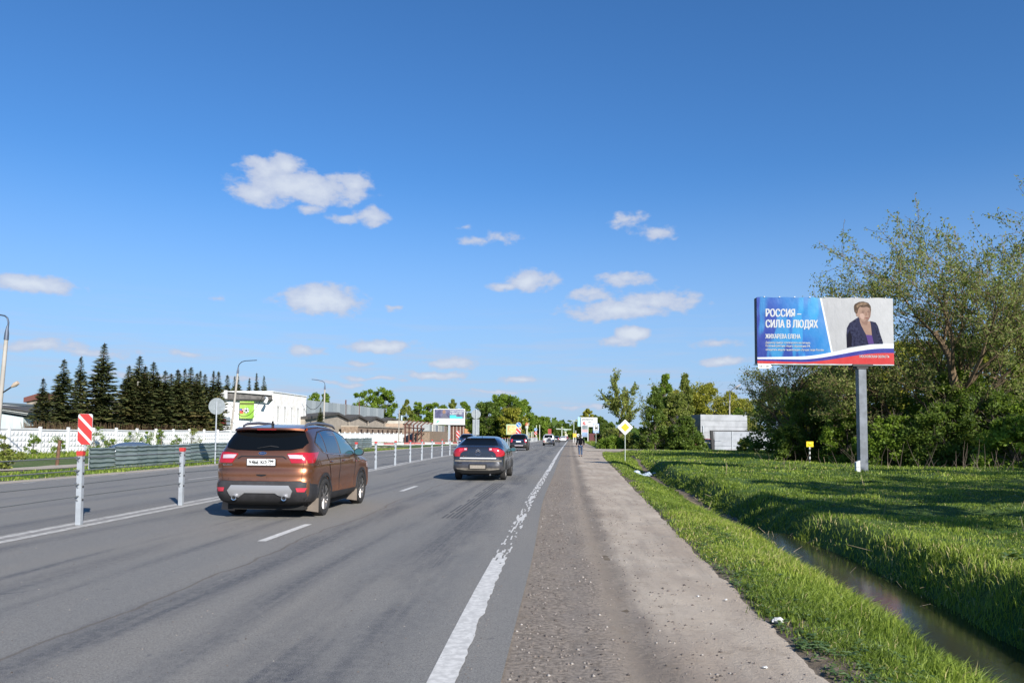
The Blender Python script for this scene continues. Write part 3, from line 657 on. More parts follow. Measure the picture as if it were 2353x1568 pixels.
class Car:
    """Shell swept from a side outline; patches (glass, lamps, trim) are laid on the same surface with depth."""
    def __init__(s, prof, W, core, n=6, tumble=.17, zb=1.0, zt=1.6, under=.05):
        s.prof = prof; s.W = W; s.core = core; s.n = n; s.tumble = tumble; s.zb = zb; s.zt = zt; s.under = under
        P = [Vector((a, b)) for a, b in prof]; P.append(P[0]); out = []
        pts = P[:-1]; k = len(pts)
        for i in range(k):                                     # rounded: Catmull-Rom on the outline
            p0, p1, p2, p3_ = pts[i - 1], pts[i], pts[(i + 1) % k], pts[(i + 2) % k]
            m = max(2, int((p2 - p1).length / .07))
            for j in range(m):
                t = j / m; tt = t * t; ttt = tt * t
                c = (2 * p1 + (p2 - p0) * t + (2 * p0 - 5 * p1 + 4 * p2 - p3_) * tt + (3 * p1 - p0 - 3 * p2 + p3_) * ttt) * .5
                l = p1.lerp(p2, t); out.append(l.lerp(c, .6))
        s.loop = out
    def q(s, p):
        return Vector((min(max(p.x, s.core[0]), s.core[1]), s.core[2]))
    def Wz(s, y, z):
        w = s.W
        if z > s.zb: w *= 1 - s.tumble * min(1.15, (z - s.zb) / (s.zt - s.zb)) ** 1.25
        if z < .45: w *= 1 - s.under * (.45 - z) / .3
        w *= 1 - .012 * math.cos((z - .62) * 9) * (z < 1.0)
        return w
    def ratio(s, y, z):
        p = Vector((y, z)); c = s.q(p); d = p - c; L = d.length
        if L < 1e-5: return 0.0
        d /= L; best = 1e9; k = len(s.loop)
        for i in range(k):
            a, b = s.loop[i], s.loop[(i + 1) % k]; e = b - a; den = d.x * e.y - d.y * e.x
            if abs(den) < 1e-9: continue
            w = a - c; t = (w.x * e.y - w.y * e.x) / den; u = (w.x * d.y - w.y * d.x) / den
            if t > 0 and -1e-6 <= u <= 1 + 1e-6: best = min(best, t)
        return L / best
    def side(s, y, z):
        r = min(.9995, s.ratio(y, z)); return s.Wz(y, z) * (1 - r ** s.n) ** (1 / s.n)
    def rear(s, x, z, front=False):
        a, b = (s.core[0] + .05, -.6) if not front else ((s.core[1] - .05 if z < s.zb + .05 else (s.core[0] + s.core[1]) * .45), s.core[1] + 1.6)
        x = abs(x)
        for _ in range(22):
            m = (a + b) / 2
            if s.ratio(m, z) < 1 and s.side(m, z) > x: a = m
            else: b = m
        return (a + b) / 2
    def shell(s, nt_=30):
        tr_ = [(0, 1), (.2, 1), (.38, 1), (.53, 1), (.65, 1)] + [(None, r) for r in (.98, .96, .93, .89, .84, .78, .70, .61, .52, .42, .31, .2, .1, 0)]
        tr_ = [((1 - r ** s.n) ** (1 / s.n), r) if t is None else (t, (1 - t ** s.n) ** (1 / s.n)) for t, r in tr_]
        tr_ = [(-t, r) for t, r in tr_[:0:-1]] + tr_
        V = []; Fc = []; k = len(s.loop)
        for c in s.loop:
            q = s.q(c)
            for t, r in tr_:
                p = q + (c - q) * r
                V.append((s.Wz(p.x, p.y) * t, p.x, p.y))
        m = len(tr_); nt_ = m - 1
        for i in range(k):
            for j in range(nt_):
                a = i * m + j; b = ((i + 1) % k) * m + j; Fc.append((a, a + 1, b + 1, b))
        # extra rings between r=1 and the collapsed side
        return V, Fc
    def shell_obj(s, name, paint, parent, wheels, wr):
        V, Fc = s.shell(); bm = bmesh.new(); vs = [bm.verts.new(v) for v in V]
        for f in Fc:
            try: bm.faces.new([vs[i] for i in f])
            except ValueError: pass
        # side caps: rings r from collapse value to 0
        k = len(s.loop)
        bmesh.ops.remove_doubles(bm, verts=bm.verts, dist=.0004)
        bmesh.ops.recalc_face_normals(bm, faces=bm.faces)
        me = bpy.data.meshes.new(name); bm.to_mesh(me); bm.free()
        me.materials.append(paint); me.materials.append(M_DARKIN)
        o = link('body', me, parent)
        cb_ = MB()
        for yw in wheels:
            for sg in (-1, 1):
                x0, x1 = sg * (s.W - .30), sg * (s.W + .3); n_ = 28
                cb_.v += [(x, yw + (wr + .055) * cos(2 * pi * j / n_), wr + (wr + .055) * sin(2 * pi * j / n_)) for x in (x0, x1) for j in range(n_)]
                o_ = len(cb_.v) - 2 * n_
                cb_.f += [[o_ + j, o_ + (j + 1) % n_, o_ + n_ + (j + 1) % n_, o_ + n_ + j] for j in range(n_)] + [[o_ + j for j in range(n_)][::-1], [o_ + n_ + j for j in range(n_)]]
                cb_.m += [0] * (n_ + 2)
        cut = cb_.build('cutter', M_DARKIN)
        mo = o.modifiers.new('b', 'BOOLEAN'); mo.object = cut; mo.operation = 'DIFFERENCE'; mo.solver = 'EXACT'
        dg = bpy.context.evaluated_depsgraph_get(); me2 = bpy.data.meshes.new_from_object(o.evaluated_get(dg))
        o.modifiers.clear()
        if len(me2.polygons) > 100:
            o.data = me2
            for p in me2.polygons:
                c = p.center
                for yw in wheels:
                    if (c.y - yw) ** 2 + (c.z - wr) ** 2 < (wr + .052) ** 2 or ((c.y - yw) ** 2 + (c.z - wr) ** 2 < (wr + .06) ** 2 and abs(p.normal.x) < .3): p.material_index = 1
                if c.z < .35 or (c.z < .40 and p.normal.z < -.4): p.material_index = 1
        me2 = o.data; me2.polygons.foreach_set('use_smooth', [True] * len(me2.polygons)); me2.set_sharp_from_angle(angle=radians(38))
        cd_ = cut.data; bpy.data.objects.remove(cut); bpy.data.meshes.remove(cd_)
        return o
    def patch(s, name, poly, m, parent, mode='rear', off=.006, depth=.03, sg=1, step=.07, mirror=False):
        """poly in (x,z) for rear/front, (y,z) for side"""
        me = bpy.data.meshes.new(name); bm = bmesh.new()
        for flip in ((1, -1) if mirror else (1,)):
            b2 = bmesh.new(); vs = [b2.verts.new((p[0], p[1], 0)) for p in poly]; b2.faces.new(vs)
            lo = [min(p[i] for p in poly) for i in (0, 1)]; hi = [max(p[i] for p in poly) for i in (0, 1)]
            for ax in (0, 1):
                c = lo[ax] + step
                while c < hi[ax] - step * .3:
                    no = (1, 0, 0) if ax == 0 else (0, 1, 0); pc = (c, 0, 0) if ax == 0 else (0, c, 0)
                    bmesh.ops.bisect_plane(b2, geom=b2.verts[:] + b2.edges[:] + b2.faces[:], plane_co=pc, plane_no=no); c += step
            bmesh.ops.triangulate(b2, faces=[f for f in b2.faces if len(f.verts) > 4])
            be = [e for e in b2.edges if len(e.link_faces) == 1]
            r = bmesh.ops.extrude_edge_only(b2, edges=be); new = set(v for v in r['geom'] if isinstance(v, bmesh.types.BMVert))
            for v in b2.verts:
                a, b = v.co.x, v.co.y; d = (off if v not in new else off - depth)
                if mode == 'side': v.co = Vector((sg * flip * (s.side(a, b) + d), a, b))
                else:
                    fr = mode == 'front'; y = s.rear(a, b, fr); y1 = s.rear(a, b + .03, fr); sl = (y1 - y) / .03; L = sqrt(1 + sl * sl)
                    k = 1 if fr else -1
                    v.co = Vector((flip * a, y + k * d / L, b + (d * abs(sl) / L if True else 0)))
            tmp = bpy.data.meshes.new('x'); b2.to_mesh(tmp); b2.free(); bm.from_mesh(tmp); bpy.data.meshes.remove(tmp)
        bmesh.ops.recalc_face_normals(bm, faces=bm.faces); bm.to_mesh(me); bm.free()
        me.materials.append(m); me.polygons.foreach_set('use_smooth', [True] * len(me.polygons)); me.set_sharp_from_angle(angle=radians(40))
        return link(name, me, parent)
    def line(s, pts, w, m, parent, mode='side', sg=1, name='door_seam', off=.002):
        mb = MB()
        P = []
        for a, b in zip(pts, pts[1:]):
            k = max(1, int(sqrt((a[0] - b[0]) ** 2 + (a[1] - b[1]) ** 2) / .06))
            P += [(a[0] + (b[0] - a[0]) * i / k, a[1] + (b[1] - a[1]) * i / k) for i in range(k)]
        P.append(pts[-1])
        if mode == 'side': Q = [(sg * (s.side(a, b) + off), a, b) for a, b in P]
        else: Q = [(a, s.rear(a, b) - off, b) for a, b in P]
        mb.tube(Q, w, 6); return mb.build(name, m, parent, 60)

def arc(cx, cz, r, a0, a1, n=14): return [(cx + r * cos(radians(a0 + (a1 - a0) * i / n)), cz + r * sin(radians(a0 + (a1 - a0) * i / n))) for i in range(n + 1)]
def make_wheel(parent, x, y, r, w=.22, spokes=10, twin=True, rimr=.70, simple=False, rimm=None):
    sg = 1 if x > 0 else -1; R = r * rimr
    t = MB(); k = w / 2
    t.lathe([(R * .97, -k * .8), (r * .86, -k), (r * .97, -k * .86), (r, -k * .55), (r, k * .55), (r * .97, k * .86), (r * .86, k), (R * 1.04, k * .92), (R, k * .6), (R * .97, -k * .8)], 32 if not simple else 18)
    tyre = t.build('wheel', M_TYRE, parent, 35); tyre.location = (x, y, r)
    m = MB(); f = k * .72 * sg
    m.lathe([(R * 1.0, f), (R * .95, f * 1.08), (R * .88, f * .85), (R * .86, f * .2)], 32 if not simple else 18)
    m.lathe([(.001, f * 1.0), (r * .10, f * 1.0), (r * .15, f * .92), (r * .16, f * .6)], 14)
    for i in range(spokes):
        an = 2 * pi * (i / spokes) + (.10 if twin and i % 2 else -.10 if twin else 0)
        a0 = Vector((f * .80, r * .10 * cos(an), r * .10 * sin(an))); a1 = Vector((f * .95, R * .93 * cos(an), R * .93 * sin(an)))
        m.bar(a0, a1, .045 * r / .35, .035 * r / .35)
    m.build('rim', rimm or M_RIM, tyre, 40)
    d = MB(); d.lathe([(.001, f * .15), (R * .9, f * .15)], 20); d.build('brake_disc', M_BLKG, tyre)
    return tyre
def make_mirror(parent, x, y, z, m, glassm, sg):
    mb = MB(); mb.ell((0, 0, 0), (.115, .085, .085), 12, 8); o = mb.build('wing_mirror', m, parent, 60); o.location = (x + sg * .10, y, z)
    for v in o.data.vertices:
        if v.co.y < -.02: v.co.y = -.02
    g = MB(); g.lathe([(.001, 0), (.98, 0)], 16, axis='z'); 
    for i, v in enumerate(g.v): g.v[i] = (v[0] * .095, -.024, v[1] * .066)
    g.build('mirror_glass', glassm, o)
    mb = MB(); mb.bar((x - sg * .06, y + .03, z - .07), (x + sg * .06, y, z - .05), .05, .03); mb.build('mirror_arm', M_BLK, parent)

def road_heading(Y): return -atan(float(edge(Y + 3) - edge(Y - 3)) / 6)

# --- copper crossover
KUGA = [(.34, .24), (.12, .29), (.02, .44), (-.005, .56), (.015, .66), (.05, .72), (.045, .86), (.075, .93), (.06, 1.02), (.085, 1.15), (.12, 1.24), (.27, 1.44), (.40, 1.60), (.52, 1.675),
        (.95, 1.715), (1.5, 1.735), (2.1, 1.715), (2.6, 1.63), (3.02, 1.43), (3.45, 1.18), (3.75, 1.12), (4.15, 1.03), (4.40, .88), (4.52, .68), (4.52, .42), (4.42, .27), (4.0, .22), (2.3, .21), (.8, .22)]
def build_crossover():
    c = Car(KUGA, .90, (.72, 3.85, .80), n=6.5, tumble=.205, zb=1.06, zt=1.7)
    Yr = 15.02; hd = road_heading(15)
    t = thing('crossover_car', 'dusty copper brown crossover with dark rear window, nearest car on the road', 'car', (-4.60, Yr, 0), hd)
    off = .96
    t.location = (-4.47 + sin(hd) * off * 1, Yr - off, 0)
    paint = dusty_paint('copper_paint', (.46, .175, .085), .95, (.25, .17, .12), .25, 1.0, .34, .6)
    clad = mat('dusty_cladding', (.030, .029, .032), .7, var=.35, vscale=5)
    r = .352; yr, yf = .96, 3.65
    body = c.shell_obj('body', paint, t, (yr, yf), r)
    # rear
    p = c.patch
    p('rear_window', [(-.765, 1.385), (-.70, 1.285), (-.5, 1.25), (0, 1.235), (.5, 1.25), (.70, 1.285), (.765, 1.385), (.655, 1.58), (-.655, 1.58)], M_GLASS, t, off=.010)
    mb = MB(); mb.tube([(.30, c.rear(.3, 1.33) - .02, 1.30), (.12, c.rear(0, 1.33) - .028, 1.325), (-.12, c.rear(0, 1.30) - .03, 1.285)], [.010, .009, .004], 6); mb.build('rear_wiper', M_BLK, t)
    # spoiler over the window
    sp_ = MB(); sec = []
    for i in range(17):
        x = -.66 + 1.32 * i / 16; k = 1 - abs(x / .66) ** 4; yb = c.rear(x * .9, 1.60) 
        sec.append([(x, .33 + .10 * (1 - k) + .03, 1.585 + .01 * k), (x, .25 + .14 * (1 - k), 1.605 + .02 * k), (x, .27 + .14 * (1 - k), 1.640 + .02 * k), (x, .55, 1.665 + .022 * k), (x, .60, 1.62)])
    for i, q in enumerate(sec): sp_.v += q
    for i in range(16):
        for j in range(4): a = i * 5 + j; sp_.f.append([a, a + 1, a + 6, a + 5]); sp_.m.append(0)
    so_ = sp_.build('roof_spoiler', paint, t, 50)
    mb = MB(); mb.box((0, .262, 1.628), (.36, .03, .022)); mb.build('brake_light', mat('dull_red_lamp', (.20, .015, .015), .25), t)
    for sg in (1, -1):
        lamp = p('tail_light', [(.455 * sg, 1.185), (.66 * sg, 1.205), (.80 * sg, 1.205), (.80 * sg, 1.02), (.55 * sg, 1.02)], M_RED, t, off=.014, step=.05)
        p('lamp_lens', [(.475 * sg, 1.165), (.63 * sg, 1.165), (.74 * sg, 1.155), (.74 * sg, 1.095), (.52 * sg, 1.10)], M_CLEAR, lamp, off=.022, step=.05, depth=.012)
        sd = p('side_tail_light', [(.14, 1.205), (.62, 1.215), (.40, 1.09), (.30, 1.02), (.14, 1.02)], M_RED, t, 'side', off=.008, sg=sg, step=.05)
        p('reflector', [(.66 * sg, .575), (.84 * sg, .575), (.80 * sg, .50), (.68 * sg, .505)], M_PINK, t, off=.02, step=.05)
    p('bumper', [(-.87, .44), (-.80, .33), (.80, .33), (.87, .44), (.87, .66), (.72, .69), (.4, .685), (-.4, .685), (-.72, .69), (-.87, .66)], clad, t, off=.010, step=.06)
    for sg in (1, -1):
        p('bumper_corner', [(.16, .65), (.52, .62), (.54, .34), (.40, .30), (.16, .33)], clad, t, 'side', off=.008, sg=sg)
    p('skid_plate', [(-.60, .52), (-.53, .615), (.53, .615), (.60, .52), (.55, .40), (.44, .37), (.33, .44), (.28, .475), (-.28, .475), (-.33, .44), (-.44, .37), (-.55, .40)], M_SILV, t, off=.028, step=.06)
    p('number_recess', [(-.46, 1.10), (-.39, 1.145), (.39, 1.145), (.46, 1.10), (.44, 1.09), (.38, 1.128), (-.38, 1.128), (-.44, 1.09)], M_BLKG, t, off=.008)
    p('tailgate_handle', [(-.10, .815), (.10, .815), (.08, .79), (0, .775), (-.08, .79)], M_BLKG, t, off=.006)
    yp = c.rear(0, 1.03) - .022
    pl = MB(); pl.box((0, yp, 1.03), (.54, .016, .135)); fr = pl.build('number_plate', M_BLK, t)
    pl = MB(); pl.box((0, yp - .006, 1.036), (.52, .012, .112)); pl.build('plate', M_WHITEP, fr)
    pl = MB(); pl.box((.105, yp - .013, 1.036), (.005, .003, .11)); pl.build('divider', M_INK, fr)
    for txt, sz, x, z in (('У', .085, -.225, 1.005), ('466', .108, -.175, 1.000), ('КО', .085, -.012, 1.005), ('799', .078, .125, 1.022)):
        lettering(txt, sz, M_INK, fr, (x, yp - .0135, z), .92 if txt != '466' else .80, .0, heavy=.0035)
    lettering('RUS', .022, M_INK, fr, (.15, yp - .0135, .992), 1)
    # badge
    yb = c.rear(0, 1.195)
    mb = MB(); mb.lathe([(.001, 0), (.074, 0), (.080, .008)], 28, axis='z'); mb.v = [(a, yb - .016 + z, 1.195 + b * .42) for a, b, z in mb.v]; bd = mb.build('badge', M_CHR, t, 50)
    mb = MB(); mb.lathe([(.001, 0), (.068, 0)], 28, axis='z'); mb.v = [(a, yb - .018, 1.195 + b * .40) for a, b, z in mb.v]; mb.build('badge_face', mat('badge_blue', (.01, .03, .12), .25), bd)
    lettering('Ford', .040, M_CHR, bd, (0, yb - .021, 1.183), 1.1, .0005, 'CENTER')
    lettering('KUGA', .042, M_CHR, t, (-.72, c.rear(.66, .985) - .012, .970), 1.5, 0, heavy=.002)
    c.line([(-.76, 1.02), (-.735, .70), (-.5, .692), (.5, .692), (.735, .70), (.76, 1.02)], .004, M_BLKG, t, 'rear', name='tailgate_seam')
    for x in (-.46, .46):
        mb = MB(); mb.lathe([(.030, .06), (.034, .0), (.046, -.002), (.050, .01), (.048, .10)], 20, axis='z'); mb.v = [(x + a, -.045 + z, .395 + b * .95) for a, b, z in mb.v]; ex = mb.build('exhaust_pipe', M_CHR, t, 50)
        mb = MB(); mb.lathe([(.001, 0), (.034, 0)], 16, axis='z'); mb.v = [(x + a, -.03 , .395 + b) for a, b, z in mb.v]; mb.build('exhaust_hole', M_BLKG, ex)
    # sides
    for sg in (1, -1):
        p('quarter_window', [(.60, 1.395), (.70, 1.46), (.90, 1.545), (1.05, 1.585), (1.08, 1.20), (.93, 1.21)], M_GLASSB, t, 'side', off=.004, sg=sg)
        p('rear_door_window', [(1.10, 1.59), (1.5, 1.615), (1.88, 1.61), (1.93, 1.16), (1.13, 1.195)], M_GLASSB, t, 'side', off=.005, sg=sg)
        p('front_door_window', [(2.01, 1.605), (2.35, 1.57), (2.75, 1.42), (3.10, 1.20), (3.12, 1.13), (2.04, 1.155)], M_GLASST, t, 'side', off=.005, sg=sg)
        c.line([(.56, 1.385), (.72, 1.29), (.90, 1.20), (1.1, 1.175), (2.0, 1.135), (3.15, 1.11)], .008, M_CHR, t, sg=sg, name='window_trim', off=.003)
        c.line([(.56, 1.39), (.7, 1.475), (1.0, 1.59), (1.5, 1.635), (2.1, 1.625), (2.6, 1.50), (3.15, 1.17)], .010, M_BLK, t, sg=sg, name='window_seal', off=.002)
        c.line([(1.93, 1.13), (1.95, .9), (1.90, .45)], .006, M_BLKG, t, sg=sg)
        c.line([(3.06, 1.10), (3.08, .8), (3.02, .45)], .006, M_BLKG, t, sg=sg)
        c.line([(1.10, 1.16), (1.22, .95), (1.36, .70), (1.40, .45)], .006, M_BLKG, t, sg=sg)
        p('sill_cladding', [(1.42, .42), (3.18, .40), (3.18, .27), (1.42, .27)], clad, t, 'side', off=.012, sg=sg)
        for yw in (yr, yf):
            a = arc(yw, r, r + .058, -14, 194) ; b = arc(yw, r, r + .115, 194, -14)
            p('arch_cladding', a + b, clad, t, 'side', off=.014, sg=sg, step=.08)
        for yh in (1.33, 2.16):
            mb = MB(); x = sg * (c.side(yh, 1.0) + .012); mb.ell((x, yh, 1.01), (.022, .11, .020), 8, 6); mb.build('door_handle', paint, t, 60)
        # roof rail
        xr = .60; mb = MB(); mb.tube([(sg * xr, .62, 1.695), (sg * (xr - .01), .80, 1.735), (sg * (xr - .02), 1.3, 1.757), (sg * (xr - .02), 1.9, 1.750), (sg * (xr - .01), 2.35, 1.715), (sg * xr, 2.5, 1.66)], [.018, .028, .03, .03, .026, .014], 8)
        mb.build('roof_rail', mat('rail_grey', (.16, .16, .18), .35, .5), t, 60)
        make_mirror(t, sg * .90, 3.02, 1.17, M_BLK, M_GLASST, sg)
        for yw in (yr, yf):
            make_wheel(t, sg * .80, yw, r, .24)
            mb = MB(); mb.prism([(-.11, .36), (.115, .36), (.115, .10), (-.14, .13)], 'y', yw - r - .075, yw - r - .065, T=Matrix.Translation((sg * .80, 0, 0)))
            mb.build('mudflap', mat('dusty_mudflap', (.20, .165, .135), .9, var=.2), t)
        p('headlight', [(3.98, .93), (4.34, .86), (4.40, .78), (4.1, .80)], M_CLEAR, t, 'side', off=.006, sg=sg)
    mb = MB(); mb.prism([(.50, 1.69), (.60, 1.69), (.545, 1.785), (.525, 1.785)], 'x', -.012, .012); mb.build('roof_antenna', M_BLKG, t)
    mb = MB(); mb.box((0, 2.3, .24), (1.42, 4.0, .16)); mb.build('underbody', M_DARKIN, t)  # underbody box set low and wide to darken the shadow beneath the car
    p('windscreen', [(-.62, 1.25), (.62, 1.25), (.56, 1.55), (-.56, 1.55)], M_GLASS, t, 'front', off=.004)
    return t
build_crossover()

C5 = [(.32, .24), (.10, .25), (.0, .38), (-.02, .52), (.01, .66), (.03, .78), (.04, .95), (.06, 1.10), (.14, 1.165), (.30, 1.19), (.62, 1.33), (1.0, 1.44), (1.5, 1.50), (2.1, 1.52), (2.6, 1.47), (3.05, 1.30), (3.45, 1.06), (3.9, .96), (4.4, .84), (4.68, .68), (4.74, .48), (4.65, .28), (4.2, .2), (2.3, .19), (.9, .2)]
def build_saloon():
    c = Car(C5, .89, (.75, 4.0, .72), n=6, tumble=.23, zb=.98, zt=1.5)
    hd = road_heading(28)
    t = thing('saloon_car', 'dark grey hatchback saloon with red L-shaped tail lights and dusty plate, behind the copper one', 'car', (-1.14, 26.35, 0), hd)
    paint = dusty_paint('graphite_paint', (.026, .031, .045), .35, (.16, .14, .12), .25, .85, .22)
    r = .335; yr, yf = 1.02, 3.78; p = c.patch
    c.shell_obj('body', paint, t, (yr, yf), r)
    p('rear_window', [(-.64, 1.215), (.64, 1.215), (.57, 1.36), (.50, 1.455), (-.50, 1.455), (-.57, 1.36)], M_GLASS, t, off=.008)
    for sg in (1, -1):
        lm = p('tail_light', [(.37 * sg, 1.115), (.66 * sg, 1.115), (.78 * sg, 1.06), (.80 * sg, .83), (.62 * sg, .83), (.60 * sg, .93), (.50 * sg, 1.01), (.37 * sg, 1.03)], M_RED, t, off=.014, step=.05)
        p('lamp_lens', [(.39 * sg, 1.095), (.47 * sg, 1.095), (.47 * sg, 1.05), (.39 * sg, 1.05)], M_CLEAR, lm, off=.02, step=.05, depth=.01)
        p('lamp_lens', [(.50 * sg, 1.085), (.64 * sg, 1.085), (.66 * sg, .98), (.55 * sg, 1.02)], M_PINK, lm, off=.02, step=.05, depth=.01)
        p('side_tail_light', [(.10, 1.06), (.26, 1.04), (.28, .88), (.10, .84)], M_RED, t, 'side', off=.008, sg=sg, step=.05)
        p('rear_quarter_window', [(.78, 1.27), (.98, 1.36), (1.28, 1.40), (1.34, 1.05), (1.12, 1.08)], M_GLASSB, t, 'side', off=.004, sg=sg)
        p('rear_door_window', [(1.33, 1.405), (1.7, 1.43), (2.05, 1.43), (2.1, 1.02), (1.38, 1.045)], M_GLASSB, t, 'side', off=.004, sg=sg)
        p('front_door_window', [(2.16, 1.43), (2.5, 1.38), (2.85, 1.25), (3.22, 1.02), (2.2, 1.015)], M_GLASST, t, 'side', off=.004, sg=sg)
        c.line([(.75, 1.255), (1.1, 1.06), (2.1, 1.0), (3.25, .99)], .007, M_CHR, t, sg=sg, name='window_trim')
        for ln in ([(2.12, 1.0), (2.14, .7), (2.1, .35)], [(3.15, .98), (3.18, .7), (3.12, .35)], [(1.25, 1.03), (1.42, .7), (1.5, .35)]): c.line(ln, .006, M_BLKG, t, sg=sg)
        for yh in (1.5, 2.34):
            mb = MB(); mb.ell((sg * (c.side(yh, .9) + .012), yh, .90), (.02, .10, .018), 8, 6); mb.build('door_handle', paint, t, 60)
        make_mirror(t, sg * .88, 3.12, 1.03, paint, M_GLASST, sg)
        for yw in (yr, yf): make_wheel(t, sg * .785, yw, r, .21, spokes=7, twin=False)
        p('bumper_slot', [(.54 * sg, .62), (.70 * sg, .615), (.70 * sg, .585), (.54 * sg, .59)], M_BLKG, t, off=.004)
        p('headlight', [(4.2, .84), (4.55, .74), (4.58, .66), (4.3, .70)], M_CLEAR, t, 'side', off=.006, sg=sg)
    p('chrome_strip', [(-.62, .795), (.62, .795), (.62, .755), (-.62, .755)], mat('strip_reflection_white', (.62, .62, .62), .4, .2), t, off=.014)  # the chrome's bright reflection put into a pale, mostly matte base colour
    dustm = mat('dusty_bumper', (.19, .17, .14), .85, var=.25, vscale=7)
    p('bumper_band', [(-.80, .71), (.80, .71), (.80, .655), (-.80, .655)], dustm, t, off=.010)
    p('lower_bumper', [(-.74, .44), (-.28, .44), (-.28, .40), (.28, .40), (.28, .44), (.74, .44), (.72, .40), (.40, .36), (-.40, .36), (-.72, .40)], dustm, t, off=.012)
    yp = c.rear(0, .5) - .02
    mb = MB(); mb.box((0, yp, .50), (.60, .02, .16)); fr = mb.build('number_plate', M_BLKG, t)
    mb = MB(); mb.box((0, yp - .008, .485), (.52, .014, .115)); mb.build('plate', M_DIRTYP, fr)
    yb = c.rear(0, 1.0) - .012
    bd = None
    for z in (1.0, 1.045):
        mb = MB()
        for sg in (1, -1): mb.prism([(0, z + .045), (sg * .075, z - .01), (sg * .075, z - .035), (0, z + .018)], 'y', yb - .008, yb + .004)
        bb = mb.build('chevron', M_CHR, t if bd is None else t); bd = bb
    mb = MB(); mb.tube([(-.08, yb, .905), (-.05, yb - .01, .885), (.05, yb - .01, .885), (.08, yb, .905)], .012, 6); mb.build('boot_handle', M_CHR, t, 50)
    lettering('CITROEN', .040, M_CHR, t, (-.57, c.rear(.5, .85) - .012, .835), 1.1, .001)
    lettering('C5', .048, M_CHR, t, (.44, c.rear(.5, .85) - .012, .835), 1.2, .001)
    c.line([(-.66, 1.12), (-.62, .82), (-.6, .73), (.6, .73), (.62, .82), (.66, 1.12)], .005, M_BLKG, t, 'rear', name='tailgate_seam')
    mb = MB(); mb.tube([(0, 1.3, 1.475), (0, 1.12, 1.60)], [.010, .004], 6); mb.build('roof_antenna', M_BLKG, t)
    mb = MB(); mb.box((0, 2.4, .24), (1.3, 3.6, .12)); mb.build('underbody', M_DARKIN, t)
    mb = MB(); mb.tube([(.42, .05, .22), (.42, .35, .24)], .03, 8); mb.build('exhaust_pipe', M_CHR, t)
    p('windscreen', [(-.60, 1.12), (.60, 1.12), (.54, 1.38), (-.54, 1.38)], M_GLASS, t, 'front', off=.004)
    return t
build_saloon()

SUV = [(.30, .34), (.06, .38), (.0, .55), (.03, .75), (.06, .95), (.10, 1.12), (.22, 1.40), (.36, 1.62), (.6, 1.70), (1.3, 1.74), (2.1, 1.72), (2.6, 1.62), (3.3, 1.20), (3.7, 1.10), (4.3, 1.0), (4.58, .80), (4.62, .5), (4.5, .3), (3.0, .26), (1.0, .26)]
BOXY = [(.25, .42), (.04, .45), (.0, .65), (.02, 1.0), (.06, 1.15), (.14, 1.5), (.26, 1.72), (.6, 1.79), (1.6, 1.82), (2.3, 1.78), (2.75, 1.6), (3.2, 1.22), (3.6, 1.14), (4.2, 1.06), (4.35, .85), (4.4, .5), (4.2, .36), (2.5, .34), (.9, .34)]
SEDAN = [(.32, .24), (.06, .26), (.0, .45), (.02, .70), (.04, .95), (.12, 1.03), (.45, 1.07), (.75, 1.22), (1.15, 1.38), (1.6, 1.44), (2.2, 1.44), (2.6, 1.35), (3.15, 1.05), (3.6, .95), (4.2, .85), (4.45, .68), (4.5, .45), (4.4, .26), (3.0, .2), (1.0, .2)]
HATCH = [(.25, .26), (.04, .28), (.0, .5), (.03, .8), (.07, 1.0), (.2, 1.25), (.34, 1.42), (.7, 1.49), (1.5, 1.52), (2.1, 1.47), (2.9, 1.08), (3.3, .98), (3.8, .86), (4.0, .6), (3.95, .3), (2.5, .2), (.8, .2)]
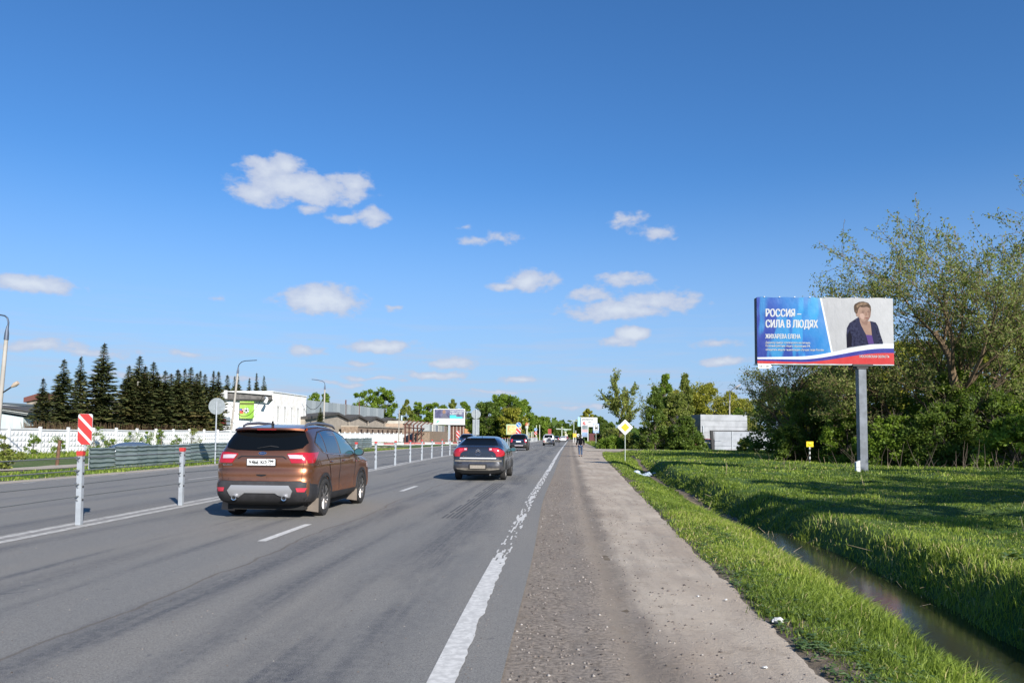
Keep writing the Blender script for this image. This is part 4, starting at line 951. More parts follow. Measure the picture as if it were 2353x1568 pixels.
def simple_car(kind, name, label, loc, hd, prof, W_, paint, zb, r=.34, yr=.9, yf=3.5, spare=False, lamps='suv', plate=M_WHITEP, group=None, detail=True, front=False, cat='car'):
    L = max(a for a, b in prof); H = max(b for a, b in prof)
    c = Car(prof, W_, (.72, L - .7, min(.85, zb - .15)), n=6, tumble=.2, zb=zb, zt=H)
    t = thing(name, label, cat, loc, hd, group); p = c.patch
    c.shell_obj('body', paint, t, (yr, yf), r)
    wz = zb + .13; k = W_ / .92
    p('rear_window', [(-.68 * k, wz), (.68 * k, wz), (.60 * k, H - .15), (-.60 * k, H - .15)], M_GLASS, t, off=.008, step=.1)
    for sg in (1, -1):
        p('rear_side_window', [(.62, zb + .18), (.85, H - .22), (1.75, H - .16), (1.8, zb + .05), (.85, zb + .08)], M_GLASSB, t, 'side', off=.005, sg=sg, step=.12)
        p('front_side_window', [(1.87, H - .16), (2.25, H - .19), (2.95, zb + .12), (2.95, zb + .03), (1.9, zb + .05)], M_GLASST, t, 'side', off=.005, sg=sg, step=.12)
        if lamps == 'suv': p('tail_light', [(.56 * sg * k, zb + .12), (.76 * sg * k, zb + .12), (.80 * sg * k, zb - .22), (.64 * sg * k, zb - .20)], M_PINK, t, off=.012, step=.08)
        elif lamps == 'low': p('tail_light', [(.60 * sg, zb - .30), (.80 * sg, zb - .30), (.80 * sg, zb - .48), (.60 * sg, zb - .48)], M_RED, t, off=.012, step=.08)
        make_mirror(t, sg * (W_ - .02), 2.85, zb + .08, M_BLK if kind != 'w' else paint, M_GLASST, sg)
        for yw in (yr, yf): make_wheel(t, sg * (W_ - .115), yw, r, .22, spokes=5, twin=False, simple=True)
        p('headlight', [((L / 2 - .0) * 0 + .48 * sg, .86), (.74 * sg, .88), (.78 * sg, .74), (.5 * sg, .74)], M_CLEAR, t, 'front', off=.008, step=.08)
    zpl = zb - .12 if lamps != 'low' else .62
    yp = c.rear(0, zpl) - .012
    mb = MB(); mb.box((0, yp, zpl), (.52, .015, .115)); mb.build('number_plate', plate, t)
    p('rear_bumper', [(-.80 * k, .60), (.80 * k, .60), (.76 * k, .38), (-.76 * k, .38)], M_BLK if kind in 'kr' else paint, t, off=.012, step=.1)
    p('windscreen', [(-.60 * k, zb + .14), (.60 * k, zb + .14), (.54 * k, H - .14), (-.54 * k, H - .14)], M_GLASS, t, 'front', off=.004, step=.1)
    p('front_grille', [(-.42, .86), (.42, .86), (.36, .68), (-.36, .68)], M_BLKG, t, 'front', off=.006, step=.1)
    p('front_number_plate', [(-.26, .52), (.26, .52), (.26, .41), (-.26, .41)], M_WHITEP, t, 'front', off=.012, step=.2)
    if kind == 'k':
        p('chrome_strip', [(-.55, zb + .03), (.45, zb + .03), (.45, zb - .01), (-.55, zb - .01)], M_CHR, t, off=.02, step=.2)
        p('skid_plate', [(-.42, .56), (.50, .56), (.46, .47), (-.38, .47)], M_CLEAR, t, off=.022, step=.2)
    if spare:
        sw = MB(); sw.lathe([(.001, -.18), (.30, -.18), (.36, -.12), (.37, 0), (.36, .02)], 26, axis='z'); sw.v = [(a + .12, z, .98 + b) for a, b, z in sw.v]
        so2 = sw.build('spare_wheel', mat('spare_cover_white', (.6, .6, .6), .4), t, 40)
        sw = MB(); sw.lathe([(.001, -.19), (.25, -.19), (.27, -.18)], 24, axis='z'); sw.v = [(a + .12, z, .98 + b) for a, b, z in sw.v]; sw.build('wheel_cover_face', mat('spare_face', (.10, .10, .11), .5, var=.4, vscale=9), so2, 40)
    mb = MB(); mb.box((0, L / 2, .30), (W_ * 1.5, L * .75, .14)); mb.build('underbody', M_DARKIN, t)
    return t
def pc(name, col, metal=.3, dust=(.2, .18, .15)): return dusty_paint(name, col, metal, dust, .2, .9, .25)
def on_road(Y, X): return (X, Y, 0)
simple_car('k', 'sport_utility_car', 'black tall car with chrome tailgate strip ahead of the dark grey saloon', (.72, 81, 0), road_heading(80), SUV, .95, pc('black_paint', (.008, .008, .010), .2), 1.05)
simple_car('w', 'offroad_car', 'white off-road car with a spare wheel on its back door, in the right lane ahead', (5.75, 121, 0), road_heading(120), BOXY, .92, pc('pearl_paint', (.55, .53, .50), .1, (.35, .3, .25)), 1.08, r=.37, spare=True, lamps='low')
simple_car('s', 'saloon_car', 'small white saloon far ahead in the right lane, beyond the white off-road car', (13.2, 200, 0), road_heading(200), SEDAN, .88, pc('white_paint', (.6, .6, .6), .0), .93, lamps='suv', r=.32)
simple_car('r', 'hatchback_car', 'dark red hatchback far ahead, the farthest car in the right lane', (20.4, 292, 0), road_heading(200), HATCH, .87, pc('red_paint', (.30, .03, .02), .2), .92, r=.31, yf=3.2)
simple_car('p', 'hatchback_car', 'pale silver car just in front of the far white saloon', (16.8, 247, 0), road_heading(200), HATCH, .87, pc('silver_paint2', (.4, .38, .4), .4), .92, r=.31, yf=3.2)
simple_car('d', 'hatchback_car', 'small dark car half hidden by the right side of the white off-road car', (10.0, 176, 0), road_heading(200), HATCH, .85, pc('dark_paint', (.03, .03, .035), .2), .92, r=.31, yf=3.2)
hd_ = road_heading(100)
simple_car('o', 'oncoming_car', 'dark blue tall car coming towards the camera beyond the median posts', (-5.6, 103, 0), hd_ + pi, SUV, .95, pc('navy_paint', (.012, .014, .03), .3), 1.05)
simple_car('b', 'parked_saloon', 'blue grey saloon behind the left end of the corrugated fence, its roof above the sheets', (-22.6, 42.2, -.42), -radians(62), SEDAN, .89, pc('blue_grey_paint', (.10, .14, .20), .4), .93, r=.32)
simple_car('g', 'parked_hatchback', 'dark green car behind the corrugated fence, just left of the copper crossover', (-21.4, 60.5, -.10), -radians(50), HATCH, .87, pc('dark_green_paint', (.02, .035, .035), .4), .92, r=.31, yf=3.2)
# ------------------------------------------------------------------ cable barrier on the median
M_ZINC = mat('zinc_grey', (.40, .43, .46), .55, .25, var=.15, vscale=6)
M_REDC = mat('signal_red', (.46, .04, .035), .5)
M_WSIGN = mat('sign_white', (.58, .59, .58), .5, var=.08, vscale=8)
M_BACK = mat('sign_back_grey', (.30, .33, .34), .6, .2, var=.2, vscale=5)
M_CABLE = mat('steel_cable', (.20, .21, .21), .6, .5, bump=.8, bscale=90)
HK = (.47, .69, .91, 1.13)
def post_protos():
    t = thing('barrier_post', 'x', 'barrier post')
    mb = MB()
    mb.prism([(-.044, -.035), (.044, -.035), (.044, .04), (.025, .04), (.025, .030), (.036, .030), (.036, -.025), (-.036, -.025), (-.036, .030), (-.025, .030), (-.025, .04), (-.044, .04)], 'z', 0, 1.16)
    mb.build('post_body', M_ZINC, t)
    mb = MB(); mb.box((0, 0, 1.20), (.112, .082, .07)); mb.box((0, 0, 1.155), (.095, .075, .01)); mb.build('reflector_cap', M_REDC, t)
    for z in HK:
        mb = MB(); mb.tube([(-.015, -.04, z - .07), (-.055, -.075, z + .005), (-.01, -.085, z + .012)], .011, 6); mb.build('hook', mat('hook_steel', (.2, .21, .23), .5, .4), t)
        mb = MB(); mb.ell((.050, .0, z - .05), (.014, .018, .02), 8, 6); mb.build('bolt', M_BLK, t)
    return t
p0 = post_protos()
known = [(183, 1205), (411, 1160), (865, 1077), (907, 1068), (942, 1061), (968, 1056), (993, 1052), (1015, 1048), (1033, 1045)]
py = [G(x, y)[1] for x, y in known]
ys_ = [5.6, 9.5] + py[:2] + [py[1] + (py[2] - py[1]) * k / 5 for k in range(1, 5)] + py[2:]
while ys_[-1] < 215: ys_.append(ys_[-1] + 4.2)
posts = []
ORD = ['first', 'second', 'third', 'fourth', 'fifth', 'sixth', 'seventh', 'eighth', 'ninth', 'tenth', 'eleventh', 'twelfth', 'thirteenth', 'fourteenth', 'fifteenth', 'sixteenth', 'seventeenth', 'eighteenth', 'nineteenth', 'twentieth']
names = {2: 'nearest grey median post, carrying the red and white plate, left of the copper crossover',
         3: 'grey red-capped median post just left of the copper crossover'}
vis = 0
for i, y in enumerate(ys_):
    X = float(med(y)); o = p0 if i == 0 else copy_tree(p0, (0, 0, 0))
    o.location = (X, y, 0); o.rotation_euler = (rng.uniform(-.012, .012), rng.uniform(-.015, .015), road_heading(y) + rng.uniform(-.05, .05))
    if i in names: lb = names[i]
    elif i < 2: lb = ['grey median post nearest the camera, outside the left edge of view', 'grey median post just beyond the left edge of view'][i]
    elif i < 8: lb = '%s grey red-capped median post hidden behind the copper crossover' % ORD[i - 4]
    elif i < 17: lb = '%s grey red-capped median post beyond the copper crossover, counting away' % ORD[i - 8]
    elif i < 22: lb = '%s grey median post after the second striped plate, behind the dark saloon' % ORD[i - 17]
    else: lb = 'distant grey median post in the dense far row beside the traffic'
    o['label'] = lb; o['group'] = 'grey posts of the cable barrier on the median' if i < 22 else 'distant grey median posts'
    posts.append((X, y))
for k, z in enumerate(HK):
    mb = MB(); pts = [(float(med(y)) - .03 - .0, y - 0, z) for y in [-6] + ys_]; pts = [(x, y, z + rng.uniform(-.012, .012)) for x, y, z in pts]
    mb.tube([(x + .02, y - .07, zz) for x, y, zz in pts], .010, 5); o = mb.build('barrier_cable', M_CABLE)
    setp(o, '%s of the four steel cables strung along the median posts' % ('lowest', 'second lowest', 'second highest', 'highest')[k], 'steel cable', 'steel cables of the median barrier')
def rrect(w, h, r, n=4):
    out = []
    for cx, cz, a in ((w / 2 - r, h / 2 - r, 0), (-w / 2 + r, h / 2 - r, 90), (-w / 2 + r, -h / 2 + r, 180), (w / 2 - r, -h / 2 + r, 270)):
        out += [(cx + r * cos(radians(a + 90 * i / n)), cz + r * sin(radians(a + 90 * i / n))) for i in range(n + 1)]
    return out
def clip_poly(poly, a, b, c):      # keep a*x+b*z<=c
    out = []
    for i in range(len(poly)):
        p, q = poly[i], poly[(i + 1) % len(poly)]; dp = a * p[0] + b * p[1] - c; dq = a * q[0] + b * q[1] - c
        if dp <= 0: out.append(p)
        if dp * dq < 0: t = dp / (dp - dq); out.append((p[0] + (q[0] - p[0]) * t, p[1] + (q[1] - p[1]) * t))
    return out
def striped_plate(name, label, X, Y, zc, w=.25, h=.54, rot=0.0, stripes=5, post_to=None, group=None):
    t = thing(name, label, 'striped sign', (X, Y, 0), road_heading(Y) + rot, group)
    mb = MB(); R = rrect(w, h, .035); mb.prism([(x, z + zc) for x, z in R], 'y', -.004, .004); mb.build('plate', M_WSIGN, t)
    sw = (w + h) / (stripes * 1.45)
    for k in range(-4, 5):
        c0 = k * sw * 1.42; P = [p for p in rrect(w - .004, h - .004, .033)]
        P = clip_poly(P, 1, 1, c0 + sw / 2 * 1.0); P = clip_poly(P, -1, -1, -(c0 - sw / 2 * 1.0)) if P else P
        if len(P) >= 3: m2 = MB(); m2.prism([(x, z + zc) for x, z in P], 'y', -.0055, -.0042); m2.build('red_stripe', M_REDC, t)
    if post_to is not None:
        mb = MB(); mb.tube([(0, .02, post_to), (0, .02, zc + h / 2 - .04)], .018, 8); mb.build('post', M_ZINC, t)
    return t
X, Y = posts[2]; striped_plate('hazard_plate', 'tilted-stripe red and white plate on the nearest grey median post', X + .05, Y - .02, 1.60, .245, .52, .05, 3.3, 1.24)
i61 = min(range(len(posts)), key=lambda i: abs(posts[i][1] - 63.5))
X, Y = posts[i61]; striped_plate('hazard_plate', 'small leaning red and white plate on the median left of the dark grey saloon', X, Y, 1.62, .26, .6, .1, 2.75, 1.2)
def disc_plate(parent, name, m, r, zc, y, x=0.0, n=28, th=.004):
    mb = MB(); P = [(x + r * cos(2 * pi * i / n), zc + r * sin(2 * pi * i / n)) for i in range(n)]; mb.prism(P, 'y', y - th / 2, y + th / 2); return mb.build(name, m, parent)
def pole(parent, h, r=.038, y=.03, x=0.0, m=None, z0=0.0):
    mb = MB(); mb.tube([(x, y, z0), (x, y, h)], r, 10); return mb.build('pole', m or M_ZINC, parent, 50)
M_PALEP = mat('pale_green_pole', (.42, .47, .42), .6, var=.15, vscale=4)
# grey backs of signs for the opposite traffic
gx, gy = -15.15, 39.8
t = thing('round_sign', 'grey back of a round sign on a thin pole before the corrugated fence', 'road sign', (gx, gy, float(tz(gx, gy))), 0)
disc_plate(t, 'plate', M_BACK, .43, 2.97, 0); pole(t, 3.22, .035, -.035)
mb = MB()
for k, L in ((0, .3), (2.2, .22), (4.0, .24)): mb.bar((.12 * cos(k), -.008, 2.97 + .12 * sin(k)), ((.12 + L * .6) * cos(k), -.008, 2.97 + (.12 + L * .6) * sin(k)), .02, .008)
mb.build('stiffener', M_ZINC, t)
gx, gy = float(med(76)), 76.5
t = thing('median_sign', 'grey back of a round sign over a tall board, above the dark saloon', 'road sign', (gx, gy, 0), 0)
disc_plate(t, 'round_plate', M_BACK, .46, 3.62, 0); pole(t, 4.1, .045, -.04)
mb = MB(); mb.box((0, 0, 2.35), (.66, .02, 1.55)); mb.build('tall_board', M_BACK, t)
M_BLUE = mat('sign_blue', (.02, .16, .42), .4)
def keep_right(name, label, Y, dx=0.0, r=.46, zc=3.45):
    X = float(med(Y)) + dx; t = thing(name, label, 'road sign', (X, Y, 0), 0)
    disc_plate(t, 'rim', M_WSIGN, r, zc, 0); disc_plate(t, 'blue_face', M_BLUE, r * .9, zc, -.005); pole(t, zc + .1, .04, .04)
    mb = MB(); a, b = Vector((-.26 * r / .46, -.011, zc + .26 * r / .46)), Vector((.10 * r / .46, -.011, zc - .10 * r / .46)); mb.bar(a, b, .11, .006)
    q = .21 * r / .46; mb.prism([(q, zc - q), (q - .26, zc - q), (q, zc - q + .26)], 'y', -.014, -.009); mb.build('white_arrow', M_WSIGN, t)
    return t
keep_right('keep_right_sign', 'blue round sign with a white down-right arrow above the black tall car', 138, .0)
striped_plate('hazard_plate', 'large red and white striped plate under the blue arrow sign', float(med(138)) + .0, 137.9, 2.35, .85, 1.05, 0, 2.4, 1.0)
keep_right('keep_right_sign', 'small distant blue arrow sign just left of the white off-road car', 205, .0, .42, 3.2)
striped_plate('hazard_plate', 'tiny red and white plate under the distant blue arrow sign', float(med(205)), 204.9, 2.2, .7, .9, 0, 2.4, 1.0)

# signs on the right verge
M_YEL = mat('sign_yellow', (.80, .42, .01), .45)
def main_road_sign(label, X, Y, zc, side, hp):
    t = thing('main_road_sign', label, 'road sign', (X, Y, float(tz(X, Y)) - .1), 0)
    def dia(s_, y0, m, nm, r=.05):
        P = [( (x - z) / sqrt(2), (x + z) / sqrt(2) + zc) for x, z in rrect(s_, s_, r)]; mb = MB(); mb.prism(P, 'y', y0 - .004, y0 + .004); return mb.build(nm, m, t)
    dia(side, .006, M_BACK, 'plate'); dia(side * .985, -.003, M_WSIGN, 'white_face'); dia(side * .52, -.012, M_YEL, 'yellow_centre', .02); pole(t, zc + .1, .03, .04, m=M_PALEP)
    return t
X, Y = G(1436, 1057); main_road_sign('large white diamond sign with a yellow centre on a thin pole by the ditch', X, Y, 2.42, .745, 2.9)
p_ = at(1381, 1000, 140); main_road_sign('smaller distant yellow and white diamond sign behind the bus stop sign', p_.x, 140, 2.35, .76, 2.6)
p_ = at(1369, 1000, 118)
t = thing('bus_stop_sign', 'blue rectangular bus stop sign with a black bus pictogram on white', 'road sign', (p_.x, 118, 0), 0)
mb = MB(); mb.box((0, 0, 2.75), (.92, .02, 1.42)); mb.build('blue_board', mat('bus_sign_blue', (.10, .19, .42), .5), t)
mb = MB(); mb.box((0, -.014, 2.88), (.80, .012, 1.02)); w_ = mb.build('white_field', M_WSIGN, t)
mb = MB(); mb.box((.05, -.024, 2.95), (.42, .01, .50)); mb.box((-.06, -.024, 2.64), (.12, .01, .1)); mb.box((.17, -.024, 2.64), (.12, .01, .1)); mb.box((.05, -.024, 2.50), (.40, .01, .05)); mb.build('bus_pictogram', M_INK, w_)
mb = MB(); mb.box((.05, -.032, 3.03), (.32, .008, .2)); mb.build('pictogram_window', M_WSIGN, w_)
mb = MB(); mb.box((0, -.014, 2.20), (.78, .012, .20)); mb.build('lower_field', mat('pale_blue', (.35, .45, .55), .5), t)
pole(t, 3.3, .04, .03, m=M_PALEP)
# yellow marker by the wood
X, Y = G(1860, 1062); X += .0
t = thing('pipeline_marker', 'short black and white banded post with a yellow plate before the bushes', 'marker post', (X, Y, float(tz(X, Y)) - .05), 0)
for k in range(7):
    mb = MB(); mb.lathe([(.05, k * .155), (.05, (k + 1) * .155)], 10, axis='z'); mb.build('white_band' if k % 2 == 0 else 'black_band', M_WSIGN if k % 2 == 0 or k == 6 else M_INK, t, 60)
mb = MB(); mb.box((0, -.06, 1.24), (.43, .02, .33)); yp = mb.build('yellow_plate', mat('marker_yellow', (.80, .58, .0), .45), t)
mb = MB(); mb.ell((0, -.075, 1.24), (.12, .02, .1), 12, 8); mb.build('raised_symbol', mat('marker_yellow_dark', (.62, .42, .0), .45), yp)
X, Y = G(1970, 1088)
t = thing('white_marker_stone', 'white slanted-top concrete marker at the foot of the billboard column', 'marker stone', (X, Y, float(tz(X, Y)) - .08), .1)
mb = MB(); mb.prism([(-.09, 0), (.09, 0), (.09, .60), (-.09, .52)], 'y', -.07, .07); mb.build('stone_body', mat('whitewash', (.62, .63, .62), .8, var=.25, vscale=9), t)
mb = MB(); mb.box((0, 0, .30), (.186, .146, .02)); mb.build('band', mat('grey_band', (.3, .3, .3), .8), t)
p_ = at(1533, 1020, 92)
t = thing('small_notice_board', 'small tilted white board on a short white stick in the grass', 'notice board', (p_.x, 92, float(tz(p_.x, 92)) - .1), .1); t.rotation_euler = (0, -.16, .1)
mb = MB(); mb.box((0, 0, .95), (.68, .03, .42)); mb.build('board', M_WSIGN, t); mb = MB(); mb.box((0, .03, .45), (.09, .04, .95)); mb.build('stick', M_WSIGN, t)
p_ = at(1588, 1020, 96)
t = thing('striped_bollard', 'red and white banded bollard beside the white concrete block building', 'bollard', (p_.x, 96, float(tz(p_.x, 96)) - .1), 0)
for k in range(5):
    mb = MB(); mb.lathe([(.08, k * .2), (.08, (k + 1) * .2)], 10, axis='z'); mb.build('red_band' if k % 2 else 'white_band', M_REDC if k % 2 else M_WSIGN, t, 60)

# ------------------------------------------------------------------ the large billboard
BY = 34.8
t = thing('billboard', 'large roadside billboard with a blue poster and a portrait on a grey column', 'billboard', (15.8, BY, 0), 0)
X0, X1 = (1741.5 - PCX) / F * BY, (2057 - PCX) / F * BY
zb0, zt0 = at(1900, 835, BY).z, at(1900, 683.5, BY).z; cx_ = (X0 + X1) / 2 - 15.8; Wd, Hg = X1 - X0, zt0 - zb0; zc_ = (zb0 + zt0) / 2
mb = MB(); mb.box((cx_, .22, zc_), (Wd - .02, .36, Hg - .02)); mb.build('panel_box', mat('panel_box_dark', (.02, .022, .035), .6), t)
mb = MB()
for x in (-.20, .20): mb.box((x * .0, .2, zb0 / 2 + float(tz(15.8, BY)) / 2 - .1), (.34, .34, zb0 + .2)) if x > 0 else None
mb.build('column', mat('grey_column', (.17, .19, .22), .55, .2, var=.35, vscale=1.5), t)
mb = MB(); mb.box((0, .2, zb0 - .06), (.9, .5, .10)); mb.box((0, .2, zb0 - .16), (.5, .42, .10)); mb.build('column_head', M_BLK, t)
mb = MB(); mb.box((cx_, .22, zb0 - .03), (Wd, .42, .05)); mb.build('lower_frame', M_ZINC, t)
def poster_mat():
    m = bpy.data.materials.new('poster_print'); m.use_nodes = True; tr = m.node_tree; b = tr.nodes['Principled BSDF']; b.inputs['Roughness'].default_value = .5
    tco = N(tr, 'ShaderNodeTexCoord'); s_ = N(tr, 'ShaderNodeSeparateXYZ'); tr.links.new(tco.outputs['Object'], s_.inputs[0])
    u = M(tr, 'DIVIDE', s_.outputs[0], Wd); v = M(tr, 'DIVIDE', s_.outputs[2], Hg)          # 0..1 from lower left
    n_ = noise(tr, VM(tr, 'MULTIPLY', tco.outputs['Object'], (.5, 1, .8)), .9, 3, .5).outputs['Fac']
    k = M(tr, 'ADD', M(tr, 'SUBTRACT', u, M(tr, 'MULTIPLY', v, -.30)), M(tr, 'MULTIPLY', M(tr, 'SUBTRACT', n_, .5), .35))
    cr = N(tr, 'ShaderNodeValToRGB'); e = cr.color_ramp.elements; cs = [(0.0, (.008, .03, .22)), (.28, (.008, .045, .28)), (.42, (.010, .11, .40)), (.55, (.02, .21, .50)), (.66, (.07, .22, .50)), (.8, (.20, .36, .55))]
    while len(e) < len(cs): e.new(.5)
    for i, (p, c) in enumerate(cs): e[i].position = p; e[i].color = (*c, 1)
    tr.links.new(k, cr.inputs[0])
    ray_ = noise(tr, VM(tr, 'MULTIPLY', tco.outputs['Object'], (1.6, 1, .35)), 1.1, 2, .4).outputs['Fac']
    col = MIX(tr, MR(tr, ray_, .50, .58, 0, .6), cr.outputs[0], (.04, .36, .62))
    col = MIX(tr, MR(tr, M(tr, 'ADD', M(tr, 'MULTIPLY', u, 3), M(tr, 'MULTIPLY', v, -1.0)), .4, -.4, 0, .25), col, (.05, .05, .30))
    edge_u = M(tr, 'SUBTRACT', .562, M(tr, 'MULTIPLY', v, .092))
    gcol = MIX(tr, MR(tr, u, .55, 1.0), (.50, .41, .40), (.58, .475, .46))
    col = MIX(tr, M(tr, 'GREATER_THAN', u, edge_u), col, gcol)
    col = MIX(tr, M(tr, 'LESS_THAN', M(tr, 'ABSOLUTE', M(tr, 'SUBTRACT', u, edge_u)), .006), col, (.90, .75, .74))
    # white, blue and red sweep along the foot
    sw = M(tr, 'ADD', .062, M(tr, 'MULTIPLY', MR(tr, u, .30, .95), .175)); sw = M(tr, 'SUBTRACT', sw, M(tr, 'MULTIPLY', MR(tr, u, .0, .35, 0, 1), -.0)); 
    th_ = MR(tr, u, 0, .9, .02, .055, 'LINEAR')
    col = MIX(tr, M(tr, 'LESS_THAN', v, M(tr, 'ADD', sw, M(tr, 'MULTIPLY', th_, 1.35))), col, (.80, .70, .76))
    col = MIX(tr, M(tr, 'LESS_THAN', v, sw), col, (.03, .03, .24))
    col = MIX(tr, M(tr, 'LESS_THAN', v, M(tr, 'SUBTRACT', sw, M(tr, 'MULTIPLY', th_, 1.25))), col, (.66, .035, .035))
    col = MIX(tr, 1.0, col, (.62, .76, .80), 'MULTIPLY'); b.inputs['Specular IOR Level'].default_value = .2
    tr.links.new(col, b.inputs['Base Color'])
    w_ = N(tr, 'ShaderNodeTexWave', wave_type='BANDS', bands_direction='DIAGONAL', inp={'Scale': .8, 'Distortion': 7.0, 'Detail': 3.0, 'Detail Scale': .9})
    tr.links.new(VM(tr, 'MULTIPLY', tco.outputs['Object'], (1.3, 1, -.6)), w_.inputs['Vector'])
    wr = noise(tr, VM(tr, 'MULTIPLY', tco.outputs['Object'], (1.4, 1, .5)), 1.6, 5, .6).outputs['Fac']
    bp = N(tr, 'ShaderNodeBump', inp={'Strength': .6, 'Distance': .05}); tr.links.new(M(tr, 'ADD', M(tr, 'MULTIPLY', w_.outputs['Fac'], .35), wr), bp.inputs['Height']); tr.links.new(bp.outputs[0], b.inputs['Normal'])
    return m
# the slack canvas
nx, nz = 90, 46; V = []; Fc = []
for j in range(nz + 1):
    for i in range(nx + 1):
        u, v = i / nx, j / nz; e_ = min(u, 1 - u, v, 1 - v)
        bulge = -.005 * min(1, e_ * 8) - .004 * (float(vnoise(u * 9 + v * 5, v * 2.2 - u * 2, .9, 3)) - .5) * min(1, e_ * 14 + .2) * 2
        sag = .014 * sin(u * 37) * (v > .96) - .012 * abs(sin(u * 23)) * (v < .03)
        V.append((u * Wd, bulge, v * Hg + sag * 1.0))
for j in range(nz):
    for i in range(nx): a_ = j * (nx + 1) + i; Fc.append((a_, a_ + 1, a_ + nx + 2, a_ + nx + 1))
cv = link('poster', np_mesh('poster', V, Fc, poster_mat(), smooth=True), t); cv.location = (X0 - 15.8, 0, zb0)
M_TXT = mat('poster_white', (.44, .455, .47), .6, spec=.15)
def ptxt(body, u, v, h, sx, bold, al='LEFT'):
    lettering(body, h * Hg * 1.37, M_TXT, cv, (u * Wd, -.0120, v * Hg), sx, 0, al, heavy=bold)
ptxt('РОССИЯ –', .062, .705, .118, .66, .017); ptxt('СИЛА В ЛЮДЯХ', .062, .540, .118, .61, .017)
ptxt('ЖИХАРЕВА ЕЛЕНА', .060, .375, .068, .61, .008)
ptxt('Директор Центра эстетического воспитания,', .060, .298, .032, .70, .0022)
ptxt('Почетный работник общего образования РФ,', .060, .248, .032, .70, .0022)
ptxt('обладатель медали энциклопедии «Лучшие люди России»', .060, .192, .032, .70, .0022)
ptxt('МОСКОВСКАЯ ОБЛАСТЬ', .965, .095, .038, .70, .003, 'RIGHT')
def ppoly(name, pts, m, dy, par=None):
    mb = MB(); mb.prism([(px_ * Wd, pz_ * Hg) for px_, pz_ in pts], 'y', -.0115 - dy * .35, -.0100 - dy * .35); return mb.build(name, m, par or cv)
# crop of the photograph is 2353 px for 460 px: u=(x-190)/1930, v=1-(y-178)/927
Q = lambda L: [((x - 190) / 1930, 1 - (y - 175) / 930) for x, y in L]
M_JK = mat('print_navy', (.006, .007, .024), .6, col2=(.024, .027, .06), vscale=9); M_SKN = mat('print_skin', (.27, .175, .135), .6, var=.12, vscale=4); M_HR = mat('print_hair', (.10, .065, .045), .6, var=.45, vscale=7)
jk = ppoly('printed_jacket', Q([(1455, 880), (1452, 700), (1462, 600), (1500, 530), (1590, 470), (1625, 450), (1700, 520), (1790, 500), (1870, 520), (1900, 570), (1935, 700), (1968, 800), (1965, 822), (1800, 828), (1650, 850)]), M_JK, .001)
ppoly('printed_blouse', Q([(1725, 690), (1790, 640), (1812, 700), (1838, 822), (1762, 828)]), mat('print_purple', (.07, .038, .15), .6), .004, cv)
ppoly('printed_neck', Q([(1640, 470), (1700, 510), (1790, 500), (1800, 560), (1812, 700), (1730, 695), (1650, 540)]), M_SKN, .006, cv)
ppoly('printed_lapel', Q([(1622, 455), (1655, 540), (1740, 790), (1725, 800), (1640, 650), (1600, 520)]), mat('print_navy_light', (.016, .018, .045), .6), .008, cv)
ppoly('printed_face', Q([(1618, 300), (1800, 290), (1806, 370), (1795, 440), (1765, 495), (1720, 512), (1680, 500), (1640, 465), (1622, 440), (1598, 430), (1590, 390), (1605, 370)]), M_SKN, .010, cv)
ppoly('printed_hair', Q([(1565, 300), (1580, 262), (1640, 232), (1700, 226), (1770, 245), (1803, 290), (1808, 345), (1795, 380), (1785, 320), (1745, 300), (1690, 312), (1650, 300), (1625, 340), (1612, 392), (1598, 400), (1572, 370)]), M_HR, .013, cv)
ppoly('printed_cheek_light', Q([(1650, 400), (1690, 392), (1715, 430), (1700, 480), (1668, 470), (1645, 440)]), mat('print_skin_light', (.36, .245, .20), .6), .012, cv)
ppoly('printed_face_shade', Q([(1768, 380), (1806, 360), (1795, 440), (1765, 495), (1720, 512), (1742, 470), (1775, 440)]), mat('print_skin_shade', (.19, .115, .09), .6), .0125, cv)
ppoly('printed_hair_light', Q([(1600, 285), (1650, 248), (1710, 240), (1770, 262), (1720, 270), (1650, 285), (1605, 320)]), mat('print_hair_light', (.22, .15, .10), .6, var=.4, vscale=9), .016, cv)
ppoly('printed_neck_shade', Q([(1650, 490), (1700, 515), (1765, 500), (1745, 560), (1690, 545)]), mat('print_skin_shade', (0, 0, 0)), .0085, cv)
ppoly('printed_sleeve_shade', Q([(1455, 875), (1462, 700), (1500, 640), (1530, 720), (1520, 858)]), mat('print_black', (.003, .003, .010), .6), .004, cv)
ppoly('printed_jacket_front', Q([(1795, 510), (1850, 540), (1880, 700), (1880, 822), (1842, 824), (1815, 700)]), mat('print_navy_light', (0, 0, 0)), .006, cv)
for e_ in ([(1670, 378), (1690, 370), (1712, 376), (1710, 386), (1672, 388)], [(1752, 366), (1770, 360), (1787, 366), (1785, 375), (1754, 377)]): ppoly('printed_eye', Q(e_), mat('print_eye', (.12, .07, .06), .6), .013, cv)
for e_ in ([(1664, 362), (1690, 352), (1714, 358), (1712, 363), (1690, 358)], [(1750, 350), (1770, 344), (1790, 350), (1788, 355), (1770, 350)]): ppoly('printed_eyebrow', Q(e_), M_HR, .013, cv)
ppoly('printed_nose', Q([(1728, 375), (1740, 372), (1752, 420), (1742, 428), (1722, 424)]), mat('print_skin_deep', (.21, .125, .095), .6), .013, cv)
ppoly('printed_mouth', Q([(1712, 458), (1740, 452), (1768, 455), (1765, 462), (1735, 466)]), mat('print_lip', (.17, .06, .055), .6), .013, cv)
for i in range(9):
    mb = MB(); mb.box((X0 - 15.8 + Wd * (i + .5) / 9, -.02, zt0 + .015), (.06, .03, .03)); mb.build('tie', M_WSIGN, t)
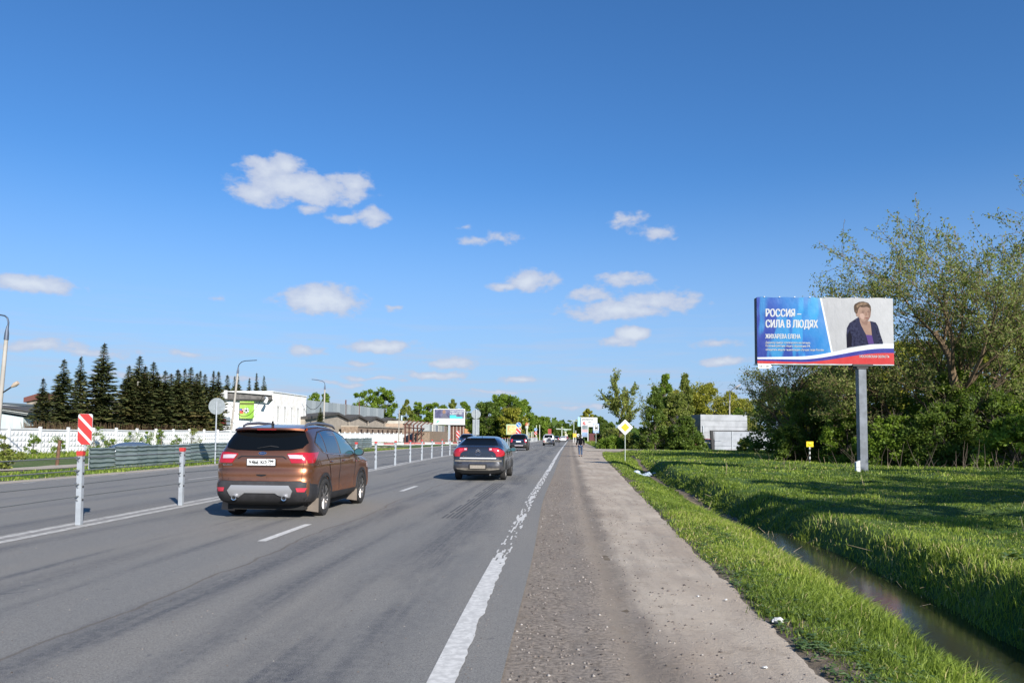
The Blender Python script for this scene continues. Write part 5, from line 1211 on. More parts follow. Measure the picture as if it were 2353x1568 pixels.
mb = MB(); mb.prism([(X0 - 15.8 + .03, zb0 - .24), (X0 - 15.8 + .55, zb0 - .24), (X0 - 15.8 + .66, zb0 - .14), (X0 - 15.8 + .55, zb0 - .02), (X0 - 15.8 + .03, zb0 - .02)], 'y', .0, .015); tg = mb.build('phone_tag', M_WSIGN, t)
lettering('728-11-88', .12, M_INK, tg, (X0 - 15.8 + .06, -.003, zb0 - .18), .9)

for k_, m_ in MATS.items():
    if k_.startswith('print_'): m_.node_tree.nodes['Principled BSDF'].inputs['Specular IOR Level'].default_value = .08

# ------------------------------------------------------------------ second billboard, across the road
B2 = 150; pA, pB = at(996, 957, B2), at(1068, 957, B2); zA, zB = at(1032, 975, B2).z, at(1032, 938.5, B2).z; xm = (pA.x + pB.x) / 2; w2 = pB.x - pA.x
t = thing('billboard', 'white-framed billboard with a dark photo, left of the dark grey saloon', 'billboard', (xm, B2, 0), 0)
mb = MB(); mb.box((0, 0, (zA + zB) / 2), (w2, .4, zB - zA)); mb.build('panel_box', M_WSIGN, t)
mb = MB(); mb.box((0, .1, zA / 2 - .3), (.4, .4, zA + .6)); mb.build('column', M_ZINC, t)
u2 = lambda a: -w2 / 2 + a * w2
v2 = lambda b: zA + b * (zB - zA)
def brect(name, a0, a1, b0, b1, m, dy): mb = MB(); mb.box(((u2(a0) + u2(a1)) / 2, -.21 - dy, (v2(b0) + v2(b1)) / 2), (u2(a1) - u2(a0), .012, v2(b1) - v2(b0))); return mb.build(name, m, t)
brect('photo_field', .03, .97, .40, .95, mat('dark_violet_print', (.05, .05, .11), .6, col2=(.16, .16, .26), vscale=.7), .0)
mb = MB(); P = [(.24, .40), (.27, .62), (.31, .72), (.36, .72), (.42, .60), (.47, .40)]; mb.prism([(u2(a), v2(b)) for a, b in P], 'y', -.235, -.228); mb.build('printed_figure', mat('print_figure', (.10, .10, .14), .6), t)
mb = MB(); mb.ell((u2(.335), -.23, v2(.80)), (.32, .01, .42), 12, 8); mb.build('printed_head', M_SKN, t)
brect('teal_band', .52, .92, .40, .50, mat('teal_print', (.05, .50, .50), .6), .015); brect('teal_band', .52, .72, .50, .60, mat('teal_print', (.05, .50, .50), .6), .015)
mb = MB(); mb.prism([(u2(.08), v2(.07)), (u2(.13), v2(.25)), (u2(.20), v2(.23))], 'y', -.235, -.215); mb.build('green_mark', mat('green_print', (.04, .45, .28), .6), t)
brect('outlined_box', .52, .84, .14, .23, mat('pale_teal', (.4, .66, .66), .6), .005)
lettering('Новая скорость', .52, M_TXT, t, (u2(.52), -.235, v2(.80)), .75, .02); lettering('в движении?', .52, M_TXT, t, (u2(.52), -.235, v2(.66)), .75, .02)
# third billboard, behind the black tall car
B3 = 190; pA, pB = at(1163, 975, B3), at(1197, 975, B3); zA, zB = at(1180, 998, B3).z, at(1180, 974, B3).z; xm = (pA.x + pB.x) / 2; w3 = pB.x - pA.x
t = thing('billboard', 'small distant green-edged billboard with orange food print', 'billboard', (xm, B3, 0), 0)
mb = MB(); mb.box((0, 0, (zA + zB) / 2), (w3, .4, zB - zA)); mb.build('panel_box', mat('pale_green_frame', (.33, .44, .25), .6), t)
mb = MB(); mb.box((0, .05, zA / 2), (.35, .3, zA)); mb.build('column', M_ZINC, t)
mb = MB(); mb.box((.1, -.21, (zA + zB) / 2 - .1), (w3 * .88, .02, (zB - zA) * .82)); mb.build('orange_field', mat('orange_print', (.62, .28, .10), .6, col2=(.75, .50, .22), vscale=1.1), t)
for x in (-.5, .55): mb = MB(); mb.ell((x, -.225, (zA + zB) / 2), (.62, .01, .5), 14, 8); mb.build('printed_bun', mat('bun_print', (.75, .42, .12), .6, col2=(.8, .6, .3), vscale=2), t)

# ------------------------------------------------------------------ pedestrian
def skin_mesh(name, verts, edges, radii, m, parent, lvl=1):
    me = bpy.data.meshes.new(name); me.from_pydata(verts, edges, []); o = bpy.data.objects.new(name, me); C.objects.link(o)
    md = o.modifiers.new('s', 'SKIN'); md.use_smooth_shade = True
    for i, r in enumerate(radii): me.skin_vertices[0].data[i].radius = (r if hasattr(r, '__len__') else (r, r)); me.skin_vertices[0].data[i].use_root = (i == 0)
    sb = o.modifiers.new('u', 'SUBSURF'); sb.levels = sb.render_levels = lvl
    dg = bpy.context.evaluated_depsgraph_get(); me2 = bpy.data.meshes.new_from_object(o.evaluated_get(dg)); me2.materials.clear(); me2.materials.append(m)
    bpy.data.objects.remove(o); o2 = link(name, me2, parent); return o2
X, Y = G(1333, 1048)
t = thing('person', 'person in a black jacket and blue jeans walking away along the dirt shoulder', 'person', (X, Y, .0), .03); t.scale = (.95, .95, .93)
M_SK = mat('skin', (.50, .32, .24), .6); M_JKT = mat('black_jacket', (.005, .005, .007), .9, spec=.1, bump=.1, bscale=12); M_JN = mat('blue_jeans', (.05, .085, .16), .85, var=.35, vscale=7); M_HAIR = mat('dark_hair', (.02, .016, .014), .6)
bv = [(0, 0, .98), (0, 0, 1.12), (0, .01, 1.32), (0, .01, 1.47), (0, -.01, 1.54), (0, -.02, 1.63), (0, -.02, 1.72),
      (.20, 0, 1.42), (.26, -.04, 1.14), (.28, .05, .90), (.285, .08, .82), (-.20, 0, 1.42), (-.27, .02, 1.14), (-.29, .08, .90), (-.29, .10, .82),
      (.10, .0, .90), (.11, .10, .50), (.11, .02, .10), (.11, .12, .04), (-.10, 0, .90), (-.10, -.06, .50), (-.10, -.20, .12), (-.10, -.10, .04)]
be = [(0, 1), (1, 2), (2, 3), (3, 4), (4, 5), (5, 6), (3, 7), (7, 8), (8, 9), (9, 10), (3, 11), (11, 12), (12, 13), (13, 14), (0, 15), (15, 16), (16, 17), (17, 18), (0, 19), (19, 20), (20, 21), (21, 22)]
br_ = [(.15, .11), (.14, .10), (.17, .11), (.12, .09), .055, (.075, .09), (.07, .085), .07, .05, .035, .03, .07, .05, .035, .03, .09, .065, .045, .04, .09, .065, .045, .04]
skin_mesh('body', bv, be, br_, M_SK, t)
skin_mesh('jacket', [(0, 0, .88), (0, 0, 1.12), (0, .01, 1.34), (0, .01, 1.47), (0, 0, 1.53), (.21, 0, 1.42), (.275, -.04, 1.14), (.29, .045, .92), (-.21, 0, 1.42), (-.28, .02, 1.14), (-.30, .075, .92)], [(0, 1), (1, 2), (2, 3), (3, 4), (3, 5), (5, 6), (6, 7), (3, 8), (8, 9), (9, 10)],
          [(.21, .15), (.19, .14), (.21, .14), (.15, .11), .08, .09, .072, .058, .09, .072, .058], M_JKT, t)
skin_mesh('jeans', [(0, 0, .95), (.10, .0, .86), (.11, .10, .50), (.11, .02, .09), (-.10, 0, .86), (-.10, -.06, .50), (-.10, -.20, .11)], [(0, 1), (1, 2), (2, 3), (0, 4), (4, 5), (5, 6)], [(.17, .12), .105, .085, .068, .105, .085, .068], M_JN, t)
mb = MB(); mb.ell((0, -.02, 1.685), (.112, .122, .125), 14, 10); mb.ell((0, -.02, 1.56), (.095, .10, .09), 12, 8); mb.build('hood', M_HAIR, t, 80)
for sg, x, y, z in ((1, .285, .09, .80), (-1, -.29, .11, .80)):
    mb = MB(); mb.ell((x, y, z), (.022, .035, .05), 8, 6)
    for k in range(4): mb.tube([(x, y - .025 + .017 * k, z - .03), (x - sg * .004, y - .022 + .018 * k, z - .075), (x - sg * .012, y - .02 + .018 * k, z - .10 + .008 * abs(k - 1))], [.009, .008, .006], 5)
    mb.tube([(x, y + .03, z), (x - sg * .01, y + .05, z - .03), (x - sg * .012, y + .052, z - .05)], [.010, .009, .007], 5); mb.build('hand', M_SK, t, 80)
for x, y in ((.11, .08), (-.10, -.14)):
    mb = MB(); mb.ell((x, y, .045), (.05, .13, .045), 10, 6); mb.build('shoe', M_BLK, t, 80)
# ------------------------------------------------------------------ concrete panel fence on the far side
M_CONC = mat('whitewashed_concrete', (.72, .72, .72), .85, var=.10, vscale=1.5, col2=(.62, .62, .62), bump=.15, bscale=20)
FZ = -.56
def fence_panel():
    mb = MB(); L, Hh = 3.82, 2.42; y0 = -.06
    mb.box((L / 2, .03, Hh / 2 + .02), (L, .08, Hh))
    mb.box((L / 2, -.03, Hh - .03), (L, .10, .12)); mb.box((L / 2, -.04, .12), (L, .10, .20)); mb.box((.06, -.04, Hh / 2), (.12, .10, Hh - .34)); mb.box((L - .06, -.04, Hh / 2), (.12, .10, Hh - .34))
    nx_, nz_ = 7, 4; w = (L - .30) / nx_; h = (Hh - .46) / nz_
    for i in range(nx_):
        for j in range(nz_):
            a, b = .15 + i * w, .26 + j * h; g_ = .012
            mb.add([(a + g_, -.012, b + g_), (a + w - g_, -.012, b + g_), (a + w - g_, -.012, b + h - g_), (a + g_, -.012, b + h - g_), (a + w / 2, -.10, b + h / 2)], [(0, 1, 4), (1, 2, 4), (2, 3, 4), (3, 0, 4)])
    return mb.mesh('fence_panel', M_CONC)
PM = fence_panel(); mb = MB(); mb.box((0, -.03, 1.28), (.2, .22, 2.66)); FP = mb.mesh('fence_post', M_CONC)
t = thing('concrete_fence', 'long whitewashed concrete panel fence with moulded diamond panels across the road', 'fence', (-45.3, 52, FZ), 0)
px_, py_ = 0.0, 0.0
for i in range(66):
    Yw = 52 + py_
    ang = atan2(1, .080 if Yw < 200 else .125)         # heading in the xy plane
    dx, dy = cos(ang), sin(ang)
    o = link('post', FP, t); o.location = (px_, py_, rng.uniform(-.03, .03)); o.rotation_euler = (0, 0, ang)
    o = link('panel', PM, t); o.location = (px_ + dx * .09, py_ + dy * .09, rng.uniform(-.06, .05) - .02); o.rotation_euler = (0, rng.uniform(-.008, .008), ang)
    px_ += dx * 4.0; py_ += dy * 4.0
fence_end = (-45.3 + px_, 52 + py_)

# corrugated sheets along the road
M_CORR = [mat('corrugated_sheet_%d' % i, c, .5, .35, var=.22, vscale=1.3) for i, c in enumerate([(.27, .325, .31), (.30, .355, .345), (.24, .295, .285)])]
M_CORR = [m for m in M_CORR]
def corr_mesh(L, Hh, seed):
    r_ = random.Random(seed); n = 34; mb = MB(); k = 7
    for j in range(n + 1):
        z = Hh * j / n; ph = (z / (Hh / 5.0)) % 1; d = .0 if ph < .62 else -.055 if .70 < ph < .92 else -.03
        for i in range(k):
            x = L * i / (k - 1); mb.v.append((x, d - .004 + .012 * sin(i * 1.7 + seed + z * 2), z + .01 * sin(i * 2.1 + seed)))
    for j in range(n):
        for i in range(k - 1): a_ = j * k + i; mb.f.append([a_, a_ + 1, a_ + k + 1, a_ + k]); mb.m.append(0)
    o_ = len(mb.v); mb.v += [(x, y + .02, z) for x, y, z in mb.v]; mb.f += [[i + o_ for i in f][::-1] for f in list(mb.f)]; mb.m += [0] * (len(mb.f) - len(mb.m))
    return mb.mesh('sheet', M_CORR[seed % 3])
CS = [corr_mesh(2.06, .93, i) for i in range(3)]
FL = sorted([(G(205, 1083, -.06)), (G(330, 1072, -.06)), (G(505, 1057, -.06)), (G(650, 1044, -.06)), (G(858, 1027, -.06))], key=lambda p: p[1])
t = thing('corrugated_fence', 'low grey green corrugated sheet fence beside the opposite carriageway', 'fence', (FL[0][0], FL[0][1], 0), 0)
def lerpline(P, s_):
    for a, b in zip(P, P[1:]):
        d = sqrt((b[0] - a[0]) ** 2 + (b[1] - a[1]) ** 2)
        if s_ <= d: return (a[0] + (b[0] - a[0]) * s_ / d, a[1] + (b[1] - a[1]) * s_ / d)
        s_ -= d
    return None
s_ = 0; k = 0
while True:
    a = lerpline(FL, s_); b = lerpline(FL, s_ + 2.0)
    if a is None or b is None: break
    wv_ = .04 * sin(s_ * .45); z = float(tz(a[0], a[1])) * .6 + .0
    o = link('sheet', CS[k % 3], t); o.location = (a[0] - FL[0][0] + wv_, a[1] - FL[0][1], z + rng.uniform(-.008, .008) + .02 * sin(s_ * .3)); ang = atan2(b[1] - a[1], b[0] - a[0])
    o.rotation_euler = (rng.uniform(-.015, .015), rng.uniform(-.006, .006), ang + rng.uniform(-.008, .008)); o.scale = (1, 1, 1.0 + min(.4, s_ * .0045))
    mb = MB(); mb.box((0, .1, .45), (.06, .06, .88)); o2 = mb.build('fence_post', M_ZINC, t); o2.location = (a[0] - FL[0][0] - .07, a[1] - FL[0][1] + .02, z); s_ += 2.0; k += 1
# old post left of the car
X, Y = G(131, 1058, -.2)
t = thing('rusty_post', 'short rusty brown post standing alone in the grass before the concrete fence', 'post', (X, Y, float(tz(X, Y))), 0); t.rotation_euler = (0, .08, 0)
mb = MB(); mb.tube([(0, 0, -.1), (0, 0, 1.55)], .10, 8); mb.build('post_body', mat('rusty_brown', (.16, .085, .05), .9, var=.4, vscale=4), t, 60)
mb = MB(); mb.box((0, 0, 1.56), (.20, .20, .04)); mb.build('cap', mat('rusty_brown', (0, 0, 0)), t)
# red and white road barrier blocks
t0_ = None
for i, (x, c) in enumerate([(868, 'w'), (890, 'r'), (912, 'w'), (936, 'r'), (958, 'r'), (980, 'w'), (1003, 'r'), (1020, 'w'), (1040, 'r')]):
    X, Y = G(x, 1021.5 - (x - 868) * .012, 0); t = thing('barrier_block', '%s low plastic road block, %s in the row right of the corrugated fence end' % ('red' if c == 'r' else 'white', ORD[i]), 'road block', (X - .2, Y, -.02), 0, 'red and white road blocks before the concrete fence')
    mb = MB(); w_ = 1.05 + (x - 868) * .0042
    mb.prism([(-w_, 0), (w_, 0), (w_, .12), (w_ * .98, .36), (-w_ * .98, .36), (-w_, .18)], 'y', -.2, .2); mb.build('block_body', mat('faded_red_block', (.42, .10, .085), .7, var=.2, vscale=2) if c == 'r' else M_WSIGN, t)
    mb = MB(); mb.box((0, 0, .04), (w_ * 2.02, .5, .10)); mb.build('foot', M_WSIGN, t)

# ------------------------------------------------------------------ buildings across the road
M_WHT = mat('white_painted_wall', (.76, .76, .75), .85, var=.10, vscale=.6, bump=.1, bscale=4)
M_OLD = mat('flaking_white_wall', (.80, .79, .77), .9, col2=(.72, .68, .62), vscale=1.1)
M_ROOF = mat('dark_roof', (.07, .065, .06), .9, var=.3, vscale=1)
M_PANE = mat('window_pane', (.05, .06, .07), .15, spec=.5); M_PANEW = mat('whitewashed_pane', (.42, .42, .40), .6, var=.2, vscale=2)
M_BEIGE = mat('beige_render', (.36, .31, .25), .9, var=.18, vscale=.7); M_GREYP = mat('grey_profile_sheet', (.30, .33, .34), .5, .2, var=.12, vscale=.6)
M_BRK = mat('brick_brown', (.30, .22, .16), .9, var=.35, vscale=2.5); M_RUST = mat('rust_steel', (.13, .05, .035), .85, var=.4, vscale=3)
M_RTRK = mat('faded_red_metal', (.42, .055, .03), .6, var=.35, vscale=1.5)
def wallbox(parent, name, p, q, z0, z1, d, m, n=(0, 1)):
    """upright slab from p to q (xy), thickness d going back along n, top heights z1 may be a pair"""
    za, zb = z1 if hasattr(z1, '__len__') else (z1, z1)
    mb = MB(); P = [(p[0], p[1]), (q[0], q[1]), (q[0] + n[0] * d, q[1] + n[1] * d), (p[0] + n[0] * d, p[1] + n[1] * d)]
    mb.v = [(x, y, z0) for x, y in P] + [(P[0][0], P[0][1], za), (P[1][0], P[1][1], zb), (P[2][0], P[2][1], zb), (P[3][0], P[3][1], za)]
    mb.f = [[0, 1, 2, 3], [4, 5, 6, 7], [0, 1, 5, 4], [1, 2, 6, 5], [2, 3, 7, 6], [3, 0, 4, 7]]; mb.m = [0] * 6
    return mb.build(name, m, parent)
YB = 150.0
c0 = at(627, 900, YB); far_ = at(704, 910.6, 168); left_ = at(512, 897, YB - 1.5)
t = thing('white_office_building', 'white flat-roofed building with five tall narrow windows and a green ball poster', 'building', (c0.x, YB, 0), 0)
L = lambda v: (v.x - c0.x, v.y - YB)
dxx, dyy = far_.x - c0.x, far_.y - YB; LL = sqrt(dxx ** 2 + dyy ** 2); ux, uy = dxx / LL, dyy / LL; angw = atan2(uy, ux)
wallbox(t, 'main_block', (0, 0), (dxx, dyy), -1, (c0.z, c0.z), 11, M_OLD, (-uy, ux))
mb = MB(); mb.v = [(0 + .15 * 1, -.2, c0.z), (dxx + .15, dyy, c0.z), (dxx - uy * 11, dyy + ux * 11, c0.z), (-uy * 11, ux * 11, c0.z)]; mb.v += [(x, y, z + .18) for x, y, z in mb.v]; mb.f = [[0, 1, 2, 3], [4, 5, 6, 7], [0, 1, 5, 4], [1, 2, 6, 5], [2, 3, 7, 6], [3, 0, 4, 7]]; mb.m = [0] * 6; mb.build('parapet', M_WHT, t)
for i, (xa, xb, yt, ybm) in enumerate([(1062, 1108, 330, 497), (1165, 1205, 342, 505), (1250, 1290, 350, 515), (1332, 1368, 360, 518), (1418, 1452, 368, 525)]):
    f_ = .10 + i * .195; s0 = f_ * LL; w_ = 1.15; zt_ = c0.z - 2.55; zbm = c0.z - 6.1
    for nm, m, wd, hh, dz, off_, in (('window_frame', M_WHT, w_, zt_ - zbm, 0, .06),):
        mb = MB()
        for a, b, c_, d_ in ((0, w_, zbm, zbm + .12), (0, w_, zt_ - .12, zt_), (0, .10, zbm, zt_), (w_ - .10, w_, zbm, zt_), (w_ / 2 - .04, w_ / 2 + .04, zbm, zt_)): mb.box(((a + b) / 2, -off_, (c_ + d_) / 2), (b - a, .10, d_ - c_))
        fr = mb.build(nm, m, t); fr.location = (ux * s0 + uy * .02, uy * s0 - ux * .02, 0); fr.rotation_euler = (0, 0, angw)
        mb = MB(); mb.box((w_ / 2, -.02, (zbm + zt_) / 2), (w_ - .1, .04, zt_ - zbm - .1)); mb.build('pane', mat('pale_pane', (.20, .20, .18), .5, var=.35, vscale=.9), fr)
        mb = MB(); mb.box((w_ / 2, -.12, zbm - .06), (w_ + .2, .22, .08)); mb.build('sill', M_WHT, fr)
        mb = MB(); mb.box((w_ / 2, -.035, zt_ - .3), (w_ - .1, .05, .38)); mb.build('painted_lintel_shade', mat('lintel_shade_dark', (.12, .11, .09), .8), fr)  # dark strip paints the shade under the lintel
mb = MB(); mb.box((.35, -.02, c0.z - 7.8), (.75, .08, 1.2)); o = mb.build('small_window', M_PANE, t); o.location = (ux * LL * .52, uy * LL * .52, 0); o.rotation_euler = (0, 0, angw)
lw = left_.x - c0.x
zL, zR = left_.z, at(622, 908, YB).z
wallbox(t, 'poster_wall', (lw, -1.2), (-.05, -.15), -1, zR - 1.0, 9, M_WHT)
mb = MB(); mb.prism([(lw - .2, zR - 1.0), (.0, zR - 1.0), (.0, zR - .75), (lw - .2, zR - .75)], 'y', -1.6, 8); mb.build('eaves', M_ROOF, t)
mb = MB(); mb.prism([(lw, zR - .75), (-.1, zR - .75), (-.1, zR), (lw, zL - .12)], 'y', -.6, 8); mb.build('gable', mat('weathered_planks', (.16, .15, .14), .9, var=.4, vscale=1.2), t)
mb = MB(); mb.prism([(lw - .25, zL - .12), (-.1, zR), (-.1, zR + .14), (lw - .25, zL + .04)], 'y', -1.0, 8); mb.build('roof', mat('pale_roof_edge', (.45, .44, .42), .8), t)
mb = MB(); mb.box((lw + .35, -1.15, zL - .9), (.7, .5, 2.0)); mb.build('corner_pier', M_WHT, t)
a_, b_ = at(659 * .9995, 944, YB), at(695, 0, YB)
pxl = lambda x, y: at((560 + x / 5.348) / 1.1934, (1040 + y / 5.348) / 1.1934, YB - 1.3)
A1, A2 = pxl(525, 318), pxl(727, 570)
mb = MB(); mb.box(((A1.x + A2.x) / 2 - c0.x, -1.42, (A1.z + A2.z) / 2), (A2.x - A1.x, .08, A1.z - A2.z)); po = mb.build('wall_poster', mat('poster_green', (.22, .42, .04), .6, col2=(.38, .52, .12), vscale=.5), t)
mb = MB(); mb.box(((A1.x + A2.x) / 2 - c0.x, -1.48, A1.z - .45), (A2.x - A1.x, .04, .38)); mb.build('title_band', mat('olive_print', (.12, .14, .03), .7), po)
B1 = pxl(622, 452); mb = MB(); P = [(B1.x - c0.x + .52 * cos(2 * pi * i / 20), B1.z + .52 * sin(2 * pi * i / 20)) for i in range(20)]; mb.prism(P, 'y', -1.53, -1.47); mb.build('printed_ball', M_WSIGN, po)
mb = MB(); P = [(B1.x - c0.x + .22 * cos(2 * pi * i / 5 + .3), B1.z + .22 * sin(2 * pi * i / 5 + .3)) for i in range(5)]; mb.prism(P, 'y', -1.57, -1.535)
for k in range(5): an = 2 * pi * k / 5 + .3; P = [(B1.x - c0.x + .42 * cos(an) + .1 * cos(2 * pi * i / 5), B1.z + .42 * sin(an) + .1 * sin(2 * pi * i / 5)) for i in range(5)]; mb.prism(P, 'y', -1.57, -1.535)
mb.build('ball_patches', M_INK, po)
for (x0_, x1_, y0_, y1_, c_) in ((527, 560, 425, 455, (.10, .12, .40)), (527, 575, 455, 495, (.55, .08, .06)), (555, 600, 425, 470, (.60, .35, .30))):
    A, B = pxl(x0_, y0_), pxl(x1_, y1_); mb = MB(); mb.box(((A.x + B.x) / 2 - c0.x, -1.50, (A.z + B.z) / 2), (B.x - A.x, .05, A.z - B.z)); mb.build('flag_print', mat('flagp%d' % y0_ + str(x0_), c_, .6), po)
A, B = pxl(245, 547), pxl(380, 665); mb = MB(); mb.box(((A.x + B.x) / 2 - c0.x, -1.33, (A.z + B.z) / 2), (B.x - A.x, .12, A.z - B.z)); mb.build('grey_gate', mat('grey_gate_paint', (.16, .19, .22), .6), t)
A, B = pxl(895, 262), pxl(945, 350); mb = MB(); mb.bar((A.x - c0.x, -1.3, A.z), (B.x - c0.x, -2.4, A.z - .2), .3); mb.tube([(B.x - c0.x, -2.3, A.z - .3), (B.x - c0.x - .3, -2.7, B.z)], [.25, .34], 8); mb.build('floodlight', M_WHT, t)

# grey profiled screen and zig-zag roofed hall
c1, c2 = at(704, 918, 175), at(881, 938.5, 235)
t = thing('metal_screen', 'high grey profiled metal screen above the zigzag roofed hall', 'screen wall', (c1.x, c1.y, 0), 0)
dx_, dy_ = c2.x - c1.x, c2.y - c1.y; Ls = sqrt(dx_ ** 2 + dy_ ** 2); ang = atan2(dy_, dx_)
zlo1 = at(704, 947, 175).z
npan = 22
prof = []
for i in range(13): prof += [(i / 12.0, 0 if i % 2 else -.10)]
for k in range(npan):
    wp = Ls / npan; mb = MB(); zt_ = c1.z + (c2.z - c1.z) * k / npan + rng.uniform(-.06, .06)
    n_ = len(prof); mb.v = [(u * wp * .985, y, z) for z in (zlo1 - 1, zt_) for u, y in prof] + [(u * wp * .985, y + .06, z) for z in (zlo1 - 1, zt_) for u, y in prof]
    for i in range(n_ - 1): mb.f += [[i, i + 1, n_ + i + 1, n_ + i], [2 * n_ + i, 2 * n_ + i + 1, 3 * n_ + i + 1, 3 * n_ + i], [n_ + i, n_ + i + 1, 3 * n_ + i + 1, 3 * n_ + i]]; mb.m += [0] * 3
    o = mb.build('sheet', mat('screen_sheet%d' % (k % 3), [(.23, .26, .27), (.27, .30, .31), (.21, .24, .255)][k % 3], .5, .2), t); o.location = (cos(ang) * wp * k, sin(ang) * wp * k, 0); o.rotation_euler = (0, 0, ang)
for f_ in (.44, .62): mb = MB(); mb.box((0, -.35, c1.z * .5 + 3.2), (.28, .28, c1.z - 4)); o = mb.build('steel_mast', M_RUST, t); o.location = (cos(ang) * Ls * f_, sin(ang) * Ls * f_, 0)
# hall : front follows the fence direction
h1 = at(700, 960, 165)
def hx(px, py, Y0=165.0, slope=.10):              # point on the hall front line through h1, from the photo column
    k = (px - PCX) / F; Yh = (h1.x - slope * h1.y) / (k - slope); p = at(px, py, Yh); return p
t = thing('zigzag_roof_hall', 'long beige industrial hall with a dark zigzag roof edge', 'building', (h1.x, h1.y, 0), 0)
pts = [(700, 961), (738, 955), (772, 950), (798, 963), (821, 955), (842, 966), (860, 958.5), (881, 967), (897, 961), (921, 968), (943, 971)]
V = [hx(x, y + 1.6) for x, y in pts]; segs = []
nrm = Vector((-1, .1, 0)).normalized()
for i, (a, b) in enumerate(zip(V, V[1:])):
    mb = MB(); q = [(a.x, a.y, -1), (b.x, b.y, -1), (b.x, b.y, b.z), (a.x, a.y, a.z)]; q += [(x + nrm.x * 14, y + nrm.y * 14, z) for x, y, z in q]
    q = [(x - h1.x, y - h1.y, z) for x, y, z in q]; mb.v = q; mb.f = [[0, 1, 2, 3], [4, 5, 6, 7], [0, 3, 7, 4], [1, 2, 6, 5]]; mb.m = [0] * 4; mb.build('wall_bay', M_BEIGE, t)
    mb = MB(); e_ = -nrm * .6; q = [(a.x + e_.x, a.y + e_.y, a.z), (b.x + e_.x, b.y + e_.y, b.z), (b.x + e_.x, b.y + e_.y, b.z + .55), (a.x + e_.x, a.y + e_.y, a.z + .55)]; q += [(x + nrm.x * 15, y + nrm.y * 15, z + .3) for x, y, z in q]
    q = [(x - h1.x, y - h1.y, z) for x, y, z in q]; mb.v = q; mb.f = [[0, 1, 2, 3], [4, 5, 6, 7], [0, 1, 5, 4], [3, 2, 6, 7], [0, 3, 7, 4], [1, 2, 6, 5]]; mb.m = [0] * 6; mb.build('roof_edge', M_ROOF, t)
for x in (798, 842, 881): p_ = hx(x, 966); mb = MB(); mb.tube([(p_.x - h1.x + .45, p_.y - h1.y - .2, -.8), (p_.x - h1.x + .45, p_.y - h1.y - .2, p_.z - .2)], .12, 6); mb.build('drainpipe', M_BEIGE, t)
# low brick store with openings
f_off = 5.0
p1, p2 = hx(775, 979), hx(945, 982); nn = -nrm * f_off
t = thing('brick_store', 'low weathered brick store with a row of small dark openings above the white fence', 'building', (p1.x, p1.y, 0), 0)
q1 = (nn.x, nn.y); q2 = (p2.x - p1.x + nn.x, p2.y - p1.y + nn.y)
sx = p1.y / (p1.y + nn.y) if True else 1
ztop = p1.z - .05
wallbox(t, 'wall', q1, q2, -1, (ztop, ztop - .1), 4, M_BRK, (nrm.x, nrm.y))
wallbox(t, 'ledge', (q1[0] - nrm.x * .25, q1[1]), (q2[0] - nrm.x * .25, q2[1]), ztop, ztop + .35, 4.4, M_BEIGE, (nrm.x, nrm.y))
Lq = sqrt((q2[0] - q1[0]) ** 2 + (q2[1] - q1[1]) ** 2); aq = atan2(q2[1] - q1[1], q2[0] - q1[0])
for k in range(15):
    f_ = .04 + k * .063 + rng.uniform(-.008, .008); mb = MB(); mb.box((0, -.02, ztop - 1.15), (1.25, .12, 1.25)); o = mb.build('window', mat('dark_opening', (.045, .025, .018), .8), t); o.location = (q1[0] + (q2[0] - q1[0]) * f_, q1[1] + (q2[1] - q1[1]) * f_, 0); o.rotation_euler = (0, 0, aq)
# brown frame of slanting beams
p1 = at(930, 968, 190)
t = thing('steel_frame', 'row of rust brown steel posts with slanted top beams by the hall', 'steel frame', (p1.x, 190, 0), 0)
for k, (x, yt) in enumerate([(931, 967), (940, 968), (950, 969), (959, 970), (968, 971), (976, 972), (984, 973)]):
    Yk = 190 + k * 5.5; q = at(x, yt, Yk); mb = MB(); mb.bar((q.x - p1.x, Yk - 190, -.8), (q.x - p1.x, Yk - 190, q.z - .6), .34); mb.build('post', M_RUST, t)
    mb = MB(); mb.bar((q.x - p1.x - .3, Yk - 190, q.z - 1.0), (q.x - p1.x + 1.3, Yk - 190, q.z + .35), .3); mb.build('slanted_beam', M_RUST, t)
mb = MB(); q = at(986, 975, 190 + 33); mb.bar((0, 0, p1.z - 1.4), (q.x - p1.x, 33, q.z - 1.2), .3); mb.bar((0, 0, p1.z - 2.6), (q.x - p1.x, 33, q.z - 2.6), .2); mb.build('rail', M_RUST, t)
wallb = thing('low_workshop', 'low workshop with a pale roof strip behind the rust brown frame', 'building', (at(925, 975, 230).x, 230, 0), 0)
a, b = at(921, 966, 230), at(1000, 971, 268); wallbox(wallb, 'wall', (0, 0), (b.x - a.x, 38), -1, (a.z - .8, b.z - .8), 10, mat('peach_wall', (.42, .32, .24), .9, var=.2, vscale=.8), (-1, .1)); wallbox(wallb, 'roof', (.4, 0), (b.x - a.x + .4, 38), a.z - .8, (a.z, b.z), 11, mat('pale_roof_sheet', (.48, .45, .38), .8, var=.2, vscale=.4), (-1, .1))
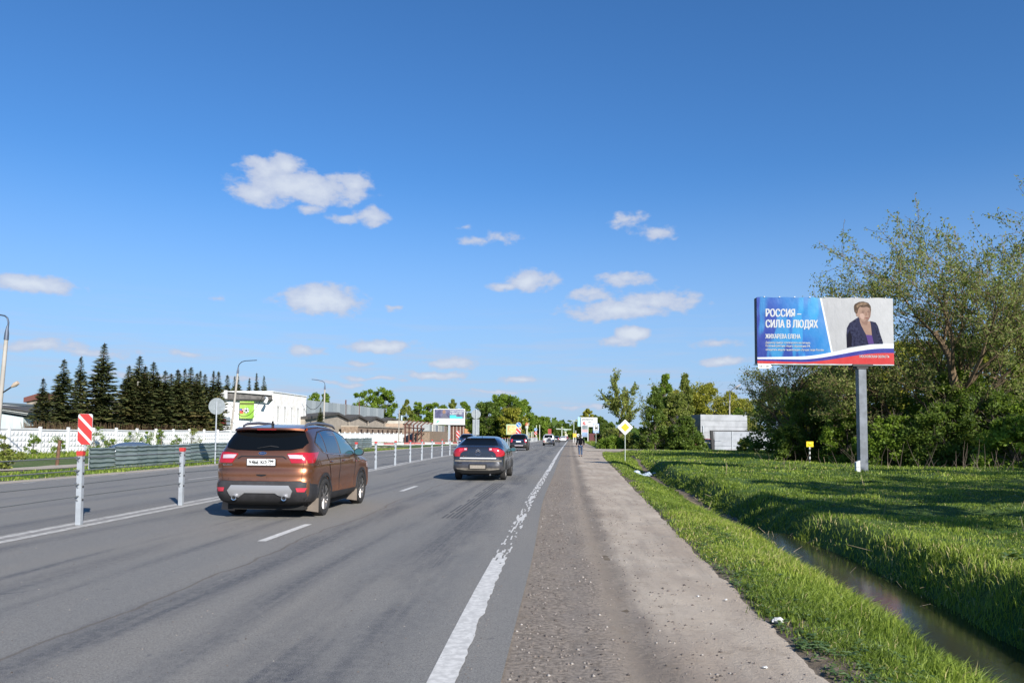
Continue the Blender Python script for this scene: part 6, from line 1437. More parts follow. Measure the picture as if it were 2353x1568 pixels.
# row of mixed coloured container panels
p1 = at(987, 973, 215); t = thing('panel_store', 'patchwork of grey and white container panels under the white-framed billboard', 'building', (p1.x, 215, 0), 0)
cols = [(.36, .38, .38), (.60, .59, .55), (.26, .28, .30), (.48, .47, .43), (.30, .32, .31), (.22, .17, .14)]
for k in range(6):
    a, b = at(987 + k * 7, 974, 215 + k * 7), at(994 + k * 7, 974, 222 + k * 7); zt_ = at(990, 974, 215).z
    wallbox(t, 'panel', (a.x - p1.x, k * 7), (b.x - p1.x - .15, k * 7 + 7), zt_ - 1.9, zt_, 5, mat('cont%d' % k, cols[k], .6, var=.15, vscale=.7), (-1, .1))
wallbox(t, 'lower_wall', (0, .3), (at(1032, 974, 257).x - p1.x, 42), -1, at(990, 974, 215).z - 1.95, 4.5, M_BRK, (-1, .1))
a = at(1032, 977, 262); t = thing('brick_shed', 'rusty caged shed with an orange brick end behind the billboard leg', 'shed', (a.x, 262, 0), 0)
w_ = at(1067, 977, 262).x - a.x; mb = MB(); mb.box((w_ / 2, 2, (a.z - 1) / 2), (w_, 4, a.z + 1)); mb.build('wall', mat('shed_brown', (.22, .12, .09), .9, var=.4, vscale=1.2), t)
mb = MB(); mb.box((w_ / 2, 1.8, a.z + .15), (w_ + .8, 5, .3)); mb.build('roof', M_ROOF, t)
for k in range(9): mb = MB(); mb.box((w_ * (k + .5) / 9, -.15, a.z / 2 - .5), (.22, .2, a.z + .8)); mb.build('upright', M_RUST if k % 2 else mat('pale_upright', (.42, .35, .30), .8), t)
a = at(1067, 984, 262); b = at(1100, 984, 262); mb = MB(); mb.box((w_ + (b.x - a.x) / 2, 1, (a.z - 1) / 2), (b.x - a.x, 3, a.z + 1)); mb.build('orange_brick_end', mat('orange_brick', (.48, .22, .10), .9, var=.2, vscale=1), t)

# left side buildings
a, b = at(-40, 921, 160), at(90, 929, 175)
t = thing('long_white_workshop', 'long white building with a dark flat roof and strip windows at the left edge', 'building', (a.x, 160, 0), 0)
bx, by = b.x - a.x, 15
wallbox(t, 'wall', (0, 0), (bx, by), -1, (a.z - .5, b.z - .5), 14, M_WHT, (0, 1)); wallbox(t, 'roof', (-.3, -.5), (bx + .3, by - .5), a.z - .5, (a.z, b.z), 15, mat('blue_grey_roof', (.10, .12, .14), .7), (0, 1))
ab = atan2(by, bx)
for k in range(6):
    s0 = .06 + k * .16; mb = MB(); mb.box((1.1, -.03, a.z - 3.0), (2.2, .12, 1.3)); o = mb.build('window', M_PANE, t); o.location = (bx * s0, by * s0, (b.z - a.z) * s0); o.rotation_euler = (0, 0, ab)
    mb = MB(); [mb.box((i * .44 + .2, -.12, a.z - 3.0), (.10, .08, 1.3)) for i in range(5)]; mb.build('glazing_bar', M_WHT, o)
a, b = at(-30, 928, 118), at(69, 944, 118)
t = thing('pale_gabled_shed', 'pale blue shed with a dark striped sloping roof behind the concrete fence', 'shed', (a.x, 118, 0), 0)
bx = b.x - a.x; z2 = b.z
mb = MB(); mb.prism([(0, -1), (bx - 1.0, -1), (bx - 1.0, z2 - .9), (0, a.z - 1.0)], 'y', 0, 12); mb.build('wall', mat('pale_blue_wall', (.50, .56, .56), .8, var=.12, vscale=.6), t)
for k, m in enumerate((M_ROOF, mat('pale_stripe', (.5, .5, .48), .7), mat('roof_grey', (.2, .22, .22), .7))):
    mb = MB(); zz = -.24 * k; mb.prism([(-.2, a.z - .2 + zz), (bx + .5 - k * .3, z2 - .2 + zz), (bx + .5 - k * .3, z2 + zz), (-.2, a.z + zz)], 'y', -1.1 + k * .25, 12); mb.build('roof_layer', m, t)
for k in range(5): mb = MB(); mb.box((bx * (.15 + k * .17), -.04, (z2 - 2) / 2), (.12, .1, z2)); mb.build('batten', M_WHT, t)
a, b = at(62, 913, 200), at(88, 913, 200); t = thing('red_roofed_house', 'distant pale house with a dark red roof behind the left spruces', 'house', (a.x, 200, 0), 0)
bx = b.x - a.x; mb = MB(); mb.box((bx / 2, 5, a.z / 2 - .5), (bx, 10, a.z - .4)); mb.build('wall', M_BEIGE, t); mb = MB(); mb.prism([(-.5, a.z - 1.2), (bx + .5, a.z - .4), (bx + .5, a.z + 1.2), (-.5, a.z)], 'y', -.6, 11); mb.build('roof', mat('dark_red_roof', (.14, .05, .04), .8), t)
a, b = at(230, 922, 150), at(262, 922, 150); t = thing('pale_annex', 'narrow pale building glimpsed in the gap between the spruce groups', 'building', (a.x, 150, 0), 0)
bx = b.x - a.x; mb = MB(); mb.box((bx / 2, 5, a.z / 2 - .8), (bx, 10, a.z)); mb.build('wall', mat('pale_render', (.46, .45, .40), .85, var=.1, vscale=.5), t); mb = MB(); mb.box((bx / 2, 5, a.z - .1), (bx + .8, 10.8, .7)); mb.build('roof', M_ROOF, t); mb = MB(); mb.box((bx / 2, -.2, a.z - 6.0), (bx, .3, .7)); mb.build('dark_band', M_ROOF, t)
# red truck body
a, b = at(459, 961, 128), at(507, 983, 128); t = thing('red_trailer', 'faded red slatted trailer body behind the fence beside the white building', 'trailer', (a.x, 128, 0), 0)
bx = b.x - a.x; mb = MB(); mb.box((bx / 2, 1.2, (a.z + at(459, 976, 128).z) / 2), (bx, 2.4, a.z - at(459, 976, 128).z)); mb.build('body', M_RTRK, t)
for k in range(12): mb = MB(); mb.box((bx * (k + .5) / 12, -.04, (a.z + at(459, 976, 128).z) / 2), (.12, .1, a.z - at(459, 976, 128).z)); mb.build('rib', M_RTRK, t)
mb = MB(); mb.box((bx - .4, .3, 1.5), (.6, .4, 2.6)); mb.box((.5, .3, 1.2), (.5, .4, 2.2)); mb.build('support', M_RTRK, t)
for x in (.8, bx / 2, bx - .9):
    mb = MB(); mb.lathe([(.001, -.2), (.5, -.2), (.5, .2), (.001, .2)], 14); o = mb.build('wheel', M_TYRE, t); o.location = (x, .2, .2); o.rotation_euler = (0, 0, pi / 2)

# lamp posts and poles
def lamp(name, label, base, top, arc_pts, r=.16, head=None, m=None, extra=None):
    t = thing(name, label, 'street lamp', tuple(base), 0); b = Vector(base); T_ = Vector(top) - b
    mb = MB(); mb.tube([(0, 0, -.5), T_], [r, r * .72], 12); mb.build('column', m or mat('lamp_concrete', (.40, .37, .33), .9, var=.15, vscale=1.2), t, 60)
    mb = MB(); mb.tube([T_ - (T_.normalized() * .1), T_ + T_.normalized() * .35, T_ + T_.normalized() * .9], [r * .95, r * .85, r * .35], 8); mb.build('bracket', mat('bracket_steel', (.10, .12, .16), .5, .4), t, 60)
    mb = MB(); P = [T_ + T_.normalized() * .9] + [Vector(q) - b for q in arc_pts]; mb.tube(P, r * .33, 6); mb.build('curved_arm', mat('arm_steel', (.07, .09, .13), .5, .4), t, 60)
    if head is not None:
        mb = MB(); h = Vector(head[0]) - b; g_ = Vector(head[1]) - b; mb.tube([h, h.lerp(g_, .35), g_], [.06, .17, .10], 8); mb.build('lamp_head', mat('lamp_head_grey', (.30, .30, .32), .5), t, 60)
    return t
YL = 54; base = at(-12, 1040, YL); top = at(14.5, 777, YL)
t = lamp('street_lamp', 'leaning concrete lamp column with a curved steel arm at the left edge', (base.x, YL, -.5), top, [at(18, 755, YL), at(19.5, 740, YL), at(17, 730, YL), at(11, 725, YL), at(0, 723, YL), at(-30, 726, YL)], .17)
a = at(4, 903, YL); b = at(27, 888, YL); c_ = at(42, 878, YL); bs = Vector((base.x, YL, -.5))
mb = MB(); mb.tube([a - bs, b - bs], .05, 6); mb.build('side_arm', M_BLK, t, 60); mb = MB(); mb.tube([b - bs, b.lerp(c_, .5) - bs, c_ - bs], [.08, .17, .14], 8); mb.build('side_lamp_head', mat('tan_lamp_head', (.45, .36, .28), .5), t, 60)  # side lamp head in a warm tan
YL = 120; base = at(527, 1000, YL); top = at(546, 856, YL)
lamp('street_lamp', 'leaning lamp column with a long curved arm in front of the white building', (base.x, YL, -.5), top, [at(546.5, 845, YL), at(549, 837, YL), at(555, 831, YL), at(563, 828.5, YL), at(590, 827, YL)], .20)
YL = 158; base = at(742, 1000, YL); top = at(746, 893, YL)
lamp('street_lamp', 'upright lamp column with an arm bent left, before the metal screen', (base.x, YL, -.5), top, [at(746.5, 885, YL), at(745, 878, YL), at(740, 874.5, YL), at(730, 872.5, YL), at(716, 871, YL)], .20)
YL = 105; p_ = at(1674, 1000, YL); top = at(1676, 917, YL)
lamp('street_lamp', 'lamp with a dark head rising behind the white concrete block building', (p_.x, YL, 0), top, [at(1676, 903, YL), at(1679, 896, YL), at(1688, 890, YL)], .13, (at(1687, 891, YL), at(1701, 883, YL)))
def simple_pole(name, label, x0, y0, x1, y1, Y, r=.12, m=None, cat='pole', brace=None, high=False):
    b = at(x0, y0, Y); e = at(x1, y1, Y)
    if high: t = thing(name, label, cat, tuple(b), 0); mb = MB(); mb.tube([(0, 0, 0), (0, 0, e.z - b.z)], r, 10); mb.build('shaft', m, t, 60); mb = MB(); mb.tube([(0, 0, e.z - b.z + .05), (0, 0, e.z - b.z + .2)], r * 1.3, 10); mb.build('cowl', m, t, 60); return t
    t = thing(name, label, cat, (b.x, Y, min(b.z, -.3)), 0)
    mb = MB(); mb.tube([(0, 0, 0), (e.x - b.x, 0, e.z - min(b.z, -.3))], [r, r * .8], 8); mb.build('shaft', m or mat('grey_wood', (.38, .35, .31), .9, var=.2, vscale=1.5), t, 60)
    if brace: q0 = at(*brace[0], Y); q1 = at(*brace[1], Y); mb = MB(); mb.tube([(q0.x - b.x, -.2, q0.z - min(b.z, -.3)), (q1.x - b.x, -.2, q1.z - min(b.z, -.3))], .05, 5); mb.build('brace', M_ZINC, t)
    return t
simple_pole('wooden_pole', 'bare leaning grey pole with a brace in front of the spruces', 305, 986, 318, 876, 100, .19, brace=((310, 950), (316, 985)))
t = simple_pole('yard_lamp', 'short thin yard lamp between the two left spruce groups', 204, 985, 206, 923, 100, .10, M_ZINC, 'yard lamp'); mb = MB(); mb.tube([(0.1, 0, at(206, 923, 100).z + .3), (.55, 0, at(206, 921, 100).z + .75)], [.08, .16], 6); mb.build('lamp_head', M_WSIGN, t)
simple_pole('thin_mast', 'thin yellowish mast before the hall end, left of the rust brown frame', 916, 985, 917, 940, 175, .12)
simple_pole('chimney_pipe', 'short pale blue flue pipe on the hall end', 922, 975, 922, 955, hx(922, 966).y, .30, high=True, m=mat('pale_blue_pipe', (.40, .48, .52), .6), cat='flue pipe')
for i, (x, yt) in enumerate([(1197, 975), (1211, 973), (1214.5, 969.5), (1220.5, 970), (1224, 977), (1232, 976), (1239.5, 975)]):
    simple_pole('white_pole', 'thin white pole, %s from the left in the cluster right of the blue arrow sign' % ORD[i], x, 1006, x, yt, 215 + i * 6, .14, mat('cream_pole', (.55, .55, .42), .7), brace=None)['group'] = 'white poles right of the blue arrow sign'
a = at(1209.5, 972, 225); t = thing('road_beacon', 'orange and white lantern-shaped column right of the blue arrow sign', 'beacon', (a.x, 225, 0), 0)
mb = MB(); mb.tube([(0, 0, 0), (0, 0, a.z - 1.6)], .16, 8); mb.build('pole', mat('cream_pole', (0, 0, 0)), t); mb = MB(); mb.lathe([(.3, a.z - 1.7), (.5, a.z - 1.3), (.5, a.z - .7)], 10, axis='z'); mb.build('white_drum', M_WSIGN, t); mb = MB(); mb.lathe([(.55, a.z - .7), (.5, a.z - .1), (.2, a.z + .3)], 10, axis='z'); mb.build('orange_cap', mat('orange_cap', (.45, .14, .06), .6), t)

# ------------------------------------------------------------------ right hand side, far
YR = 95.0
c0 = at(1609, 951, YR); c1 = at(1716, 951.5, YR + 1.5); ls = at(1594, 953, YR + 6)
t = thing('concrete_block_building', 'plain windowless white concrete box building among the bushes on the right', 'building', (c0.x, YR, float(tz(c0.x, YR)) - .2), 0); zb_ = t.location.z
w_ = c1.x - c0.x
def boxp(name, P, z0, z1, m):
    mb = MB(); mb.prism(P, 'z', z0, z1); return mb.build(name, m, t)
M_PANELW = mat('weathered_white_block', (.36, .37, .385), .9, var=.22, vscale=.8, bump=.2, bscale=6)
for k in range(6):                                      # courses of large blocks
    z0 = -.0 + (c0.z - zb_) * k / 6; z1 = (c0.z - zb_) * (k + 1) / 6 - .025
    boxp('block_course', [(0, 0), (w_, 1.5), (w_ - 1.2, 8), (-1.6, 6.5)], z0 - (.5 if k == 0 else 0), z1, M_PANELW)
boxp('inner_core', [(.03, .05), (w_ - .03, 1.53), (w_ - 1.2, 7.9), (-1.5, 6.4)], 0, c0.z - zb_ - .05, M_BLK)
mb = MB(); mb.box((-.9, 3.4, 1.3), (.1, .9, 1.9)); mb.build('side_opening', M_BLKG, t)
mb = MB(); mb.box((.33, -.05, 2.6), (.14, .06, .9)); mb.build('grey_stain_plate', M_ZINC, t)
# slab wall in front, dark capped
a0 = at(1636, 990, YR - 2)
t = thing('slab_wall', 'grey concrete slab wall with a dark top rail before the white box building', 'wall', (a0.x, YR - 2, float(tz(a0.x, YR - 2)) - .15), 0); zt_ = a0.z - t.location.z
for k in range(7):
    x0 = .25 + k * 2.15
    for j in range(4):
        mb = MB(); mb.box((x0 + 1.04, .1 * k, zt_ * (j + .5) / 4.05), (2.05, .14, zt_ / 4.05 - .035)); mb.build('slab', mat('slab_grey', (.34, .36, .39), .9, var=.18, vscale=1.1), t)
    mb = MB(); mb.box((x0 + 2.12, .1 * k - .05, zt_ / 2), (.10, .2, zt_)); mb.build('post', M_ZINC, t)
mb = MB(); mb.box((7.6, .35, zt_ + .05), (15.4, .5, .12)); mb.build('top_rail', M_BLK, t)
mb = MB(); mb.prism([(-.12, 0), (.22, 0), (.05, zt_ + .1), (-.25, zt_ + .1)], 'y', -.25, .3); mb.build('dark_end', M_BLK, t)
mb = MB(); [mb.bar(p, q, .06) for p, q in (((-2.6, -.3, 1.35), (-.3, -.3, 1.35)), ((-2.2, -.3, 0), (-1.7, -.3, 1.9)), ((-1.5, -.3, 0), (-1.8, -.3, 1.8)), ((-2.4, -.3, .9), (-1.2, -.3, .3)))]
o = mb.build('pipe_barrier', mat('faded_red_pipe', (.28, .08, .08), .7), None); o.location = t.location; setp(o, 'crooked red pipe barrier left of the grey slab wall', 'pipe barrier')
# white information board with text, far right of the road
YI = 230; a, b = at(1334, 958, YI), at(1372, 980, YI); t = thing('service_board', 'big white sign board with two lines of dark letters beyond the pedestrian', 'sign board', (a.x, YI, 0), 0)
bw = b.x - a.x; mb = MB(); mb.box((bw / 2, 0, (a.z + b.z) / 2), (bw, .3, a.z - b.z)); mb.build('board', M_WSIGN, t)
for x in (.4, bw - .6): mb = MB(); mb.box((x, 0, b.z / 2), (.28, .28, b.z)); mb.build('leg', M_WSIGN, t)
lettering('ШИНОМОНТАЖ', .62, M_INK, t, (.25, -.17, a.z - .85), .72, .01); lettering('ЗАПРАВКА', .62, M_INK, t, (.5, -.17, a.z - 1.65), .8, .01)
mb = MB(); mb.box((-.4, .3, (a.z + b.z) / 2 + .1), (1.0, .3, a.z - b.z)); mb.build('blue_side_board', mat('pale_cyan', (.30, .50, .58), .5), t)
YI = 215; a, b = at(1335.5, 966, YI), at(1351, 1003, YI); t = thing('picture_totem', 'narrow upright totem of pictures and red lightning mark behind the pedestrian', 'totem sign', (a.x, YI, 0), 0)
bw = b.x - a.x; mb = MB(); mb.box((bw / 2, 0, (a.z + b.z) / 2), (bw, .35, a.z - b.z)); mb.build('panel', mat('totem_pale', (.50, .50, .56), .5), t); mb = MB(); mb.box((bw - .08, 0, a.z / 2), (.22, .4, a.z)); mb.box((.08, 0, a.z / 2), (.22, .4, a.z)); mb.build('leg', M_WSIGN, t)
for k, (f0, f1, c_) in enumerate([(.72, .98, (.62, .62, .62)), (.48, .70, (.22, .26, .27)), (.30, .46, (.55, .35, .36)), (.02, .28, (.24, .34, .52))]): mb = MB(); mb.box((bw / 2, -.19, b.z + (a.z - b.z) * (f0 + f1) / 2), (bw * .84, .05, (a.z - b.z) * (f1 - f0))); mb.build('picture', mat('totem%d' % k, c_, .5, var=.4, vscale=1.0), t)
mb = MB(); mb.prism([(bw * .3, a.z - .3), (bw * .6, a.z - .3), (bw * .4, a.z - .75), (bw * .7, a.z - .75), (bw * .3, a.z - 1.35), (bw * .42, a.z - .9), (bw * .15, a.z - .9)], 'y', -.26, -.22); mb.build('red_mark', M_REDC, t)
YI = 190; a, b = at(1316, 995, YI), at(1324, 1003.5, YI); t = thing('yellow_board', 'small yellow sign board on two white legs left of the pedestrian', 'sign board', (a.x, YI, 0), 0)
bw = b.x - a.x; mb = MB(); mb.box((bw / 2, 0, (a.z + b.z) / 2), (bw, .06, a.z - b.z)); mb.build('board', mat('amber_board', (.75, .42, .03), .5), t); mb = MB(); mb.box((.15, .05, b.z / 2), (.12, .1, b.z)); mb.box((bw - .15, .05, a.z / 2), (.12, .1, a.z + 1.5)); mb.build('leg', M_WSIGN, t)
a = at(1328, 999, 185); t = thing('round_sign', 'tiny round white and dark sign beside the yellow sign board', 'road sign', (a.x, 185, 0), 0); disc_plate(t, 'plate', M_WSIGN, .36, a.z, 0); disc_plate(t, 'dark_centre', M_INK, .16, a.z, -.01); pole(t, a.z, .04, .04)
YI = 175; a = at(1318, 965, 280); t = thing('street_lamp', 'distant double-headed lamp above the yellow sign board', 'street lamp', (a.x, 280, 0), 0); mb = MB(); mb.tube([(0, 0, 0), (0, 0, a.z)], .14, 6); mb.build('column', M_PALEP, t)
for sg in (-1, 1): mb = MB(); mb.bar((0, 0, a.z - .2), (sg * 1.1, 0, a.z), .14); mb.build('arm', M_PALEP, t)
# brown-red fence and small white van behind the second diamond
a, b = at(1353, 996, 185), at(1410, 997, 185); t = thing('red_brown_fence', 'dark red sheet fence behind the bus stop sign', 'fence', (a.x, 185, 0), 0)
n_ = 10; bw = (b.x - a.x) / n_
for k in range(n_): mb = MB(); mb.box((bw * (k + .5), 0, 1.15), (bw * .97, .06, 2.1)); mb.build('sheet', mat('oxblood', (.10, .018, .022), .6, var=.2, vscale=1), t)
# small house far along the road
a, b = at(1286, 985, 420), at(1304, 1000, 420); t = thing('gabled_house', 'small cream house with a green gable roof at the vanishing point', 'house', (a.x, 420, 0), 0)
bw = b.x - a.x; mb = MB(); mb.box((bw / 2, 3, b.z / 2 + 1.5), (bw, 6, b.z + 2.5)); mb.build('wall', mat('cream_wall', (.50, .46, .38), .8), t); mb = MB(); mb.prism([(-.6, b.z + 2.6), (bw + .6, b.z + 2.6), (bw / 2, a.z + .6)], 'y', -.5, 6.5); mb.build('roof', mat('green_roof', (.20, .32, .24), .6), t)
# overhead gantry
a, b = at(1268, 984, 330), at(1312, 986, 330); t = thing('gantry', 'thin pale green gantry spanning the road far away', 'gantry', (a.x, 330, 0), 0)
mb = MB(); mb.bar((0, 0, a.z), (b.x - a.x, 0, b.z), .35); mb.build('beam', M_PALEP, t); mb = MB(); mb.bar((4.2, 0, 0), (4.2, 0, a.z + .8), .35); mb.build('leg', M_PALEP, t)
a = at(1262.5, 988, 250); t = thing('red_banner', 'small dark red banner post left of the vanishing point', 'banner', (a.x, 250, 0), 0); mb = MB(); mb.box((0, 0, a.z - .7), (1.1, .1, 2.4)); mb.build('banner_cloth', mat('banner_red', (.30, .05, .04), .7), t); pole(t, a.z + .4, .06, .08)
# kerb stones and hoarding: low barrier wall with many thin posts left of the white off-road car
YI = 200
t = thing('pale_barrier_wall', 'low pale grey slatted barrier wall curving away left of the white off-road car', 'barrier', (float(med(150)) - .6, 150, 0), 0)
for k in range(22): y = 150 + k * 4; mb = MB(); mb.box((float(med(y)) - .9 - t.location.x, k * 4 + 2, .45), (.14, 3.9, .9)); mb.build('wall_segment', mat('pale_barrier', (.42, .42, .40), .8, var=.1, vscale=1), t)
# wires
def wire(label, p, q, sag, r=.02):
    a, b = Vector(p), Vector(q); P = [a.lerp(b, i / 16) - Vector((0, 0, sag * 4 * (i / 16) * (1 - i / 16))) for i in range(17)]
    mb = MB(); mb.tube(P, r, 4); setp(mb.build('overhead_wire', M_BLK), label, 'wire')
wire('slack wire hanging across the green ball poster', at(528, 925, 146), at(604, 908, 146), 3.2, .05)
wire('slack wire sagging from the white building to the arm-left lamp column', at(703, 929, 156), at(744, 913, 158), 1.6, .05)
wire('pale wire slanting from the bare leaning pole to the left', at(248, 948, 99), at(308, 937, 99), .25, .04)
# ------------------------------------------------------------------ trees and bushes
def leaf_mat(name, dark, mid, light, trans=.35, alt=(.35, .45, .06)):
    return tint_mat(name, [(0, dark), (.45, mid), (.85, light), (1, tuple(c * 1.25 for c in light))], .55, trans, .25)
M_LEAF = leaf_mat('fresh_leaf', (.065, .11, .014), (.165, .25, .028), (.27, .36, .05), .48)
M_LEAF2 = leaf_mat('yellow_green_leaf', (.13, .14, .018), (.27, .265, .030), (.38, .35, .055), .42)
M_LEAFD = leaf_mat('deep_green_leaf', (.03, .055, .010), (.090, .140, .022), (.185, .240, .042), .42)
M_LEAFG = leaf_mat('grey_green_leaf', (.10, .125, .03), (.205, .235, .05), (.31, .335, .08), .45)
M_LEAFT = leaf_mat('willow_leaf', (.13, .155, .05), (.23, .255, .075), (.33, .35, .12), .5)
M_NEED = tint_mat('spruce_needle', [(0, (.022, .034, .012)), (.5, (.062, .078, .026)), (.8, (.13, .12, .038)), (1, (.19, .15, .06))], .7, .0, .2)
M_BARK = mat('brown_bark', (.17, .115, .065), .95, var=.4, vscale=5, bump=.5, bscale=12)
M_BARKG = mat('grey_bark', (.16, .13, .10), .95, var=.4, vscale=4, bump=.5, bscale=12)

def leaves_mesh(name, Cn, size, m, tint, rs_, droop=.0, aspect=.55):
    n = len(Cn); u = rs_.randn(n, 3); u[:, 2] -= droop; u /= np.linalg.norm(u, axis=1)[:, None]
    v = rs_.randn(n, 3); v -= (v * u).sum(1)[:, None] * u; v /= np.linalg.norm(v, axis=1)[:, None]
    s = (size * (.6 + .8 * rs_.rand(n)))[:, None] if not hasattr(size, '__len__') else (size * (.6 + .8 * rs_.rand(n)))[:, None]
    a = Cn - u * s; b = Cn + v * s * aspect; c = Cn + u * s; d = Cn - v * s * aspect
    V = np.stack([a, b, c, d], 1).reshape(-1, 3); i = np.arange(n) * 4
    return np_mesh(name, V, np.stack([i, i + 1, i + 2, i + 3], 1), m, tint=tint)
def tubes_mesh(name, segs, m):
    """segs: list of (pts, radii, n)"""
    mb = MB()
    for P, R, n in segs: mb.tube(P, R, n, cap=False)
    return mb.mesh(name, m, fixn=False)

def bush_tree(name, label, cat, loc, H, Wd_, seed, n=9000, leaf=.12, m=None, trunk=.35, clumps=26, group=None, twigs=True, shape='round', base=.15, mats=None, gap=.55, depthw=None, bark=None):
    """crown of leaf clumps carried on limbs; shape gives the envelope"""
    r_ = np.random.RandomState(seed); t = thing(name, label, cat, loc, 0, group); depthw = depthw or Wd_
    cs = []; 
    while len(cs) < clumps:
        z = base + (1 - base) * r_.rand(); 
        if shape == 'round': w = sqrt(max(.02, 1 - ((z - .55) / .50) ** 2))
        elif shape == 'dome': w = sqrt(max(.02, 1 - (max(0, z - .1) / .92) ** 2))
        elif shape == 'cone': w = max(.06, (1.04 - z)) ** .8
        elif shape == 'column': w = min(1, (1.03 - z) * 2.6, .5 + z * 2)
        else: w = 1
        a = r_.rand() * 6.283; q = r_.rand() ** .45 * w
        cs.append((cos(a) * q * Wd_ / 2, sin(a) * q * depthw / 2, z * H, w))
    P = []; T = []
    per = max(1, n // clumps)
    rad0 = (Wd_ / 2) / (clumps ** .36) * 1.15
    for i, (x, y, z, w) in enumerate(cs):
        k = int(per * (.5 + r_.rand())); rr = rad0 * (.55 + .7 * r_.rand()) * (.55 + .45 * w)
        g = r_.randn(k, 3); g /= np.linalg.norm(g, axis=1)[:, None]; g *= (r_.rand(k) ** .5)[:, None] * rr; g[:, 2] *= 1.05 if shape in ('cone', 'column') else .8
        # ragged shoots reaching out of the clump
        sh = r_.rand(k) < .12; g[sh] *= (1.2 + .55 * r_.rand(sh.sum()))[:, None]
        P.append(g + np.array([x, y, z])); tt = .45 + .28 * (r_.rand() - .5) + .16 * r_.randn(k); T.append(tt)
    P = np.concatenate(P); T = np.clip(np.concatenate(T), 0, 1); keep = P[:, 2] > .05; P, T = P[keep], T[keep]
    link('crown', leaves_mesh('crown', P, leaf, m or M_LEAF, T, r_), t)
    segs = []
    lean = (r_.rand() - .5) * .08 * H
    top = Vector((lean, 0, H * .86)); segs.append(([(0, 0, -.4), (lean * .3, 0, H * .3), (lean * .7, .1, H * .6), top], [trunk * H * .028 + .03, trunk * H * .022 + .02, trunk * H * .014 + .012, .015], 7))
    for (x, y, z, w) in cs[:int(len(cs) * (1 if twigs else .5))]:
        z0 = max(.12 * H, z - (abs(x) + abs(y)) * .8 - .08 * H); f_ = min(1, z0 / (H * .86)); p0 = Vector((lean * f_, 0, z0)); p2 = Vector((x, y, z + rad0 * .4)); pm = p0.lerp(p2, .5) + Vector((r_.randn() * .1, r_.randn() * .1, -.04 * H * r_.rand()))
        segs.append(([p0, pm, p2], [trunk * H * .010 + .008, trunk * H * .006 + .006, .006], 4))
        if twigs:
            for _ in range(3):
                q = p2 + Vector((r_.randn(), r_.randn(), abs(r_.randn()) * .8)) * rad0 * .6; segs.append(([pm.lerp(p2, .6), q], [.010, .004], 3))
    link('trunk', tubes_mesh('trunk', segs, bark or M_BARKG), t)
    return t

def branching_tree(name, label, loc, H, seed, spread=.9, n_leaf=16000, leaf=.09, m=None, levels=4, trunk_r=.28, lean=(0, 0), bark=None, low=.22, group=None, leafy_low=0.0, ntrunk=1, twk=None):
    r_ = random.Random(seed); nr = np.random.RandomState(seed); t = thing(name, label, 'tree', loc, 0, group)
    segs = []; tips = []
    def grow(p, d, L, rad, lev):
        pts = [p.copy()]; rr = [rad]; k = 5 if lev == 0 else 4; q = p.copy(); dd = d.copy()
        for i in range(k):
            dd = (dd + Vector((r_.gauss(0, .11), r_.gauss(0, .11), r_.gauss(0, .07) + .055 * (lev > 0)))).normalized(); q = q + dd * (L / k); pts.append(q.copy()); rr.append(max(.006, rad * (1 - (i + 1) / k * .62)))
        segs.append((pts, rr, 8 if lev == 0 else 5 if lev == 1 else 3))
        if lev >= levels:
            tips.append(pts); return
        nb = (7, 6, 5, 4, 4)[lev] if lev < 5 else 3
        for i in range(nb):
            f_ = (low if lev == 0 else .2) + (1 - (low if lev == 0 else .2)) * (i + r_.random()) / nb; f_ = min(f_, .99)
            j = min(k - 1, int(f_ * k)); b = pts[j].lerp(pts[j + 1], f_ * k - j); pd = (pts[j + 1] - pts[j]).normalized()
            ax = pd.cross(Vector((r_.gauss(0, 1), r_.gauss(0, 1), r_.gauss(0, .4)))).normalized(); an = r_.uniform(.45, .95) * spread
            nd = (Matrix.Rotation(an, 3, ax) @ pd); nd.z += .12; nd.normalize()
            grow(b, nd, L * r_.uniform(.48, .72) * (1.0 if lev else .95), max(.007, rad * (1 - f_ * .6) * .52), lev + 1)
        tips.append(pts[-3:])
    for k in range(ntrunk):
        d0 = Vector((lean[0] + (k - (ntrunk - 1) / 2) * .35, lean[1] + r_.uniform(-.1, .1), 1)).normalized()
        grow(Vector((k * .3, 0, -.3)), d0, H * (.62 if levels > 2 else .8) * r_.uniform(.9, 1.05), trunk_r, 0)
    P = []
    idx = nr.randint(0, len(tips), n_leaf)
    fr = nr.rand(n_leaf) ** .7
    for i, f_ in zip(idx, fr):
        tp = tips[i]; k = len(tp) - 1; j = min(k - 1, int(f_ * k)); b = tp[j].lerp(tp[j + 1], f_ * k - j); P.append(b)
    P = np.array(P) + nr.randn(n_leaf, 3) * .13
    zmax = P[:, 2].max(); sc = H / zmax
    keep = nr.rand(n_leaf) < np.clip(1.0 - .35 * (P[:, 2] / zmax - .5), .2, 1); P = P[keep]
    tt = np.clip(.5 + nr.randn(len(P)) * .2, 0, 1)
    cr = link('crown', leaves_mesh('crown', P * sc, leaf, m or M_LEAFG, tt, nr), t)
    sg = [([q * sc for q in a], [max(.011, x * 1.15) for x in b], n_) for a, b, n_ in segs]
    link('trunk', tubes_mesh('trunk', sg, bark or M_BARK), t)
    return t

